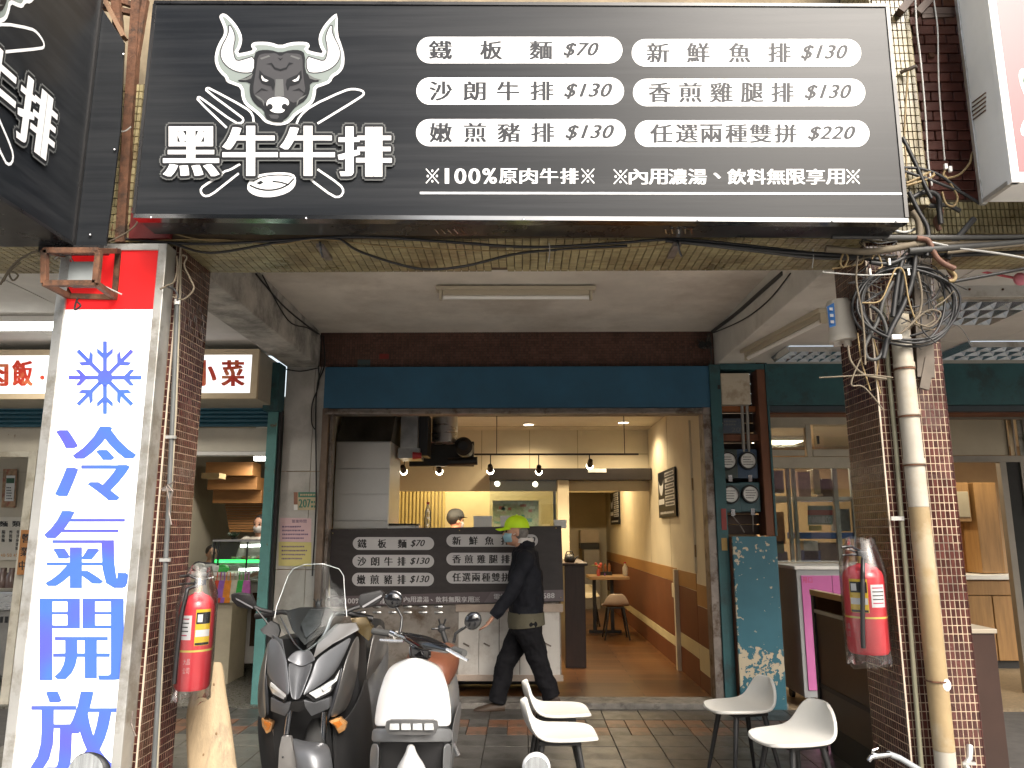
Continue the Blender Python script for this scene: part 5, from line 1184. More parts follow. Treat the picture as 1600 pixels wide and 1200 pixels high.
# brown counter along the walkway
bc = thing('stall_counter','dark brown stall counter with brass-edged top behind the right pillar','counter',(2.5,5.3,0))
M_bcount = pm('dark_brown_laminate',(0.035,0.018,0.013),0.3,var=0.2,vs=3)
fx = PX(1274,925,2.12)
bx0, by1, bz1 = 2.1, fx.y, PX(1300,940,2.12).z
obj('body', MB().box(bx0,bx0+0.6,4.62,by1,0.2,bz1-0.1), M_bcount, bc, bevel=0.004)
obj('dark_base', MB().box(bx0+0.03,bx0+0.57,4.66,by1-0.05,0.0,0.2), M_blk, bc)  # black block put in for the shade below the counter's bottom edge
obj('side_trim', MB().box(bx0-0.006,bx0-0.0005,4.64,by1-0.02,0.42,0.45), M_blk, bc)
obj('corner_post', MB().box(bx0-0.012,bx0+0.02,by1-0.03,by1+0.012,0.0,bz1+0.06), M_blk, bc)
obj('top_rail', MB().box(bx0-0.02,bx0+0.02,4.6,by1+0.012,bz1+0.02,bz1+0.06), pm('brass_trim',(0.3,0.2,0.09),0.35,0.7,var=0.15), bc, bevel=0.003)
obj('glass_rail', MB().box(bx0-0.004,bx0+0.002,4.64,by1-0.03,bz1-0.09,bz1+0.02), glass('rail_glass',(0.6,0.58,0.52)), bc)
obj('counter_top', MB().box(bx0-0.01,bx0+0.61,4.61,by1,bz1-0.1,bz1-0.075), pm('beige_top',(0.3,0.26,0.2),0.4,var=0.1), bc, bevel=0.003)
# far right: open doorway with oak furniture
dr = thing('door_frame','brown aluminium door and transom frame of the right-hand shop','door frame',(4.6,RY,0))
M_bsash = pm('bronze_aluminium',(0.2,0.18,0.15),0.4,0.4,var=0.12,vs=4)
def dfr(x0,y0,x1,y1,name='frame_bar',d=0.07,mat=None): a = PY(x0,y0,RY); b = PY(x1,y1,RY); return obj(name, MB().box(a.x,b.x,RY,RY+d,b.z,a.z), mat or M_bsash, dr, bevel=0.003, seg=1)
dfr(1470,648,1680,655); dfr(1470,712,1680,722); dfr(1571,655,1578,712); dfr(1580,655,1590,712); dfr(1600,655,1604,712)
a = PY(1562,722,RY); obj('door_post', MB().box(a.x,a.x+0.06,RY,RY+0.07,0,a.z), M_bsash, dr); obj('door_post', MB().box(a.x+0.2,a.x+0.26,RY,RY+0.05,0,a.z), M_bsash, dr); obj('dark_leaf', MB().box(a.x+0.06,a.x+0.2,RY+0.02,RY+0.04,0,a.z), pm('smoked_leaf',(0.03,0.032,0.03),0.15), dr)
obj('frosted_pane', MB().box(PY(1470,655,RY).x,PY(1571,655,RY).x,RY+0.02,RY+0.03,PY(1500,711,RY).z,PY(1500,656,RY).z), pm('frosted_beige',(0.36,0.31,0.22),0.5,var=0.1,vs=2), dr); obj('pane', MB().box(a.x+0.26,a.x+1.2,RY+0.02,RY+0.03,0.1,a.z-0.02), glass('door_glass',(0.75,0.8,0.78),0.02,0.84), dr); obj('pane', MB().box(PY(1590,655,RY).x,PY(1680,655,RY).x,RY+0.02,RY+0.03,PY(1590,711,RY).z,PY(1590,656,RY).z), pm('patterned_pane',(0.22,0.22,0.19),0.3,var=0.5,vs=16), dr)
st_ = PY(1588,845,RY); obj('yellow_sticker', MB().box(a.x+0.21,a.x+0.25,RY-0.004,RY-0.001,1.35,1.55), pm('sticker_yellow',(0.5,0.42,0.03),0.5), dr); obj('pink_sticker', MB().box(a.x+0.205,a.x+0.255,RY-0.004,RY-0.001,1.24,1.33), pm('sticker_pink',(0.6,0.15,0.18),0.5), dr); obj('handle', MB().cyl((a.x+0.23,RY-0.03,0.95),(a.x+0.23,RY-0.03,1.18),0.012,n=8), M_steel, dr)
ok = thing('oak_cupboard','tall honey oak cupboard with drawers inside the far right doorway','cupboard',(5.2,9.2,0.01))
Yo = 9.0
def okp(x0,y0,x1,y1,name,mat=None,Y=Yo,d=0.5,par=None): p = PY(x0,y0,Y); q = PY(x1,y1,Y); return obj(name, MB().box(p.x,q.x,Y,Y+d,q.z,p.z), mat or M_oak, ok, bevel=0.004, seg=1)
okp(1520,754,1572,896,'tall_side'); okp(1490,754,1519,815,'upper_box'); okp(1494,768,1517,808,'frosted_door',MATS['frosted_beige'],Yo-0.01,0.01); okp(1480,898,1600,906,'counter_slab',M_wht,Yo-0.1,0.6); okp(1480,907,1600,930,'drawer',None,Yo-0.06,0.5)
p = PY(1480,931,Yo-0.06); q = PY(1600,931,Yo-0.06); xm = PY(1545,931,Yo).x
obj('base_door', MB().box(p.x,xm-0.005,Yo-0.06,Yo+0.4,0.1,p.z), M_oak, ok, bevel=0.004, seg=1); obj('base_door', MB().box(xm+0.005,q.x,Yo-0.06,Yo+0.4,0.1,p.z), M_oak, ok, bevel=0.004, seg=1); obj('dark_base', MB().box(p.x,q.x,Yo,Yo+0.4,0.01,0.1), M_blk, ok); okp(1494,818,1519,896,'back_board',M_ply,Yo+0.3,0.05)
sw = thing('swivel_stool','chrome swivel stool base on castors inside the right-hand shop','stool',PZ(1528,1020,0.02))
c = PZ(1515,1015,0.02); c.z = 0.012
obj('column', MB().cyl(c+Vector((0,0,0.1)),c+Vector((0,0,0.46)),0.022,n=12), M_steel, sw, smooth=40); obj('seat', MB().lathe([(0,0.46),(0.17,0.46),(0.185,0.49),(0.17,0.53),(0,0.54)],c,24), pm('seat_brown',(0.06,0.045,0.035),0.5), sw, smooth=40)
for k in range(5):
    an = 0.3+k*2*math.pi/5; e = c+Vector((math.cos(an)*0.25,math.sin(an)*0.25,0.075)); f = obj('foot', MB().tube([c+Vector((0,0,0.11)),c+Vector((math.cos(an)*0.13,math.sin(an)*0.13,0.1)),e],[0.02,0.017,0.012],8), M_steel, sw, smooth=40); obj('castor', MB().cyl(e+Vector((-0.015,0,-0.035)),e+Vector((0.015,0,-0.035)),0.034,n=12), M_blk, f)
lamp('shop_glow','AREA',(5.0,8.6,2.55),7,(1.0,0.86,0.62),0.8,(0,0,0),0.3,parent=t)
# louvre lamps in the walkway ceiling on the right
M_cell = pm('mirror_louvre',(0.75,0.8,0.88),0.12,0.9,var=0.1)
for k,(px,py,wd,dp,side) in enumerate(((1515,480,0.62,0.6,'nearer'),(1560,544,0.75,0.5,'farther right'),(1275,549,0.6,0.4,'one half hidden by the grey box'))):
    c = PZ(px,py,3.05); t = thing('louvre_lamp','mirror louvre ceiling lamp in the right walkway, the %s' % side,'ceiling lamp',c,group='louvre lamps')
    obj('tray', MB().box(c.x-wd/2,c.x+wd/2,c.y-dp/2,c.y+dp/2,3.045,3.053), em('louvre_tray',(0.75,0.88,1.0),0.22,(0.7,0.78,0.85)), t)
    n = 6
    for i in range(n+1):
        x = c.x-wd/2+i*wd/n; obj('louvre_blade', MB().add([(x-0.03,c.y-dp/2,3.044),(x+0.03,c.y-dp/2,3.044),(x+0.004,c.y-dp/2,3.0),(x-0.004,c.y-dp/2,3.0),(x-0.03,c.y+dp/2,3.044),(x+0.03,c.y+dp/2,3.044),(x+0.004,c.y+dp/2,3.0),(x-0.004,c.y+dp/2,3.0)],[(0,1,2,3),(7,6,5,4),(0,4,5,1),(1,5,6,2),(2,6,7,3),(3,7,4,0)]), M_cell, t)
    for i in range(4):
        y = c.y-dp/2+i*dp/3; obj('cross_blade', MB().box(c.x-wd/2,c.x+wd/2,y-0.004,y+0.004,3.0,3.044), M_alu, t)
# unlit tube battens
def batten(lab, p, q, up):
    t = thing('tube_lamp', lab, 'lamp', (Vector(p)+Vector(q))/2)
    d = (Vector(q)-Vector(p)).normalized(); n = d.cross(Vector((0,0,1))).normalized(); z = Vector((0,0,1))
    P0 = Vector(p); Q0 = Vector(q); L_ = (Q0-P0).length
    m = Matrix((d, n, z)).transposed(); mid = (P0+Q0)/2
    M_b = pm('batten_cream',(0.5,0.44,0.33),0.45,var=0.08,vs=4)
    obj('tray', MB().obox(mid+z*0.03,(L_,0.1,0.03),m), M_b, t, bevel=0.004)
    obj('ridge', MB().obox(mid+z*0.0,(L_*0.92,0.045,0.04),m), M_b, t, bevel=0.006)
    obj('tube', MB().cyl(P0+d*0.05-z*0.035,Q0-d*0.05-z*0.035,0.017,n=12), pm('dead_tube',(0.9,0.89,0.85),0.3,var=0.03), t, smooth=40)
    for s, e in ((1,P0),(-1,Q0)): obj('holder', MB().obox(e+d*s*0.035-z*0.02,(0.02,0.05,0.075),m), M_b, t, bevel=0.003)
a = PZ(682,455,3.345); b = PZ(930,455,3.345)
batten('unlit cream tube lamp in the middle of the walkway ceiling', (a.x,a.y,3.33), (b.x,b.y,3.33), 1)
a = PZ(1165,556,3.0); b = PZ(1290,492,3.0); batten('unlit tube lamp slanting along the right-hand beam', (a.x,a.y,3.005), (b.x,b.y,3.005), 1)
# roller awning on the right
aw = thing('roller_awning','rolled red and white awning with a pink knob at the right edge','awning',PY(1560,440,4.75))
p = PY(1478,425,4.75); q = PY(1640,432,4.75)
obj('roll', MB().cyl(p,q,0.045,n=18), pm('awning_white',(0.55,0.54,0.52),0.7,var=0.08), aw, smooth=40)
for f0,f1 in ((0.0,0.04),(0.27,0.29),(0.30,0.50),(0.51,0.53)): obj('red_stripe', MB().cyl(p.lerp(q,f0),p.lerp(q,f1),0.0465,n=18), pm('awning_red',(0.42,0.02,0.03),0.6,var=0.1), aw, smooth=40)
obj('fascia', MB().box(PY(1480,441,4.78).x,PY(1700,441,4.78).x,4.78,4.84,PY(1480,464,4.78).z,PY(1480,442,4.78).z), M_alu, aw, bevel=0.003)
for px in (1515,1567): c = PY(px,452,4.775); obj('rivet', MB().ball(c,0.008,8,5), M_rust, aw)
c = PY(1594,436,4.4); obj('knob', MB().ball(c,(0.038,0.03,0.04),14,9), pm('pink_rubber',(0.62,0.2,0.26),0.5,var=0.05), aw, smooth=60); obj('arm', MB().tube([c,PY(1500,418,4.6)],0.008,6), pm('pink_arm',(0.6,0.12,0.15),0.5), aw)
# ================================================================== SCOOTERS
M_gun = pm('gunmetal_paint',(0.135,0.14,0.15),0.42,0.5,var=0.1,vs=4,coat=0.12,bump=0.02,bs=400)
M_gun2 = pm('grey_side_paint',(0.19,0.185,0.18),0.3,0.6,var=0.06,vs=3,coat=0.4)
M_matte = pm('matte_black_plastic',(0.018,0.018,0.019),0.55,var=0.25,vs=6,bump=0.08,bs=300)
M_tyre = pm('tyre_rubber',(0.02,0.02,0.02),0.8,var=0.3,vs=12)
M_chrome = pm('chrome',(0.75,0.75,0.76),0.08,1.0,var=0.03)
M_screen = glass('windscreen_acrylic',(0.86,0.88,0.88),0.03,0.998,0.1)
M_lens = pm('headlamp_lens',(0.6,0.62,0.62),0.1,0.3,var=0.25,vs=18,coat=0.8)
M_amber = pm('amber_lens',(0.5,0.26,0.1),0.2,0.1,var=0.3,vs=14,coat=0.6)
SY0 = 4.06
def S(px,py,d): return PY(px,py,SY0+d)
def panel(name, pts, mat, par, th=0.02, bevel=0.003, base=None, smooth=35, label=None):
    base = base or S
    f = [base(*p) for p in pts]; n = len(f)
    c = sum(f, Vector())/n
    b = [p+Vector((0,th,0)) for p in f]
    mb = MB(); mb.v = [tuple(v) for v in f+b]
    mb.f = [tuple(range(n)), tuple(range(2*n-1,n-1,-1))]+[(i,i+n,(i+1)%n+n,(i+1)%n) for i in range(n)]
    return obj(name, mb, mat, par, bevel=bevel, smooth=smooth, seg=2, label=label)
def skin(name, rows, mat, par, th=0.01, subd=2, base=None, label=None):
    base = base or S
    return obj(name, MB().grid([[base(*p) for p in r_] for r_ in rows]), mat, par, subd=subd, solid=th, label=label)
def wheel(par, c, r_, wd, label=None):
    Rm = Matrix.Rotation(R(90),3,'Y')
    t = obj('tyre', MB().lathe([(r_*0.62,-wd*0.42),(r_*0.86,-wd*0.5),(r_*0.97,-wd*0.3),(r_,0),(r_*0.97,wd*0.3),(r_*0.86,wd*0.5),(r_*0.62,wd*0.42)],c,36,Rm,caps=False), M_tyre, par, smooth=50)
    rim = obj('rim', MB().lathe([(r_*0.64,-wd*0.36),(r_*0.5,-wd*0.3),(r_*0.5,wd*0.3),(r_*0.64,wd*0.36)],c,30,Rm,caps=False), M_matte, t, smooth=40)
    for k in range(5):
        an = k*2*math.pi/5; obj('spoke', MB().bar(Vector(c),Vector(c)+Vector((0,math.cos(an)*r_*0.55,math.sin(an)*r_*0.55)),wd*0.4,0.03), M_matte, t, bevel=0.003)
    obj('hub', MB().cyl(Vector(c)-Vector((wd*0.45,0,0)),Vector(c)+Vector((wd*0.45,0,0)),r_*0.14,n=14), M_steel, t, smooth=40)
    return t
mx = thing('grey_scooter','large dark grey touring scooter with clear windscreen parked between the pillars','scooter',(-1.13,4.9,0))
SX = S(463,1093,0).x
# nose, centre channel and front panels
skin('nose_channel',[[(449,1032,.12),(459,1036,.15),(471,1043,.155),(482,1037,.15),(492,1032,.12)],[(451,1062,.05),(458,1064,.085),(466,1066,.09),(474,1064,.085),(480,1062,.05)],[(455,1093,.0),(459,1094,.015),(462,1095,.02),(465,1094,.015),(468.5,1093,.0)]],M_gun,mx)
skin('nose_top',[[(448,1030,.125),(462,1014,.19),(475,1016,.2),(484,1012,.19),(493,1030,.125)],[(449,1032,.118),(460,1039,.14),(471.5,1044,.145),(482,1039,.14),(492,1032,.118)]],M_gun,mx)
skin('front_panel',[[(420,996,.3),(430,996,.26),(438,1004,.2),(448.5,1031,.115)],[(417,1020,.26),(427,1024,.2),(437,1030,.14),(449,1040,.09)],[(415.5,1042,.23),(427,1050,.15),(438,1058,.09),(452,1066,.04)],[(418,1056,.2),(427,1068,.12),(440,1079,.05),(454,1093,.0)]],M_gun,mx)
skin('front_panel',[[(493,1030,.115),(512,1016,.18),(534,1003,.26),(552,992,.34)],[(488,1048,.09),(503,1040,.13),(522,1028,.2),(546,1008,.3)],[(481,1066,.04),(497,1061,.08),(514,1050,.15),(533,1036,.24)],[(469,1093,0.0),(482,1082,.03),(501,1071,.09),(520,1056,.18)]],M_gun,mx)
# side fairings
skin('side_fairing',[[(421,997,.3),(419,1004,.36),(418,1010,.5)],[(414,1042,.23),(408,1048,.33),(406,1050,.5)],[(414,1087,.2),(402,1086,.32),(403,1086,.5)],[(418,1127,.22),(407,1123,.32),(404,1112,.5)]],M_gun2,mx)
skin('side_fairing',[[(537,1040,.24),(551,1000,.33),(562,986,.5)],[(531,1070,.21),(548,1040,.3),(562,1020,.55)],[(522,1100,.2),(541,1084,.3),(558,1062,.55)],[(512,1126,.21),(528,1119,.29),(544,1110,.5)]],M_gun2,mx)
skin('side_edge',[[(533,1040,.235),(537,1041,.24)],[(525,1072,.21),(530,1076,.21)],[(514,1106,.2),(519,1112,.2)],[(510,1124,.21),(513,1127,.21)]],pm('fairing_edge',(0.035,0.037,0.042),0.35,0.4,var=0.05),mx)
skin('side_edge',[[(413.5,1050,.22),(417,1052,.22)],[(414,1087,.2),(420,1090,.2)],[(417,1126,.22),(422,1112,.22)]],MATS['fairing_edge'],mx)
skin('rear_fairing',[[(588,962,.9),(604,985,1.1),(606,1010,1.3)],[(575,1030,.8),(590,1030,1.0),(602,1026,1.2)],[(570,1068,.75),(576,1062,.9),(580,1056,1.0)]],M_gun2,mx)
# wing beside the screen
panel('cowl_wing',[(489,1029,.16),(497,1000,.24),(524,975,.33),(556,973,.4),(561,984,.4),(520,1006,.3)],M_gun2,mx,0.02)
panel('cowl_wing',[(445,1028,.17),(440,1000,.25),(425,992,.33),(431,1004,.3)],M_gun,mx,0.02)
# headlamps
def lampset(pts, lens, nm='headlight'):
    h = panel(nm, pts, M_blk, mx, 0.05)
    c = [sum(p[i] for p in pts)/len(pts) for i in range(3)]
    panel('lens', [(c[0]+(p[0]-c[0])*0.86, c[1]+(p[1]-c[1])*0.8, p[2]-0.006) for p in pts], lens, h, 0.02, 0.004)
    return h
hl = lampset([(416.5,1050,.21),(425,1065,.14),(450,1086,.04),(445,1098,.05),(425,1086,.13),(417.5,1069,.2)], M_lens)
panel('daylight_strip',[(423,1066,.125),(447,1085,.035),(446,1090,.035),(422,1072,.13)],pm('daylight_strip',(0.7,0.72,0.72),0.15,0.2,var=0.1),hl,0.01,0.001)
hr = lampset([(532,1042,.235),(522,1059,.17),(501,1073,.08),(477.5,1086,.02),(491,1097,.05),(516,1083,.12),(528,1060,.2)], M_lens)
panel('daylight_strip',[(531,1046,.215),(523,1061,.155),(503,1075,.065),(506,1080,.07),(526,1064,.17)],MATS['daylight_strip'],hr,0.01,0.001)
# chin, intake, turn signals
panel('chin',[(423,1090,.13),(444.5,1099,.06),(455,1096,.03),(451,1111,.06),(444.5,1119,.08),(423,1111,.15)],M_gun,mx,0.05)
panel('chin',[(474,1094,.03),(491,1098,.05),(515,1090,.13),(514,1107,.14),(486.5,1119,.09),(477,1106,.05)],M_gun,mx,0.05)
panel('intake',[(456,1096,.03),(473,1096,.03),(478,1108,.07),(466,1113,.08),(452,1110,.07)],M_matte,mx,0.05)
for pts in ([(408,1122,.27),(424,1128,.26),(426,1131,.26),(423,1143,.28),(416,1147,.28),(409,1134,.29)],[(513,1127,.25),(530,1122,.27),(541,1131,.3),(539,1141,.31),(529,1147,.3),(523,1136,.27)]):
    ts = panel('turn_signal',pts,M_amber,mx,0.05,0.006)
    panel('reflector',[(p[0]*0.6+0.4*sum(q[0] for q in pts)/6,p[1]*0.6+0.4*sum(q[1] for q in pts)/6,p[2]-0.005) for p in pts],pm('amber_core',(0.62,0.2,0.03),0.25,var=0.2,vs=20),ts,0.01,0.001)
# screen and cowl
screen = skin('windscreen',[[(470,1018,.19),(474,1019,.185),(478,1019,.185),(482,1017,.19)],[(446,996,.25),(464,1002,.2),(488,1001,.2),(514,994,.25)],[(428,966,.31),(458,970,.24),(506,970,.24),(543,964,.31)],[(431,948,.33),(459,952,.27),(507,952,.27),(541,946,.33)],[(441,922,.37),(464,924,.31),(509,924,.31),(539,918,.37)],[(449,898,.42),(468,896,.36),(509,895,.36),(538,898,.42)],[(456,886,.44),(474,879,.385),(506,878,.385),(532,886,.44)]],M_screen,mx,0.004)
_e = [(429,966,.312),(432,948,.332),(442,922,.372),(450,900,.42),(458,889,.438),(476,882,.39),(505,881,.388),(530,889,.438),(537,900,.42),(538,920,.372),(540,946,.332),(542,964,.312)]
obj('screen_edge', MB().tube([S(*q) for q in _e],0.0022,6), pm('screen_rim_highlight',(0.6,0.62,0.62),0.2,var=0.05), mx, smooth=60)  # pale tube paints the bright line along the screen's rim
skin('cowl_rim',[[(434,958,.36),(439,962,.35)],[(449,990,.3),(455,994,.29)],[(461,1010,.25),(464,1010,.24)],[(475,1021,.21),(475,1017,.2)]],M_gun,mx,0.008)
skin('cowl_rim',[[(475,1021,.21),(475,1017,.2)],[(498,1007,.25),(495,1005,.24)],[(514,990,.3),(507,988,.29)],[(523,957,.36),(517,955,.35)]],M_gun,mx,0.008)
panel('dash_hood',[(446,955,.46),(466,950,.5),(512,950,.5),(522,958,.46),(508,985,.36),(476,1008,.3),(456,984,.36)],M_matte,mx,0.05)
panel('dash_panel',[(484,952,.44),(505,953,.44),(500,978,.35),(478,998,.32),(470,975,.36)],pm('dash_grey',(0.06,0.063,0.066),0.3,0.3,var=0.4,vs=25),mx,0.02)
b_ = S(497,944,.5); obj('phone_mount', MB().ball(b_,(0.018,0.015,0.02),10,7).tube([b_+Vector((0,0,-0.05)),b_],0.008,8), M_blk, mx)
for k in range(3): obj('mount_claw', MB().tube([b_,b_+Vector((-0.025+k*0.025,-0.01,0.03))],0.004,6), M_blk, mx)
# handlebar, guards, mirrors
gripL, gripR = S(405,962,.55), S(572,966,.55)
obj('handlebar', MB().tube([gripL,S(440,956,.5),S(490,962,.55),S(545,958,.5),gripR],0.014,10), M_matte, mx, smooth=50)
for a,b in ((S(400,963,.55),S(428,959,.52)),(S(550,960,.52),S(582,967,.56))): obj('grip', MB().cyl(a,b,0.018,n=12), M_blk, mx, smooth=40)
panel('hand_guard',[(406,984,.34),(423,970,.36),(434,976,.36),(437,986,.34),(433,1001,.33),(411,990,.33)],M_matte,mx,0.03)
panel('hand_guard',[(519,978,.38),(534,974,.38),(536,984,.38),(524,996,.36),(515,992,.36)],M_matte,mx,0.03)
for pts, st1, st2, in (([(360,928,.36),(372,926,.36),(391,929,.34),(398,946,.34),(391,953,.36),(370,948,.37),(361,938,.37)],[(392,946,.36),(408,953,.37),(426,957,.36)],[(397,948,.36),(412,966,.36),(430,990,.35)]),([(558,941,.4),(562,929,.4),(594,922,.42),(600,927,.43),(594,940,.43),(582,948,.42),(565,951,.4)],[(562,948,.41),(552,951,.4),(540,956,.38)],None)):
    m_ = panel('mirror',pts,M_matte,mx,0.045,0.01)
    cx = sum(p[0] for p in pts)/len(pts); cyy = sum(p[1] for p in pts)/len(pts)
    panel('mirror_glass',[(cx+(p[0]-cx)*0.85,cyy+(p[1]-cyy)*0.85,p[2]+0.046) for p in pts],M_chrome,m_,0.002,0)
    panel('mirror_trim',[(pts[0][0]+8,pts[0][1]+6,pts[0][2]-0.004),(pts[3][0]-4,pts[3][1]+2,pts[3][2]-0.004),(pts[3][0]-3,pts[3][1]+5,pts[3][2]-0.004),(pts[0][0]+9,pts[0][1]+9,pts[0][2]-0.004)],pm('trim_grey',(0.2,0.2,0.21),0.3),m_,0.002,0)
    obj('mirror_stem', MB().tube([S(*p) for p in st1],0.011,8), M_matte, mx, smooth=50)
    if st2: obj('mirror_stay', MB().tube([S(*p) for p in st2],0.005,6), M_matte, mx, smooth=50)
panel('switch_cover',[(547,966,.48),(572,964,.5),(584,985,.55),(576,1002,.5),(558,986,.45)],pm('gold_reflection',(0.09,0.065,0.03),0.22,0.5,var=0.2),mx,0.06)  # gold reflection on the dark cover is put into its colour
# fork, fender, wheel
wc = Vector((SX+0.0,4.3,0.26))
for (x0,y0,x1,y1) in ((453,1108,447,1156),(507,1112,504,1164)):
    obj('fork_tube', MB().cyl(S(x0,y0,.26),S(x1,y1,.24),0.0165,n=14), M_chrome, mx, smooth=40)
    obj('fork_lower', MB().cyl(S(x1,y1,.24),(S(x1,y1,.24).x,4.3,0.26),0.026,n=12), M_matte, mx, smooth=40)
panel('fork_guard',[(440,1151,.16),(454,1151,.15),(462,1187,.13),(464,1240,.14),(432,1240,.16),(436,1170,.16)],pm('guard_silver',(0.3,0.29,0.28),0.35,0.6,var=0.08),mx,0.03)
obj('guard_bolt', MB().ball(S(442,1183,.155),0.006,8,5), M_blk, mx)
skin('fender',[[(455,1150,.2),(470,1157,.2),(490,1160,.2),(513,1160,.2)],[(458,1168,.12),(474,1166,.1),(494,1168,.1),(518,1176,.14)],[(462,1190,.08),(476,1182,.06),(496,1186,.06),(521,1198,.12)],[(462,1215,.1),(478,1210,.04),(500,1212,.04),(524,1222,.12)]],M_gun,mx,0.012)
wheel(mx,(SX+0.04,4.47,0.27),0.27,0.11)
# inner dark body and legs shields
panel('inner_shell',[(425,1108,.3),(512,1108,.3),(520,1165,.34),(515,1260,.36),(440,1260,.36),(428,1165,.34)],M_blk,mx,0.1)
skin('leg_shield',[[(402,1108,.4),(408,1124,.34),(426,1130,.32)],[(402,1150,.46),(412,1160,.38),(430,1165,.35)],[(412,1230,.5),(424,1235,.42),(440,1238,.38)]],M_matte,mx)
skin('leg_shield',[[(516,1128,.3),(540,1128,.34),(566,1080,.55),(570,1050,.7)],[(520,1165,.34),(546,1165,.4),(572,1120,.6),(580,1080,.8)],[(520,1240,.38),(548,1240,.45),(574,1240,.65),(590,1240,.9)]],M_matte,mx)
panel('glove_cover',[(425,1000,.45),(556,985,.5),(562,1080,.6),(550,1130,.6),(410,1130,.5),(406,1060,.48)],M_blk,mx,0.25,0.01)
ss = thing; sx = SX+0.0
def lsec(y,w,z0,z1,n=10):   # rounded box section across X at y
    return [Vector((sx+w*math.copysign(abs(math.cos(a))**0.5,math.cos(a)),y,(z0+z1)/2+(z1-z0)/2*math.copysign(abs(math.sin(a))**0.6,math.sin(a)))) for a in (2*math.pi*j/n+0.3 for j in range(n))]
obj('underbody', MB().loft([lsec(4.62,0.2,0.14,0.5),lsec(4.9,0.22,0.14,0.42),lsec(5.2,0.22,0.16,0.6),lsec(5.6,0.2,0.3,0.68),lsec(6.05,0.14,0.5,0.74),lsec(6.2,0.06,0.62,0.76)]), M_gun, mx, subd=1)
obj('seat', MB().loft([lsec(5.08,0.1,0.6,0.76),lsec(5.2,0.16,0.62,0.79),lsec(5.45,0.17,0.66,0.78),lsec(5.62,0.16,0.7,0.84),lsec(5.95,0.12,0.74,0.88),lsec(6.08,0.06,0.76,0.84)]), M_matte, mx, subd=1)
wheel(mx,(sx,5.82,0.25),0.25,0.12)
obj('exhaust', MB().cyl((sx+0.2,5.4,0.3),(sx+0.22,5.95,0.36),0.055,n=14), M_matte, mx, smooth=40)
obj('stand', MB().tube([(sx-0.12,5.3,0.2),(sx-0.16,5.25,0.02)],0.012,8), M_steel, mx)

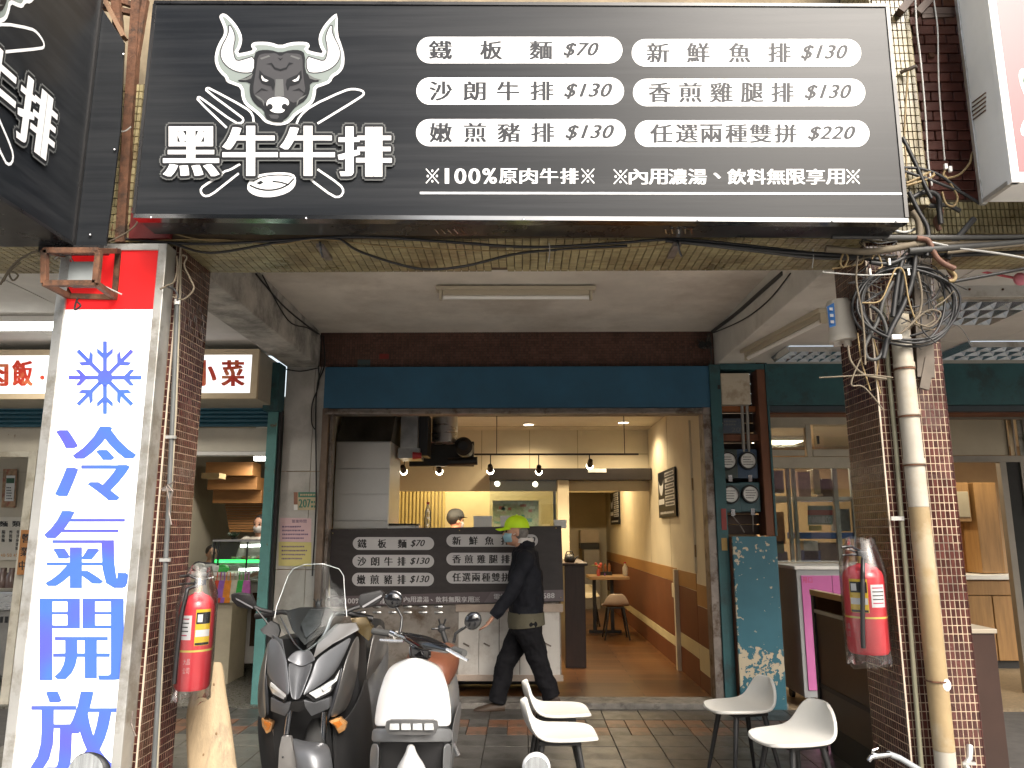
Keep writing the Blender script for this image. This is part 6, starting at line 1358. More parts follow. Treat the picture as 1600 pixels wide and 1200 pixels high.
# ------------------------------------------------------------------ white electric scooter
GY0 = 3.55
M_gwhite = pm('gloss_white_paint',(0.64,0.64,0.63),0.12,var=0.02,coat=0.8)
M_ggrey = pm('satin_grey_body',(0.16,0.165,0.17),0.35,0.3,var=0.05,coat=0.2)
M_pblack = pm('piano_black',(0.008,0.008,0.009),0.08,var=0.05,coat=0.8)
M_tan = pm('tan_leatherette',(0.12,0.042,0.022),0.42,var=0.12,vs=8,bump=0.12,bs=250)
def make_white(name, label, base, body, with_parts=True, mir=0.0):
    g = thing(name, label, 'scooter', (base(650,1200,0.4).x,base(650,1200,0.5).y,0))
    def sk(nm, rows, mat, th=0.008, par=None): return obj(nm, MB().grid([[base(*p) for p in r_] for r_ in rows]), mat, par or g, subd=2, solid=th)
    def pn(nm, pts, mat, th=0.02, bev=0.004, par=None): return panel(nm, pts, mat, par or g, th, bev, base)
    def shield(rows, k):
        out = []
        for y,xl,xr,d in rows:
            xc = (xl+xr)/2; out.append([(xc+(xr-xl)/2*s_, y+(2.5*(s_*s_) if y < 1040 else 0), d+k*abs(s_)**2.4) for s_ in (-1,-0.85,-0.5,0,0.5,0.85,1)])
        return out
    sk('front_shield', shield([(1028.5,632,664,.19),(1030,628,668,.175),(1036,613,684,.15),(1050,603,693,.115),(1075,594,701,.075),(1105,587.5,705,.03),(1136,583,706,.0)],.13), body)
    sk('lower_shield', shield([(1138,582,706.5,.002),(1148,580.5,706.5,.0),(1160,579.5,706.5,.004)],.14), M_ggrey)
    sk('side_skirt', [[(579,1160,.14),(586,1160,.1),(594,1162,.05)],[(577,1200,.15),(583,1200,.12),(590,1200,.08)],[(580,1260,.2),(586,1260,.18),(592,1260,.15)]], M_ggrey)
    sk('side_skirt', [[(692,1162,.05),(700,1160,.1),(706,1160,.14)],[(692,1200,.08),(698,1200,.12),(704,1200,.15)],[(690,1260,.15),(694,1260,.18),(700,1260,.2)]], M_ggrey)
    hb = pn('headlight', [(601+8*(1-math.cos(a)) if 0 else x,y,d) for x,y,d in ((603,1128,-.012),(610,1125.5,-.02),(642,1124.5,-.025),(676,1125.5,-.02),(683,1128,-.012),(684.5,1137,-.012),(681,1146,-.012),(672,1148,-.02),(642,1149,-.025),(614,1148,-.02),(605,1146,-.012),(601.5,1137,-.012))], pm('lamp_bezel',(0.12,0.12,0.12),0.3,0.4), 0.03)
    for k in range(4):
        x = 609+k*18; pn('led_lens', [(x,1131,-.03),(x+14,1131,-.03),(x+15,1141,-.03),(x-0.5,1141,-.03)], M_lens, 0.01, 0.003, hb)
    sk('body_side', [[(706,1140,.14),(712,1110,.5),(722,1085,.9)],[(706,1165,.16),(714,1140,.5),(720,1120,.9)],[(702,1230,.2),(708,1190,.5),(712,1170,.9)]], M_ggrey)
    sk('body_side', [[(584,1140,.14),(600,1110,.5),(620,1085,.9)],[(580,1165,.16),(598,1140,.5),(620,1120,.9)],[(580,1230,.2),(596,1190,.5),(616,1170,.9)]], M_ggrey)
    xs = base(668,1100,.8).x; ys = base(668,1100,.8).y
    def sec(y,w,z0,z1,xo=0,n=12): return [Vector((xs+xo+w*math.copysign(abs(math.cos(a))**0.7,math.cos(a)),y,(z0+z1)/2+(z1-z0)/2*math.copysign(abs(math.sin(a))**0.7,math.sin(a)))) for a in (2*math.pi*j/n+0.26 for j in range(n))]
    zt = base(690,1022,.7).z
    obj('seat', MB().loft([sec(ys-0.12,0.09,zt-0.24,zt-0.06),sec(ys-0.05,0.14,zt-0.2,zt-0.01),sec(ys+0.2,0.16,zt-0.18,zt),sec(ys+0.45,0.14,zt-0.15,zt),sec(ys+0.56,0.06,zt-0.11,zt-0.04)]), M_tan, g, subd=2)
    obj('rear_body', MB().loft([sec(ys-0.14,0.14,0.3,zt-0.18),sec(ys+0.1,0.17,0.28,zt-0.16),sec(ys+0.5,0.14,0.38,zt-0.13),sec(ys+0.68,0.07,0.46,zt-0.13)]), M_ggrey, g, subd=2)
    obj('floorboard', MB().box(xs-0.15,xs+0.15,ys-0.75,ys-0.1,0.26,0.3), M_matte, g, bevel=0.01)
    wheel(g,(xs,ys+0.48,0.23),0.22,0.1)
    fx_ = base(642,1180,.1).x; fy = base(642,1180,.05).y
    wheel(g,(fx_,fy+0.02,0.22),0.215,0.09)
    obj('fork_stem', MB().cyl((fx_,fy+0.12,0.72),(fx_,fy+0.05,0.4),0.028,n=14), M_matte, g, smooth=40)
    pn('wheel_well', [(594,1160,.1),(692,1160,.1),(690,1250,.16),(594,1250,.16)], M_blk, 0.05)
    sk('fender', [[(636,1164,.06),(640,1162,.04),(644,1162,.04),(648,1164,.06)],[(634,1178,.04),(639,1176,.0),(645,1176,.0),(650,1178,.04)],[(620,1196,.05),(632,1190,-.03),(652,1190,-.03),(666,1196,.05)],[(612,1222,.06),(630,1214,-.06),(654,1214,-.06),(672,1222,.06)]], body, 0.01)
    # bars, turned to one side
    L0, L1, C0, R1, R0 = (585,986.5,.5),(622,992,.42),(655,1003,.3),(700,1014,.2),(724,1020,.12)
    P_ = lambda p: base(*p)
    obj('steering_column', MB().loft([[P_((x_,y_,d_)) for x_,y_,d_ in ((640,y,d-.03),(672,y,d-.03),(676,y,d+.03),(668,y,d+.08),(645,y,d+.08),(637,y,d+.03))] for y,d in ((1034,.33),(1020,.33),(1012,.33),(1004,.33))]), M_pblack, g, subd=1)
    sk('bar_cover', [[(622,986,.44),(640,989,.38),(668,993,.3),(690,1003,.24),(708,1014,.18)],[(622,993,.42),(642,999,.34),(664,1004,.26),(686,1011,.2),(706,1019,.16)],[(632,998,.42),(648,1012,.34),(662,1018,.26),(682,1018,.22),(704,1022,.18)]], M_pblack, 0.03)
    obj('bar', MB().tube([P_(p) for p in (L0,L1,C0,R1,R0)],0.011,10), M_steel, g, smooth=40)
    for a,b in (((583,986,.5),(617,991.5,.43)),((709,1015,.17),(726,1021,.11))): obj('grip', MB().cyl(P_(a),P_(b),0.0165,n=14), pm('grip_grey',(0.06,0.06,0.058),0.6,var=0.2), g, smooth=40)
    obj('collar', MB().cyl(P_((611,989,.44)),P_((618,992,.43)),0.021,n=14), M_chrome, g, smooth=40)
    for pts in (((594,1000,.42),(612,1001.5,.4),(630,1002,.38)),((698,1014,.14),(716,1024,.1),(731,1032,.07))): obj('brake_lever', MB().tube([P_(p) for p in pts],[0.007,0.009,0.007],8), pm('lever_alloy',(0.6,0.6,0.6),0.25,0.8,var=0.05), g, smooth=40)
    for c_,rx,ry,tilt,stem in (((614.5,937,.4),15,12.5,0.35,((617,946,.4),(623,955,.4),(628,964,.4),(627,978,.39),(625,988,.38))),((739,970,.12),13,14.5,0.7,((730,978,.14),(720,984,.16),(712,990,.18),(709,1004,.18)))):
        c = P_(c_); sc_ = (c-P_((c_[0]+1,c_[1],c_[2]))).length
        m_ = obj('mirror', MB().ball(c,(rx*sc_,0.022,ry*sc_),22,12,Matrix.Rotation(tilt,3,'Y')), M_pblack, g, smooth=80)
        obj('mirror_glass', MB().lathe([(0,0),(rx*sc_*0.9,0),(rx*sc_*0.9,0.003),(0,0.003)],c+Vector((0,0.017,0)),22,Matrix.Rotation(R(90),3,'X')), M_chrome, m_)
        obj('mirror_stem', MB().tube([P_(p) for p in stem],0.007,8), M_pblack, g, smooth=50)
    c = P_((690,982,.25)); obj('phone_holder', MB().ball(c,(0.02,0.015,0.022),10,7).tube([c,P_((697,1004,.25))],0.012,8), M_blk, g)
    for k,(dx,dz) in enumerate(((-0.045,0.0),(-0.012,0.045),(0.02,0.045),(0.04,0.005))): obj('holder_claw', MB().tube([c,c+Vector((dx*0.7,-0.01,dz*0.6)),c+Vector((dx,-0.02,dz))],0.0045,6), M_blk, g)
    obj('side_stand', MB().tube([(xs-0.1,ys,0.28),(xs-0.2,ys+0.05,0.01)],0.01,8), M_steel, g)
    obj('peg', MB().cyl(P_((708,1160,.3)),P_((716,1180,.3)),0.012,n=8), M_steel, g, smooth=40)
    return g
make_white('white_scooter','small electric scooter with gloss white front shield, tan seat and black round mirrors',lambda px,py,d: PY(px,py,GY0+d),M_gwhite)

# ------------------------------------------------------------------ two scooters standing in the street, only a mirror each in view
def kerb_scooter(label, c, rx, ry, tilt, rim, col, hid):
    g = thing('parked_scooter', label, 'scooter', (c.x,c.y,-0.2), group='scooters at the kerb')
    mt = pm(hid,col,0.3,var=0.05,coat=0.4)
    m_ = obj('mirror', MB().ball(c,(rx,0.025,ry),24,12,Matrix.Rotation(tilt,3,'Y')), rim, g, smooth=80)
    obj('mirror_glass', MB().lathe([(0,0),(rx*0.86,0),(rx*0.86,0.004),(0,0.004)],c+Vector((0,-0.022,0)),24,Matrix.Rotation(R(90),3,'X')), pm('mirror_silver',(0.62,0.66,0.68),0.12,0.9,var=0.35,vs=30,stretch=(3,1,0.2)), m_)
    x0, y0, z0 = c
    bz = 0.72
    obj('mirror_stem', MB().tube([c,(x0+0.03,y0,z0-0.1),(x0+0.06,y0-0.05,bz)],0.007,8), M_matte, g)
    obj('handlebar', MB().tube([(x0-0.1,y0-0.08,bz),(x0+0.1,y0-0.05,bz),(x0+0.35,y0-0.05,bz-0.02),(x0+0.55,y0-0.08,bz)],0.016,8), M_matte, g)
    def sec(y,w,z1,z2,n=10): return [Vector((x0+0.24+w*math.cos(a),y,(z1+z2)/2+(z2-z1)/2*math.sin(a))) for a in (2*math.pi*j/n for j in range(n))]
    obj('front_shield', MB().loft([sec(y0-0.1,0.1,0.5,0.72),sec(y0-0.02,0.2,0.05,0.62),sec(y0+0.12,0.18,0.0,0.5),sec(y0+0.16,0.08,0.05,0.3)]), mt, g, subd=1)
    obj('seat', MB().loft([sec(y0-0.6,0.12,0.4,0.5),sec(y0-0.8,0.15,0.42,0.55),sec(y0-1.2,0.12,0.46,0.58)]), M_matte, g, subd=1)
    obj('body', MB().loft([sec(y0-0.05,0.15,-0.06,0.1),sec(y0-0.5,0.16,-0.06,0.12),sec(y0-0.8,0.17,0.0,0.42),sec(y0-1.35,0.08,0.2,0.48)]), mt, g, subd=1)
    wheel(g,(x0+0.24,y0+0.2,0.02),0.215,0.09); wheel(g,(x0+0.24,y0-1.05,0.02),0.215,0.09)
c = PY(141,1204,2.42); kerb_scooter('scooter at the kerb whose round black-rimmed mirror pokes into the lower left corner',c,0.062,0.05,0.3,M_blk,(0.05,0.05,0.06),'kerb_scooter_black')
c = PY(838,1199,2.42); kerb_scooter('scooter at the kerb whose white-rimmed mirror pokes in at the bottom centre',c,0.042,0.042,0.3,M_gwhite,(0.6,0.6,0.6),'kerb_scooter_white')

# ================================================================== CHAIRS
M_shell = pm('white_moulded_seat',(0.6,0.59,0.55),0.38,var=0.04,vs=6)
M_leg = pm('black_tapered_leg',(0.016,0.016,0.017),0.4,var=0.2)
def make_chair(label, loc, rz, shell=None, group='white low-back chairs'):
    t = thing('chair', label, 'chair', loc, rz, group)
    prof = [(-0.205,0.432,0.07),(-0.195,0.440,0.13),(-0.15,0.446,0.172),(-0.05,0.445,0.192),(0.06,0.445,0.192),(0.12,0.455,0.188),(0.158,0.484,0.176),(0.18,0.532,0.155),(0.194,0.588,0.12),(0.2,0.62,0.068)]
    rows = []
    for i,(x,z,wd) in enumerate(prof):
        row = []
        for s_ in (-1,-0.9,-0.5,0,0.5,0.9,1):
            dish = 0.012*abs(s_)**3 if i < 6 else 0
            curl = -0.035*abs(s_)**2 if i >= 6 else (-0.03*abs(s_)**2 if i == 5 else 0)
            row.append((x+curl, wd*s_, z+dish-0.004))
        rows.append(row)
    obj('seat', MB().grid(rows), shell or M_shell, t, local=True, subd=2, solid=0.02)
    for sx_ in (-1,1):
        for sy_ in (-1,1):
            obj('leg', MB().cyl((sx_*0.09,sy_*0.1,0.43),(sx_*0.165,sy_*0.17,0.0),0.017,0.0095,n=12), M_leg, t, local=True, smooth=40)
    obj('seat_mount', MB().box(-0.11,0.11,-0.12,0.12,0.412,0.43), M_leg, t, local=True, bevel=0.004)
    return t
for px,py,rz,lab in ((868,1109,R(183),'rear white chair of the left pair, facing right beside the cart'),(872,1144,R(182),'front white chair of the left pair, nearest to the white scooter'),(1158,1103,R(14),'white chair standing closer to the flaking blue board'),(1240,1150,R(20),'white chair right of the doorway, closest to the stall counter')):
    p = PZ(px,py,0.45); make_chair(lab,(p.x,p.y,0),rz)
for px,py,Y,rz,lab,col in ((918,928,12.6,R(90),'cream low-back stool under the dining table',(0.55,0.5,0.38)),(961,932,11.1,R(-90),'beige low-back stool seen from behind at the dining table',(0.42,0.33,0.26))):
    p = PY(px,py,Y); t = make_chair(lab,(p.x,Y,0.04),rz,pm('stool_%d'%px,col,0.45,var=0.05),'stools in the dining room')
# ================================================================== PEOPLE
def etube(mb, pts, ra, rb, rv, n=14):
    pts = [Vector(p) for p in pts]; rings = []; rv = Vector(rv)
    for i, p in enumerate(pts):
        t = (pts[min(i+1,len(pts)-1)]-pts[max(i-1,0)]).normalized()
        s = (rv - t*rv.dot(t)).normalized(); q = t.cross(s)
        rings.append([p + s*ra[i]*math.cos(a) + q*rb[i]*math.sin(a) for a in (2*math.pi*j/n for j in range(n))])
    return mb.loft(rings)
def fuse(name, mb, mat, par, voxel=0.012, it=4, label=None, folds=0.0):
    o = obj(name, mb, mat, par, label=label)
    m = o.modifiers.new('remesh','REMESH'); m.mode = 'VOXEL'; m.voxel_size = voxel; m.use_smooth_shade = True
    s = o.modifiers.new('smooth','SMOOTH'); s.factor = 0.5; s.iterations = it
    if folds:
        tx = bpy.data.textures.get('cloth_folds') or bpy.data.textures.new('cloth_folds','CLOUDS'); tx.noise_scale = 0.11; tx.noise_depth = 3
        d = o.modifiers.new('folds','DISPLACE'); d.texture = tx; d.strength = folds; d.mid_level = 0.5; d.texture_coords = 'GLOBAL'
    return o
M_skin = pm('skin',(0.5,0.27,0.18),0.55,var=0.08,vs=12)
def hand(mb, w_, d, side, f):
    """palm and five curled fingers from the wrist along d"""
    d = Vector(d).normalized(); f = Vector(f); s = d.cross(Vector(side)).normalized()
    side = Vector(side).normalized()
    p = w_+d*0.045
    etube(mb, [w_,p,w_+d*0.085], [0.022,0.04,0.036], [0.018,0.016,0.014], s)
    for k,L_ in enumerate((0.068,0.078,0.072,0.056)):
        b = w_+d*0.08+s*(0.027-k*0.018)
        mb.tube([b,b+d*L_*0.4+side*0.006,b+d*L_*0.75+side*0.02,b+d*L_*0.9+side*0.036],[0.0095,0.009,0.0085,0.007],7)
    b = w_+d*0.03+s*0.032
    mb.tube([b,b+d*0.03+s*0.022,b+d*0.06+s*0.026+side*0.01],[0.013,0.011,0.009],7)
def head(mb, c, f, r_, k=1.0):
    f = Vector(f).normalized(); r_ = Vector(r_).normalized(); u = Vector((0,0,1)); m = Matrix((f,r_,u)).transposed()
    mb.ball(c+u*0.025*k,(0.098*k,0.078*k,0.098*k),18,12,m); mb.ball(c+f*0.022*k-u*0.04*k,(0.07*k,0.06*k,0.078*k),16,10,m)
    mb.ball(c+f*0.055*k-u*0.085*k,(0.03*k,0.035*k,0.026*k),10,7,m)
    mb.tube([c+f*0.088*k+u*0.02*k,c+f*0.108*k-u*0.022*k,c+f*0.092*k-u*0.032*k],[0.01*k,0.016*k,0.014*k],8)
    for s in (-1,1): mb.ball(c+r_*s*0.078*k-f*0.008*k-u*0.005*k,(0.02*k,0.009*k,0.033*k),10,6,m)
def face_bits(par, c, f, r_, k=1.0):
    f = Vector(f).normalized(); r_ = Vector(r_).normalized(); u = Vector((0,0,1))
    for s in (-1,1):
        e = c+f*0.083*k+r_*s*0.03*k+u*0.012*k
        obj('eye', MB().ball(e,0.011*k,10,6), pm('eye_dark',(0.05,0.035,0.03),0.2), par); obj('eyebrow', MB().tube([e+u*0.02*k-r_*0.014*k+f*0.004,e+u*0.023*k+r_*0.014*k+f*0.004],0.0035*k,6), pm('brow_grey',(0.12,0.11,0.1),0.8), par)
    obj('mouth', MB().tube([c+f*0.09*k-u*0.058*k-r_*0.022*k,c+f*0.094*k-u*0.058*k,c+f*0.09*k-u*0.058*k+r_*0.022*k],0.005*k,6), pm('lips',(0.36,0.14,0.11),0.5), par)
def mask(par, c, f, r_, col, k=1.0):
    f = Vector(f).normalized(); r_ = Vector(r_).normalized(); u = Vector((0,0,1)); rows = []
    for z,fw,w_ in ((0.0,0.1,0.06),(-0.025,0.122,0.068),(-0.055,0.116,0.066),(-0.085,0.1,0.05)):
        rows.append([c+u*z*k+f*(fw-0.075*abs(s)**1.6)*k+r_*s*w_*1.12*k for s in (-1,-0.6,-0.2,0.2,0.6,1)])
    m_ = obj('face_mask', MB().grid(rows), pm('mask_%d'%int(col[2]*100),col,0.8,var=0.06,vs=20), par, subd=1, solid=0.004)
    for s in (-1,1): obj('ear_loop', MB().tube([c+r_*s*0.074*k+f*0.03*k-u*0.02*k,c+r_*s*0.084*k-f*0.012*k+u*0.0*k],0.0025,6), M_wht, m_)
def limbs(J, f, r_, grow=0.0, what='all'):
    mb = MB(); g = grow
    if what in ('all','top'):
        etube(mb, [J['pelvis']-Vector((0,0,0.06)),J['pelvis'],J['waist'],J['chest'],J['shoulder_c'],J['shoulder_c']+Vector((0,0,0.045))], [.155+g,.16+g,.145+g,.17+g,.165+g,.07+g], [.105+g,.115+g,.105+g,.118+g,.095+g,.06+g], r_)
        for s in ('l','r'):
            mb.ball(J['sh_'+s],0.062+g); etube(mb, [J['sh_'+s],J['sh_'+s].lerp(J['el_'+s],.5),J['el_'+s],J['el_'+s].lerp(J['wr_'+s],.45),J['wr_'+s]], [.056+g,.05+g,.042+g,.038+g,.028+g], [.056+g,.05+g,.042+g,.038+g,.028+g], r_)
    if what in ('all','legs'):
        etube(mb, [J['pelvis']+Vector((0,0,0.1)),J['pelvis'],J['pelvis']-Vector((0,0,0.09))], [.145+g,.162+g,.15+g], [.1+g,.118+g,.11+g], r_)
        for s in ('l','r'):
            h,k,a = J['hip_'+s],J['kn_'+s],J['an_'+s]
            etube(mb, [h,h.lerp(k,.5),k,k.lerp(a,.35),a], [.088+g,.078+g,.058+g,.056+g,.036+g*1.6], [.088+g,.08+g,.06+g,.06+g,.038+g*1.6], r_)
    return mb
def shoe(par, a, f, r_, mat, flip=0.0):
    f = (Vector(f)+Vector((0,0,flip))).normalized(); u = Vector((0,0,1)); mb = MB()
    etube(mb, [a-f*0.07-u*0.035,a-f*0.02-u*0.035,a+f*0.08-u*0.05,a+f*0.16-u*0.062,a+f*0.195-u*0.066], [.032,.042,.046,.042,.02], [.042,.05,.038,.028,.015], r_)
    return obj('shoe', mb, mat, par, smooth=60)

# ---- the passer-by in the yellow-green cap
PYm = 6.9
def Q(px,py,dy=0.0): return PY(px,py,PYm+dy)
man = thing('person','person in a black jacket, blue mask and yellow-green cap striding left past the cart','person',(Q(815,1110).x,PYm,0))
f, r_ = Vector((-1,-0.08,0)).normalized(), Vector((0.08,-1,0)).normalized()   # walks to the left; r_ points to the camera
J = {'pelvis':Q(822,972),'waist':Q(822,938),'chest':Q(821,890),'shoulder_c':Q(820,862),
     'sh_l':Q(822,874,-.15),'el_l':Q(800,926,-.21),'wr_l':Q(772,962,-.22),
     'sh_r':Q(818,872,.15),'el_r':Q(838,922,.2),'wr_r':Q(828,962,.2),
     'hip_l':Q(826,985,-.075),'kn_l':Q(842,1034,-.08),'an_l':Q(862,1090,-.08),
     'hip_r':Q(816,985,.075),'kn_r':Q(790,1036,.07),'an_r':Q(776,1098,.05)}
hc = Q(806,832)
mb = limbs(J, f, r_, -0.004, 'all'); head(mb, hc, f, r_, 1.0); etube(mb, [J['shoulder_c']+Vector((0,0,0.02)),hc-Vector((0,0,0.07))-f*0.03], [.062,.056],[.064,.058], r_)
for s in ('l','r'): hand(mb, J['wr_'+s], J['wr_'+s]-J['el_'+s], f, f)
fuse('body', mb, M_skin, man, 0.008, 3)
M_jacket = pm('navy_black_jacket',(0.011,0.012,0.017),0.75,var=0.3,vs=9,bump=0.35,bs=22,spec=0.2)
jb = limbs(J, f, r_, 0.02, 'top'); etube(jb, [J['shoulder_c'],J['shoulder_c']+Vector((0,0,0.09))-f*0.02],[.085,.075],[.085,.072],r_); etube(jb,[J['chest'],J['waist'],Q(822,958)],[.19,.185,.175],[.15,.155,.15],r_)
jk = fuse('jacket', jb, M_jacket, man, 0.009, 3, folds=0.035)
obj('cuff', MB().tube([J['wr_l'].lerp(J['el_l'],.12),J['wr_l'].lerp(J['el_l'],-0.03)],[0.049,0.044],12), M_jacket, jk, smooth=50)
fuse('trousers', limbs(J, f, r_, 0.024, 'legs'), pm('black_trousers',(0.009,0.009,0.011),0.8,var=0.3,vs=8,bump=0.3,bs=18,spec=0.15), man, 0.009, 3, folds=0.04)
hm = MB(); etube(hm,[Q(822,956),Q(822,968),Q(823,978)],[.18,.186,.184],[.158,.162,.16],r_,20); obj('shirt_hem', hm, pm('olive_shirt',(0.1,0.09,0.06),0.85,var=0.15,vs=10), man, smooth=50)
cm = MB(); etube(cm,[J['shoulder_c']+Vector((0,0,0.075)),J['shoulder_c']+Vector((0,0,0.12))-f*0.0],[.076,.066],[.082,.07],r_,18); obj('collar', cm, pm('collar_white',(0.6,0.57,0.55),0.8,var=0.05), man, smooth=50)
M_cap = pm('yellow_green_cap',(0.56,0.86,0.01),0.65,var=0.06,vs=10)
u = Vector((0,0,1)); m3 = Matrix((f,r_,u)).transposed()
rings = []
for i in range(9):
    t = i/8*math.pi/2*0.97; rings.append([hc+u*(0.04+0.11*math.sin(t))-f*0.008+m3@Vector((0.113*math.cos(t)**0.8*math.cos(a),0.092*math.cos(t)**0.8*math.sin(a),0)) for a in (2*math.pi*j/24 for j in range(24))])
cp = obj('cap', MB().loft(rings,caps=True), M_cap, man, smooth=60)
vr = []
for i in range(5):
    q = i/4; vr.append([hc+u*(0.048-0.018*q+0.0*abs(s))+f*(0.085+0.1*q*(1-0.35*s*s)-0.05*s*s*(1-q))+r_*s*0.082*(1-0.25*q)-u*0.02*s*s for s in (-1,-.6,-.2,.2,.6,1)])
obj('visor', MB().grid(vr), M_cap, cp, subd=1, solid=0.004)
obj('cap_button', MB().ball(hc+u*0.15-f*0.008,0.009,8,5), M_cap, cp)
hr_ = MB(); hr_.ball(hc-f*0.03+u*0.0,(0.082,0.082,0.07),16,10,m3); obj('hair', hr_, pm('grey_hair',(0.17,0.16,0.15),0.8,var=0.3,vs=40), man, smooth=60)
face_bits(man, hc, f, r_); mask(man, hc, f, r_, (0.28,0.48,0.58))
M_shoe = pm('brown_shoe',(0.045,0.027,0.016),0.6,var=0.2)
shoe(man, J['an_r']+Vector((0,0,-0.0)), f, r_, M_shoe); shoe(man, J['an_l'], f, r_, M_shoe, -0.55)

# ---- staff, standing behind counters
def stander(label, c, ang, ztop, floor_z, top, hairc, masked=None, cap=None, scale=1.0, arms_fwd=True):
    f = Vector((math.cos(ang),math.sin(ang),0)); r_ = Vector((math.sin(ang),-math.cos(ang),0)); u = Vector((0,0,1))
    H = ztop-floor_z; k = H/1.68; hcx = Vector((c.x,c.y,ztop-0.13*k))
    t = thing('person',label,'person',(c.x,c.y,floor_z))
    B = lambda h,fw=0,sd=0: Vector((c.x,c.y,floor_z+h*k))+f*fw*k+r_*sd*k
    J = {'pelvis':B(.9),'waist':B(1.05),'chest':B(1.25),'shoulder_c':B(1.38)}
    for s,sg in (('l',1),('r',-1)):
        J['sh_'+s]=B(1.35,0,.17*sg); J['el_'+s]=B(1.1,.06,.22*sg); J['wr_'+s]=B(1.02,.3,.16*sg); J['hip_'+s]=B(.85,0,.08*sg); J['kn_'+s]=B(.48,.02,.09*sg); J['an_'+s]=B(.08,0,.09*sg)
    mb = limbs(J,f,r_,-0.004,'all'); head(mb,hcx,f,r_,k*0.98); etube(mb,[B(1.4),hcx-u*0.06],[.055,.05],[.058,.052],r_)
    for s in ('l','r'): hand(mb,J['wr_'+s],J['wr_'+s]-J['el_'+s],-u,f)
    fuse('body',mb,M_skin,t,0.012,3)
    fuse('shirt',limbs(J,f,r_,0.016,'top'),top,t,0.014,3,folds=0.02)
    fuse('trousers',limbs(J,f,r_,0.018,'legs'),M_jacket,t,0.016,3)
    for s in ('l','r'): shoe(t,J['an_'+s],f,r_,M_blk)
    m3 = Matrix((f,r_,u)).transposed()
    obj('hair',MB().ball(hcx-f*0.016*k+u*0.038*k,(0.1*k,0.088*k,0.094*k),18,12,m3),hairc,t,smooth=60)
    face_bits(t,hcx,f,r_,k)
    if masked: mask(t,hcx,f,r_,masked,k)
    if cap is not None:
        rings = []
        for i in range(7):
            q = i/6*math.pi/2*0.97; rings.append([hcx+u*(0.05+0.1*math.sin(q))*k+m3@Vector((0.112*k*math.cos(q)**0.8*math.cos(a),0.095*k*math.cos(q)**0.8*math.sin(a),0)) for a in (2*math.pi*j/20 for j in range(20))])
        cp = obj('cap',MB().loft(rings),cap,t,smooth=60)
        obj('visor',MB().grid([[hcx+u*(0.055-0.015*i/3)*k+f*(0.09+0.08*i/3*(1-.3*s*s)-0.04*s*s)*k+r_*s*0.075*k for s in (-1,-.5,0,.5,1)] for i in range(4)]),cap,cp,subd=1,solid=0.004)
    return t
c = PY(712,800,9.6); stander('person in a dark cap and pink floral top working behind the menu banner',Vector((c.x,9.6,0)),R(35),PY(712,797,9.6).z,0.04,pm('pink_floral',(0.45,0.12,0.2),0.8,var=0.5,vs=22,tint=(0.6,0.4,0.45),tint_s=26),pm('black_hair',(0.015,0.013,0.012),0.6),(0.5,0.5,0.52),pm('dark_cap',(0.03,0.032,0.035),0.7,var=0.1))
c = PY(408,808,9.35); stander('person in a white shirt and mask behind the left shop display case',Vector((c.x,9.35,0)),R(-100),PY(408,804,9.35).z,0.01,pm('white_shirt',(0.6,0.56,0.5),0.8,var=0.08),MATS['black_hair'],(0.55,0.52,0.5))
c = PY(332,852,9.0); stander('person with dark hair half hidden behind the left shop counter',Vector((c.x,9.0,0)),R(-60),PY(332,851,9.0).z,0.01,pm('dark_shirt',(0.05,0.05,0.06),0.8),MATS['black_hair'])
# ================================================================== SMALL FITTINGS
# opposite side of the street, behind the viewer: it is what the glossy sign and glass reflect
M_win = pm('far_window',(0.03,0.035,0.04),0.1,var=0.2)
def house(label, x0, x1, y, h, col, storeys, bays):
    t = thing('town_house', label, 'building', ((x0+x1)/2,y-4,-0.2))
    m_ = pm('render_%d'%int(x0*10), col, 0.85, var=0.12, vs=1.5)
    obj('wall', MB().box(x0,x1,y-9,y,-0.2,h), m_, t)
    obj('roof', MB().box(x0-0.2,x1+0.2,y-9.2,y+0.25,h,h+0.25), pm('parapet',(0.3,0.29,0.27),0.9,var=0.15), t)
    dz = (h-0.6)/storeys; dx = (x1-x0)/bays
    for s in range(storeys):
        for b in range(bays):
            w_ = obj('window', MB().box(x0+dx*(b+0.15),x0+dx*(b+0.85),y,y+0.04,0.6+dz*s+0.4,0.6+dz*s+dz*0.82), M_win, t)
    obj('shop_band', MB().box(x0+0.1,x1-0.1,y+0.05,y+0.4,3.2,4.0), pm('band_%d'%int(x0*10),(random.uniform(.2,.6),random.uniform(.1,.4),random.uniform(.1,.4)),0.6), t)
house('tall grey apartment house across the street on the left',-24,-4.6,-16,23,(0.13,0.125,0.12),6,9)
house('low cream shop row across the street on the right',-8,9,-18,6.0,(0.5,0.46,0.4),2,6)
house('brick town house across the street at the far right',9.5,26,-17,8.5,(0.32,0.2,0.15),3,6)

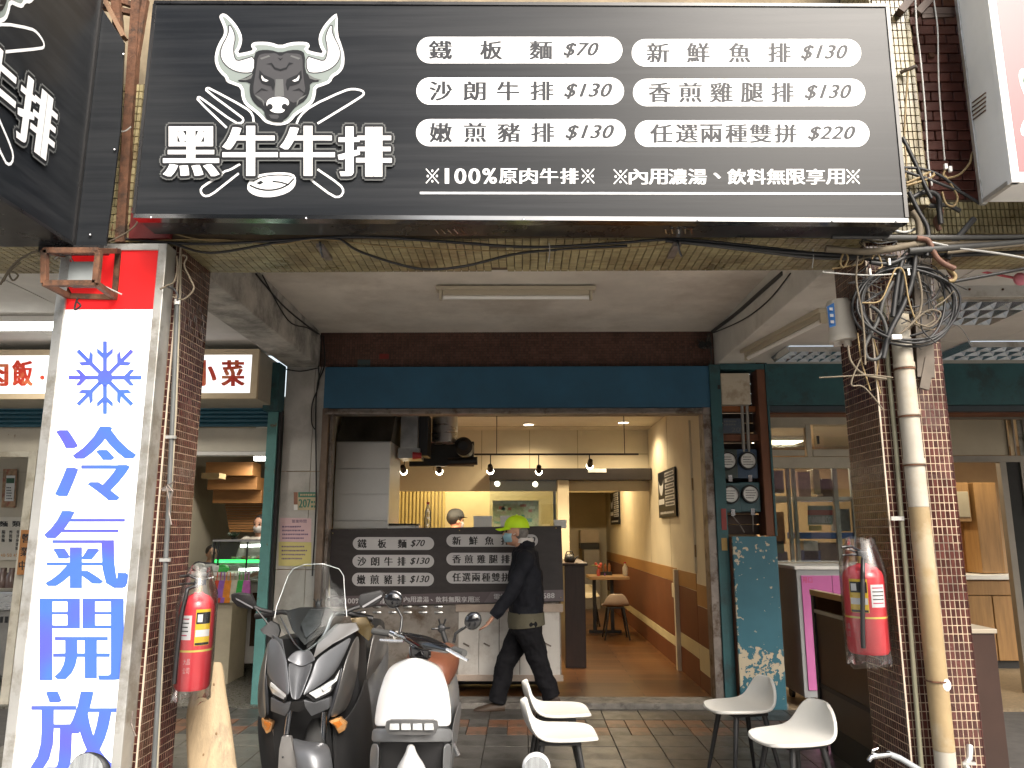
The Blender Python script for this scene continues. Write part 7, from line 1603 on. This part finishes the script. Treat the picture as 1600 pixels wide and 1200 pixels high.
# ---- fire extinguishers in plastic bags
M_red = pm('extinguisher_red',(0.66,0.045,0.06),0.3,var=0.06,vs=4,coat=0.3)
def crumpled():
    m = glass('clear_bag',(0.98,0.98,0.98),0.14,0.95,0.8); return m
def extinguisher(label, c, r_, h, lab_ang, seed, lean=0):
    rd = random.Random(seed)
    t = thing('fire_extinguisher', label, 'fire extinguisher', c)
    b = obj('cylinder', MB().lathe([(0,0),(r_*0.9,0),(r_,0.015),(r_,h*0.84),(r_*0.93,h*0.9),(r_*0.7,h*0.955),(r_*0.3,h*0.985),(r_*0.26,h)],c,32), M_red, t, smooth=45)
    z = Vector((0,0,1))
    obj('valve', MB().cyl(c+z*h,c+z*(h+0.035),0.02,n=14), pm('brass_valve',(0.5,0.36,0.14),0.3,0.9), t, smooth=40); obj('valve_head', MB().box(c.x-0.022,c.x+0.03,c.y-0.015,c.y+0.015,c.z+h+0.035,c.z+h+0.06), M_blk, t, bevel=0.003)
    obj('lever', MB().tube([c+Vector((0.0,0,h+0.06)),c+Vector((-0.05,-0.01,h+0.085)),c+Vector((-0.1,-0.01,h+0.08))],0.007,8), M_blk, t); obj('lever', MB().tube([c+Vector((0.0,0,h+0.045)),c+Vector((-0.1,-0.01,h+0.04))],0.006,8), M_blk, t)
    obj('hose', MB().tube([c+Vector((0.02,-0.01,h+0.045)),c+Vector((-r_*0.3,-r_*0.9,h+0.02)),c+Vector((-r_*0.5,-r_*1.05,h*0.75)),c+Vector((-r_*0.62,-r_*0.95,h*0.3)),c+Vector((-r_*0.66,-r_*0.92,h*0.08))],0.011,10), M_blk, t, smooth=60)
    def wrap(a0,a1,z0,z1,mat,nm,out=0.001,n=10):
        rows = [[Vector((c.x+(r_+out)*math.cos(a0+(a1-a0)*i/n),c.y+(r_+out)*math.sin(a0+(a1-a0)*i/n),c.z+zz)) for i in range(n+1)] for zz in (z0,z1)]
        return obj(nm, MB().grid(rows), mat, t, smooth=60)
    la = R(lab_ang)
    yl = wrap(la,la+R(52),h*0.46,h*0.83,pm('label_yellow',(0.75,0.5,0.02),0.4,var=0.05),'label_panel')
    wrap(la+R(2),la+R(50),h*0.68,h*0.8,M_print_k,'label_picture',0.0018); wrap(la+R(6),la+R(22),h*0.7,h*0.78,M_print_w,'label_picture',0.0024,6); wrap(la+R(2),la+R(50),h*0.55,h*0.62,M_print_w,'label_text',0.0018); wrap(la+R(2),la+R(50),h*0.465,h*0.49,M_print_k,'label_text',0.0018)
    wrap(0,2*math.pi-0.001,h*0.395,h*0.415,pm('yellow_band',(0.7,0.6,0.12),0.4),'colour_band',0.0012,40)
    wrap(la-R(60) if lab_ang > 270 else la+R(60),(la-R(60) if lab_ang > 270 else la+R(60))+R(48),h*0.52,h*0.77,M_print_w,'white_label',0.001)
    for k in range(5):
        a0 = (la-R(56) if lab_ang > 270 else la+R(64)); wrap(a0,a0+R(rd.uniform(28,40)),h*(0.56+k*0.042),h*(0.572+k*0.042),MATS['ink_red'] if k in (0,4) else M_print_g,'label_line',0.0018,6)
    def CY(u,v,w_): a = la+R(-30)+u; return (c.x+(r_+0.0015+w_)*math.cos(a),c.y+(r_+0.0015+w_)*math.sin(a),c.z+v)
    word(t, pm('print_faded',(0.6,0.4,0.4),0.5), [(s,0.2*k,0.2*k+0.17,h*0.27,h*0.33) for k,s in enumerate('大昌')]+[(s,0.2*k,0.2*k+0.17,h*0.18,h*0.24) for k,s in enumerate('公司')], CY)
    # the bag
    rings = []
    for zz,rr in ((-0.065,1.0),(-0.05,1.08),(-0.01,1.06),(h*0.3,1.1),(h*0.6,1.14),(h*0.86,1.16),(h*0.97,1.1),(h+0.05,0.9),(h+0.1,0.75),(h+0.13,0.7)):
        rings.append([c+Vector((r_*rr*math.cos(a)*(1+rd.uniform(-.035,.06)),r_*rr*math.sin(a)*(1+rd.uniform(-.035,.06)),zz+rd.uniform(-.012,.012))) for a in (2*math.pi*j/22 for j in range(22))])
    obj('plastic_bag', MB().loft(rings,caps=False), crumpled(), t, smooth=75)
    obj('hook', MB().tube([c+Vector((0,0.02,h+0.05)),c+Vector((0,r_*1.2,h+0.06)),c+Vector((0,r_*1.2,h+0.12))],0.005,6), M_steel, t)
pL = PY(299,1076,4.12); extinguisher('red fire extinguisher in a clear bag on the left pillar beside the plank', Vector((pL.x,4.12,pL.z)), 0.086, PY(299,925,4.12).z-pL.z, 290, 3)
pR = PY(1358,1020,4.06); extinguisher('red fire extinguisher in a clear bag on the right pillar with white label', Vector((pR.x,4.06,pR.z)), 0.098, PY(1358,880,4.06).z-pR.z, 205, 5)

# ---- the leaning plank
pkL = thing('plank','pale weathered wooden plank leaning below the left fire extinguisher','plank',PZ(330,1230,0))
rows = []
for (xl,xr,y) in ((330,343,1035),(322,347,1040),(312,350,1058),(297,354,1085),(290,360,1115),(291,366,1160),(293,372,1205),(296,380,1270)):
    Yp = 4.3+(1270-y)*0.0008
    rows.append([PY(xl+(xr-xl)*s,y,Yp-0.05*math.sin(s*math.pi)) for s in (0,.2,.5,.8,1)])
obj('board', MB().grid(rows), pm('weathered_plank',(0.38,0.29,0.18),0.75,var=0.2,vs=4,stretch=(5,5,0.7),tint=(0.26,0.2,0.13),tint_s=3,bump=0.2,bs=40), pkL, solid=0.03, subd=1)
for x,y in ((334,1070),(338,1147),(318,1180)): obj('knot', MB().ball(PY(x,y,4.3+(1270-y)*0.0008-0.052),(0.006,0.003,0.01),8,5), pm('knot_brown',(0.2,0.12,0.06),0.8), pkL)

# ---- white drain pipe and conduits on the right pillar
dp = thing('drain_pipe','white drain pipe with tan paint below, strapped to the right pillar','pipe',PY(1475,1200,3.93))
Yp = 3.93
def pp(y): return PY(1404+(y-490)*0.1045,y,Yp)
M_pvc = pm('white_pvc',(0.4,0.37,0.31),0.4,var=0.1,vs=5,tint=(0.34,0.28,0.19),tint_s=3,tint_lo=0.5,tint_hi=0.7)
M_pvt = pm('tan_pvc',(0.3,0.22,0.115),0.5,var=0.14,vs=6,tint=(0.36,0.29,0.19),tint_s=4,bump=0.1)
obj('pipe', MB().cyl(pp(792),pp(490),0.0475,n=28), M_pvc, dp, smooth=40); obj('pipe', MB().cyl(pp(1172),pp(792.5),0.0478,n=28), M_pvt, dp, smooth=40); obj('pipe', MB().cyl(pp(1172.5)+Vector((0,0,-0.6)),pp(1172.5),0.0475,n=28), M_pvc, dp, smooth=40)
for y in (574,648,724): obj('coupling', MB().cyl(pp(y+1),pp(y-7),0.0515,n=28), M_pvc, dp, smooth=40)
for y in (576,650,726,1062): obj('strap', MB().cyl(pp(y+2.5),pp(y),0.054,n=28), M_rust, dp, smooth=40)
obj('strap_filler', MB().ball(pp(1068)+Vector((0.02,-0.04,0)),(0.025,0.012,0.03),10,7), M_wht, dp)
# stuffed end of the pipe
cd = thing('conduit','thin olive conduit running down beside the white drain pipe','conduit',PY(1440,1200,3.98))
obj('tube', MB().tube([PY(1380,470,3.98),PY(1388,575,3.98),PY(1400,700,3.98),PY(1441,1215,3.98)],0.0115,10), pm('olive_conduit',(0.2,0.19,0.13),0.5,var=0.12,vs=8), cd, smooth=50)
for y,x in ((810,1404),): obj('clip', MB().bar(PY(x-12,y,3.97),PY(x+8,y,3.97),0.012,0.02), M_alu, cd)
gc = thing('steel_trunking','dark rusty cable trunking hanging down the right pillar front','trunking',PY(1442,600,3.97))
p = PY(1420,585,3.96); q = PY(1450,400,3.96); obj('channel', MB().bar(PY(1438,400,3.96),PY(1445,590,3.96),0.09,0.03), pm('grimy_metal',(0.09,0.075,0.06),0.6,0.4,var=0.35,vs=6), gc); obj('channel', MB().bar(PY(1452,560,3.95),PY(1443,608,3.95),0.05,0.02), MATS['grimy_metal'], gc)
# conduits beside the pillar sign
lcn = thing('conduit','grey conduits and cables running down between the pillar sign and the left pillar','conduit',PY(262,1100,3.97))
M_gc = pm('grey_pvc_conduit',(0.09,0.095,0.095),0.5,var=0.15,vs=8)
obj('tube', MB().tube([PY(277,470,3.975),PY(272,600,3.975),PY(263,800,3.975),PY(252,1000,3.975),PY(240,1210,3.975)],0.0125,10), M_gc, lcn, smooth=50)
obj('tube', MB().tube([PY(283,400,3.98),PY(280,500,3.98),PY(275,640,3.98),PY(262,860,3.98),PY(245,1210,3.98)],0.006,8), pm('cream_cable',(0.26,0.23,0.17),0.6,var=0.2), lcn, smooth=50)
obj('collar', MB().cyl(PY(277,476,3.97),PY(277,468,3.97),0.016,n=12), M_wht, lcn)
for x,y in ((267,683),(258,875),(262,765)): obj('clip', MB().bar(PY(x-8,y,3.965),PY(x+8,y,3.965),0.014,0.016), M_alu if y != 765 else M_rail, lcn)
for pts in (((252,765),(262,758),(270,768),(266,790),(260,760),(273,752)),((268,770),(264,800),(268,820)),((212,1150),(205,1130),(208,1112))): obj('wire_tie', MB().tube([PY(a,b,3.9) for a,b in pts],0.004,6), M_rail, lcn)
# ---- grey terminal box with blue label
tbx = thing('terminal_box','pale grey terminal box with blue label beside the right pillar','terminal box',PY(1312,520,4.3))
c0_, c1_ = PY(1309,470,4.25), PY(1318,530,4.25)
bx2 = obj('box_body', MB().tube([c1_,c1_.lerp(c0_,.15),c0_.lerp(c1_,.08),c0_],[0.078,0.074,0.066,0.058],24), pm('pale_grey_abs',(0.6,0.57,0.51),0.5,var=0.08,vs=6), tbx, smooth=45)
obj('base_ring', MB().cyl(PY(1319,533,4.25),PY(1317.5,526,4.25),0.082,n=24), MATS['pale_grey_abs'], tbx, smooth=40)
lbm = MB(); lbm.add([PY(1292,479,4.18),PY(1303,473,4.172),PY(1306,509,4.172),PY(1296,512,4.18)],[(0,1,2,3)]); bl = obj('blue_label', lbm, pm('label_blue',(0.02,0.16,0.5),0.5,var=0.08), tbx)
for k in range(3): p = PY(1298+k,483+k*10,4.17); obj('label_glyph', MB().box(p.x-0.008,p.x+0.01,4.166,4.17,p.z-0.008,p.z+0.008), M_print_w, bl)
for x in (1308,1324): obj('gland', MB().cyl(PY(x,533,4.25),PY(x+1,541,4.25),0.022,n=12), MATS['pale_grey_abs'], tbx, smooth=40)
obj('bracket', MB().box(c1_.x,c1_.x+0.15,4.3,4.33,c1_.z,c1_.z+0.12), M_alu, tbx)
# ---- tap low on the right pillar
tp = thing('water_tap','small metal tap on a grey pipe low on the right pillar','tap',PY(1385,1190,3.9))
obj('supply_pipe', MB().tube([PY(1440,1205,3.96),PY(1405,1184,3.94),PY(1388,1178,3.9)],0.014,10), pm('grey_pipe',(0.4,0.43,0.45),0.4,0.3,var=0.1), tp, smooth=50)
obj('tap_body', MB().tube([PY(1390,1179,3.9),PY(1370,1181,3.88),PY(1361,1183,3.87),PY(1357,1189,3.87)],[0.013,0.015,0.012,0.011],10), M_steel, tp, smooth=50); obj('tap_handle', MB().tube([PY(1364,1180,3.88),PY(1364,1172,3.88),PY(1372,1169,3.88)],[0.008,0.007,0.005],8), M_steel, tp)
tp2 = thing('water_tap','second tap at the very bottom of the right pillar','tap',PY(1515,1190,3.93)); obj('tap_body', MB().tube([PY(1515,1166,3.96),PY(1515,1185,3.92),PY(1508,1195,3.9),PY(1518,1210,3.9)],[0.016,0.013,0.016,0.013],10), M_alu, tp2, smooth=50); obj('tap_handle', MB().bar(PY(1504,1193,3.89),PY(1524,1193,3.89),0.012), M_alu, tp2)
# ---- cables
MW = {'k':pm('black_cable',(0.013,0.013,0.014),0.5,var=0.2), 'y':pm('yellowed_wire',(0.24,0.17,0.075),0.6,var=0.2), 'w':pm('white_wire',(0.42,0.42,0.4),0.5,var=0.1), 'g':pm('grey_cable',(0.05,0.05,0.048),0.6,var=0.2), 'o':pm('orange_sleeve',(0.13,0.06,0.038),0.6,var=0.2), 'p':pm('pink_tape',(0.45,0.18,0.14),0.6,var=0.1), 't':pm('dusty_tan_cable',(0.14,0.115,0.08),0.8,var=0.25)}
def spline(pts, n=6):
    out = []; P = [Vector(p) for p in pts]
    for i in range(len(P)-1):
        p0 = P[max(i-1,0)]; p1 = P[i]; p2 = P[i+1]; p3 = P[min(i+2,len(P)-1)]
        for k in range(n):
            t = k/n; out.append(0.5*((2*p1)+(p2-p0)*t+(2*p0-5*p1+4*p2-p3)*t*t+(3*p1-p0-3*p2+p3)*t**3))
    out.append(P[-1]); return out
def wire(par, pts, kind='k', r_=0.006, Y=3.88, name='wire'):
    return obj(name, MB().tube(spline([PY(p[0],p[1],p[2] if len(p) > 2 else Y) for p in pts]),r_,7), MW[kind], par, smooth=60)
cb = thing('cable_bundle','black cables sagging along the yellow tiled beam under the big sign','cable',(0,3.9,3.0))
for pts,k,r_ in ((((180,372),(300,381),(420,377),(560,370),(700,378),(830,386),(960,380),(1060,374),(1180,385),(1290,397),(1400,400)),'k',.008),(((270,380),(330,395),(430,380),(520,372),(560,392),(620,412),(670,421),(730,415),(800,398),(860,391),(980,384)),'k',.007),(((180,378),(330,374),(430,382),(500,374),(620,386),(800,392),(1000,386),(1055,376)),'y',.004),(((1040,376),(1130,384),(1230,394),(1320,400),(1410,412)),'k',.012),(((1060,378),(1180,392),(1280,403),(1400,404)),'g',.009),(((200,352),(215,348),(300,372),(360,378)),'y',.004)):
    wire(cb, pts, k, r_, 3.925)
for x,y in ((500,378),(1058,376)):
    b = PY(x,y,3.9); obj('bracket', MB().box(b.x-0.02,b.x+0.02,3.9,4.1,b.z-0.03,b.z-0.01), M_rail, cb); obj('hook', MB().tube([b,b+Vector((0.01,0.0,-0.06)),b+Vector((0.02,0,-0.09))],0.006,6), M_steel, cb)
for x,y in ((1270,395),(858,386)): wire(cb, ((x,y-6),(x+1,y+6),(x-1,y+24)), 'w', .003, 3.92)
cw = thing('cable_bundle','thin old cables along the walkway beams and the house front','cable',(-1.9,6,3.3))
for pts,r_ in (([PX(400,428,-1.945),PX(440,475,-1.945),PX(475,505,-1.945),PX(497,521,-1.945)],.007),([PX(410,430,-1.94),PX(450,500,-1.94),PX(480,512,-1.94),PX(499,522,-1.94)],.006)): obj('wire', MB().tube(spline(pts),r_,6), MW['k'], cw)
obj('wire', MB().tube(spline([PX(1222,427,1.835),PX(1190,455,1.83),PX(1150,490,1.83),PX(1113,518,1.83)]),.016,7), MW['g'], cw); obj('wire', MB().tube(spline([PX(1235,427,1.835),PX(1200,470,1.83),PX(1160,500,1.83),PX(1115,520,1.83)]),.005,6), MW['k'], cw)
for dx,r_ in ((0,.006),(4,.004),(8,.007)): obj('wire', MB().tube(spline([PY(497+dx,524,7.17),PY(497+dx,560,7.17),PY(498+dx*0.6,600,7.17),PY(488+dx*0.3,630,7.17),PY(487,660,7.17),PY(492,671,7.17)] if dx == 0 else [PY(497+dx,524,7.17),PY(499+dx,570,7.17),PY(494,620,7.17),PY(494,780,7.17),PY(488,900,7.17)]),r_,6), MW['k'], cw)
obj('wire', MB().tube(spline([PY(447,577,7.15),PY(470,580,7.15),PY(497,575,7.15)]),.006,6), MW['k'], cw)
for k in range(7): obj('wire', MB().tube(spline([PY(1090+k*4,530+k*2,7.16),PY(1100+k*2,545,7.12),PY(1108,520+k*3,7.12),PY(1112,560,7.12),PY(1104+k,575,7.15)]),.005,6), MW[random.choice('kgt')], cw)
for px in (1095,1105): b = PY(px,540,7.14); obj('meter_stub', MB().cyl(b,b+Vector((0,-0.06,0)),0.03,n=12), M_blk, cw)
# the great tangle at the right pillar
tg = thing('cable_tangle','tangle of black cable coils and loose wires at the head of the right pillar','cable',PY(1420,470,3.85))
rd = random.Random(11)
for k in range(5):
    cx, cyy = 1420+rd.uniform(-6,6), 477+rd.uniform(-5,5); rx, ry = 74+rd.uniform(-12,8), 60+rd.uniform(-10,6); ph = rd.uniform(0,6)
    obj('coil', MB().tube([PY(cx+rx*math.cos(a)+3*math.sin(2*a+ph),cyy+ry*math.sin(a)+3*math.cos(3*a+ph),3.84+0.015*math.sin(a*2+k)+k*0.012) for a in (2*math.pi*j/44 for j in range(44))],0.0068,7,closed=True), MW['k'], tg, smooth=60)
for pts,k,r_ in ((((1347,473),(1375,470),(1390,440),(1400,420),(1412,425),(1420,470),(1432,505)),'y',.0045),(((1434,425),(1440,460),(1436,490),(1420,510),(1395,530)),'t',.006),(((1360,410),(1390,412),(1420,400),(1460,388),(1490,384)),'k',.012),(((1380,560),(1390,520),(1410,480),(1425,440),(1430,400)),'k',.014),(((1405,490),(1408,450),(1415,420),(1430,395),(1440,370)),'k',.016),(((1395,495),(1400,455),(1405,425),(1412,400)),'k',.013),(((1355,560),(1352,540),(1372,500),(1380,470),(1395,440)),'g',.01),(((1350,548),(1357,560),(1372,560),(1382,540),(1385,515),(1375,490),(1360,478)),'g',.009),(((1420,515),(1440,495),(1460,480),(1475,470),(1490,455)),'t',.004),(((1418,500),(1440,510),(1460,500),(1450,488),(1430,492),(1437,512),(1460,515)),'t',.004),(((1425,505),(1450,485),(1470,490),(1455,510),(1432,505)),'t',.004),(((1402,470),(1425,480),(1455,470),(1470,450),(1480,430)),'k',.005),(((1340,520),(1345,560),(1352,585),(1360,610)),'y',.004),(((1365,530),(1372,560),(1370,590),(1376,615)),'y',.004),(((1325,540),(1330,565),(1350,585),(1385,592)),'t',.006),(((1280,590),(1320,588),(1360,586),(1395,590)),'t',.004),(((1345,560),(1330,600),(1350,605),(1380,640)),'t',.004),(((1285,425),(1320,428),(1360,430),(1400,428)),'w',.004),(((1340,400),(1338,440),(1345,480),(1350,520),(1352,570)),'t',.005),(((1330,415),(1345,405),(1365,400),(1390,402),(1402,400)),'t',.006),(((1318,395),(1313,410),(1318,418),(1325,405),(1322,394)),'y',.005),(((1350,400),(1346,412),(1330,415),(1318,417),(1300,420)),'y',.005),(((1362,405),(1370,395),(1378,415),(1372,420)),'y',.005),(((1382,398),(1387,410),(1391,420)),'y',.005),(((1400,416),(1412,398),(1425,382),(1432,376)),'w',.006),(((1452,378),(1500,388),(1560,396),(1640,410)),'w',.006),(((1420,300),(1435,330),(1450,360),(1448,400)),'k',.012),(((1400,325),(1430,318),(1460,322),(1480,320),(1500,330)),'g',.012),(((1420,312),(1445,300),(1465,306),(1468,330),(1470,350)),'k',.014),(((1455,310),(1470,330),(1462,345),(1468,360)),'o',.014),(((1425,330),(1435,345),(1437,370),(1430,385)),'t',.018),(((1432,372),(1450,376),(1462,400),(1475,412),(1492,420)),'o',.014),(((1480,405),(1484,395),(1490,380),(1515,350),(1522,342)),'g',.016),(((1478,404),(1482,420),(1490,432),(1487,438),(1480,436)),'o',.013),(((1480,418),(1492,430),(1490,438),(1482,439)),'y',.01)):
    wire(tg, pts, k, r_, 3.83+rd.uniform(-.03,.05))
for (x0,y0),(x1,y1),k,r_ in (((1420,392),(1980,330),'g',.017),((1400,383),(1980,345),'t',.014),((1440,400),(1980,360),'k',.012),((1490,440),(1980,330),'k',.009),((1380,372),(1980,348),'g',.013),((1290,388),(1430,382),'t',.018),((1300,370),(1980,352),'g',.012),((1480,395),(1980,322),'t',.008),((1390,358),(1440,352),'w',.008)):
    wire(tg, ((x0,y0),((x0+x1)/2,(y0+y1)/2+8),(x1,y1)), k, r_, 3.8+rd.uniform(0,.08))
for k in range(26):
    x, y = rd.uniform(1360,1470), rd.uniform(380,490); pts = [(x,y)]
    for j in range(4): x += rd.uniform(-32,32); y += rd.uniform(-10,34); pts.append((x,y))
    wire(tg, pts, rd.choice('kkkggtt'), rd.uniform(.002,.004), 3.86+rd.uniform(-.04,.06))
b = PY(1399,526,3.8); obj('junction', MB().box(b.x-0.02,b.x+0.03,3.79,3.81,b.z-0.015,b.z+0.01), M_wht, tg, bevel=0.004)
for k in range(3): obj('tie', MB().bar(PY(1399+k*30-40,404+abs(k-1)*16,3.82),PY(1400+k*30-40,414+abs(k-1)*16,3.82),0.01), M_wht, tg)
# wires beside the upper pilaster and the loops near the white sign
up = thing('cable_bundle','thin pale wires hanging down the yellow tiled pilaster','cable',PY(1430,300,3.83))
for pts,k,r_ in ((((1419,112),(1416,150),(1413,210),(1416,260),(1412,285)),'y',.005),(((1430,0),(1433,50),(1439,100),(1446,180),(1450,250),(1456,290)),'w',.005),(((1459,0),(1465,45),(1466,100),(1468,150),(1476,250)),'w',.004),(((1410,215),(1430,255),(1445,290),(1455,310)),'k',.011),(((1412,262),(1440,264),(1470,275),(1500,298)),'k',.008),(((1413,268),(1450,280),(1500,300),(1530,318)),'k',.008),(((1416,286),(1440,276),(1455,268),(1458,275),(1440,283),(1416,290)),'y',.007),(((1478,262),(1474,275),(1482,278),(1500,272),(1515,255),(1519,240),(1527,232),(1521,228)),'y',.006),(((1476,274),(1490,295),(1496,310),(1490,322),(1478,318),(1472,300)),'y',.006)): wire(up, pts, k, r_, 3.8)
for x,y in ((1478,260),(1485,264)): obj('connector', MB().box(PY(x,y,3.79).x-0.008,PY(x,y,3.79).x+0.008,3.785,3.8,PY(x,y,3.79).z-0.015,PY(x,y,3.79).z+0.015), M_wht, up, bevel=0.002)
b = PY(1418,110,3.82); obj('wire_anchor', MB().bar(b+Vector((-0.03,0.02,0)),b+Vector((0.03,-0.04,0.0)),0.02,0.012), M_rail, up)
# wires round the left head
lh = thing('cable_bundle','loose wires round the head of the left pillar and the rusty frame','cable',PY(290,400,3.9))
for pts,k,r_ in ((((285,398),(292,402),(288,415),(297,435),(303,450),(295,462),(285,468),(270,464)),'t',.005),(((250,452),(262,446),(272,440),(277,420),(276,400)),'t',.005),(((262,448),(272,452),(278,462),(277,470)),'k',.006),(((85,405),(100,395),(112,402)),'w',.004),(((108,400),(115,410),(122,425),(135,432)),'w',.004),(((150,440),(165,448),(190,460)),'w',.004),(((122,465),(118,475),(117,484),(126,478),(121,472)),'k',.005),(((0,445),(20,415),(50,395),(95,385)),'t',.006),(((5,440),(15,425),(28,430),(20,438),(15,425),(32,410)),'t',.005),(((170,378),(200,362),(215,345),(205,330)),'t',.004),(((180,206),(195,205),(205,198)),'w',.004)): wire(lh, pts, k, r_, 3.86)
# timber and steel seen above the pilaster
tf = thing('awning_frame','brown steel bars and pale board above the upper right pilaster','frame',PY(1450,20,4.0))
for a,b,wd in (((1405,20),(1430,-10),.05),((1432,22),(1462,-10),.05),((1440,18),(1490,18),.02),((1440,24),(1490,22),.015)): obj('bar', MB().bar(PY(*a,3.82),PY(*b,3.82),wd,0.04), pm('brown_steel',(0.06,0.035,0.025),0.6,var=0.2), tf)
b = PY(1449,87,3.97); obj('broken_tile', MB().box(b.x,b.x+0.03,3.95,3.98,b.z-0.02,b.z+0.005), M_rust, tf)
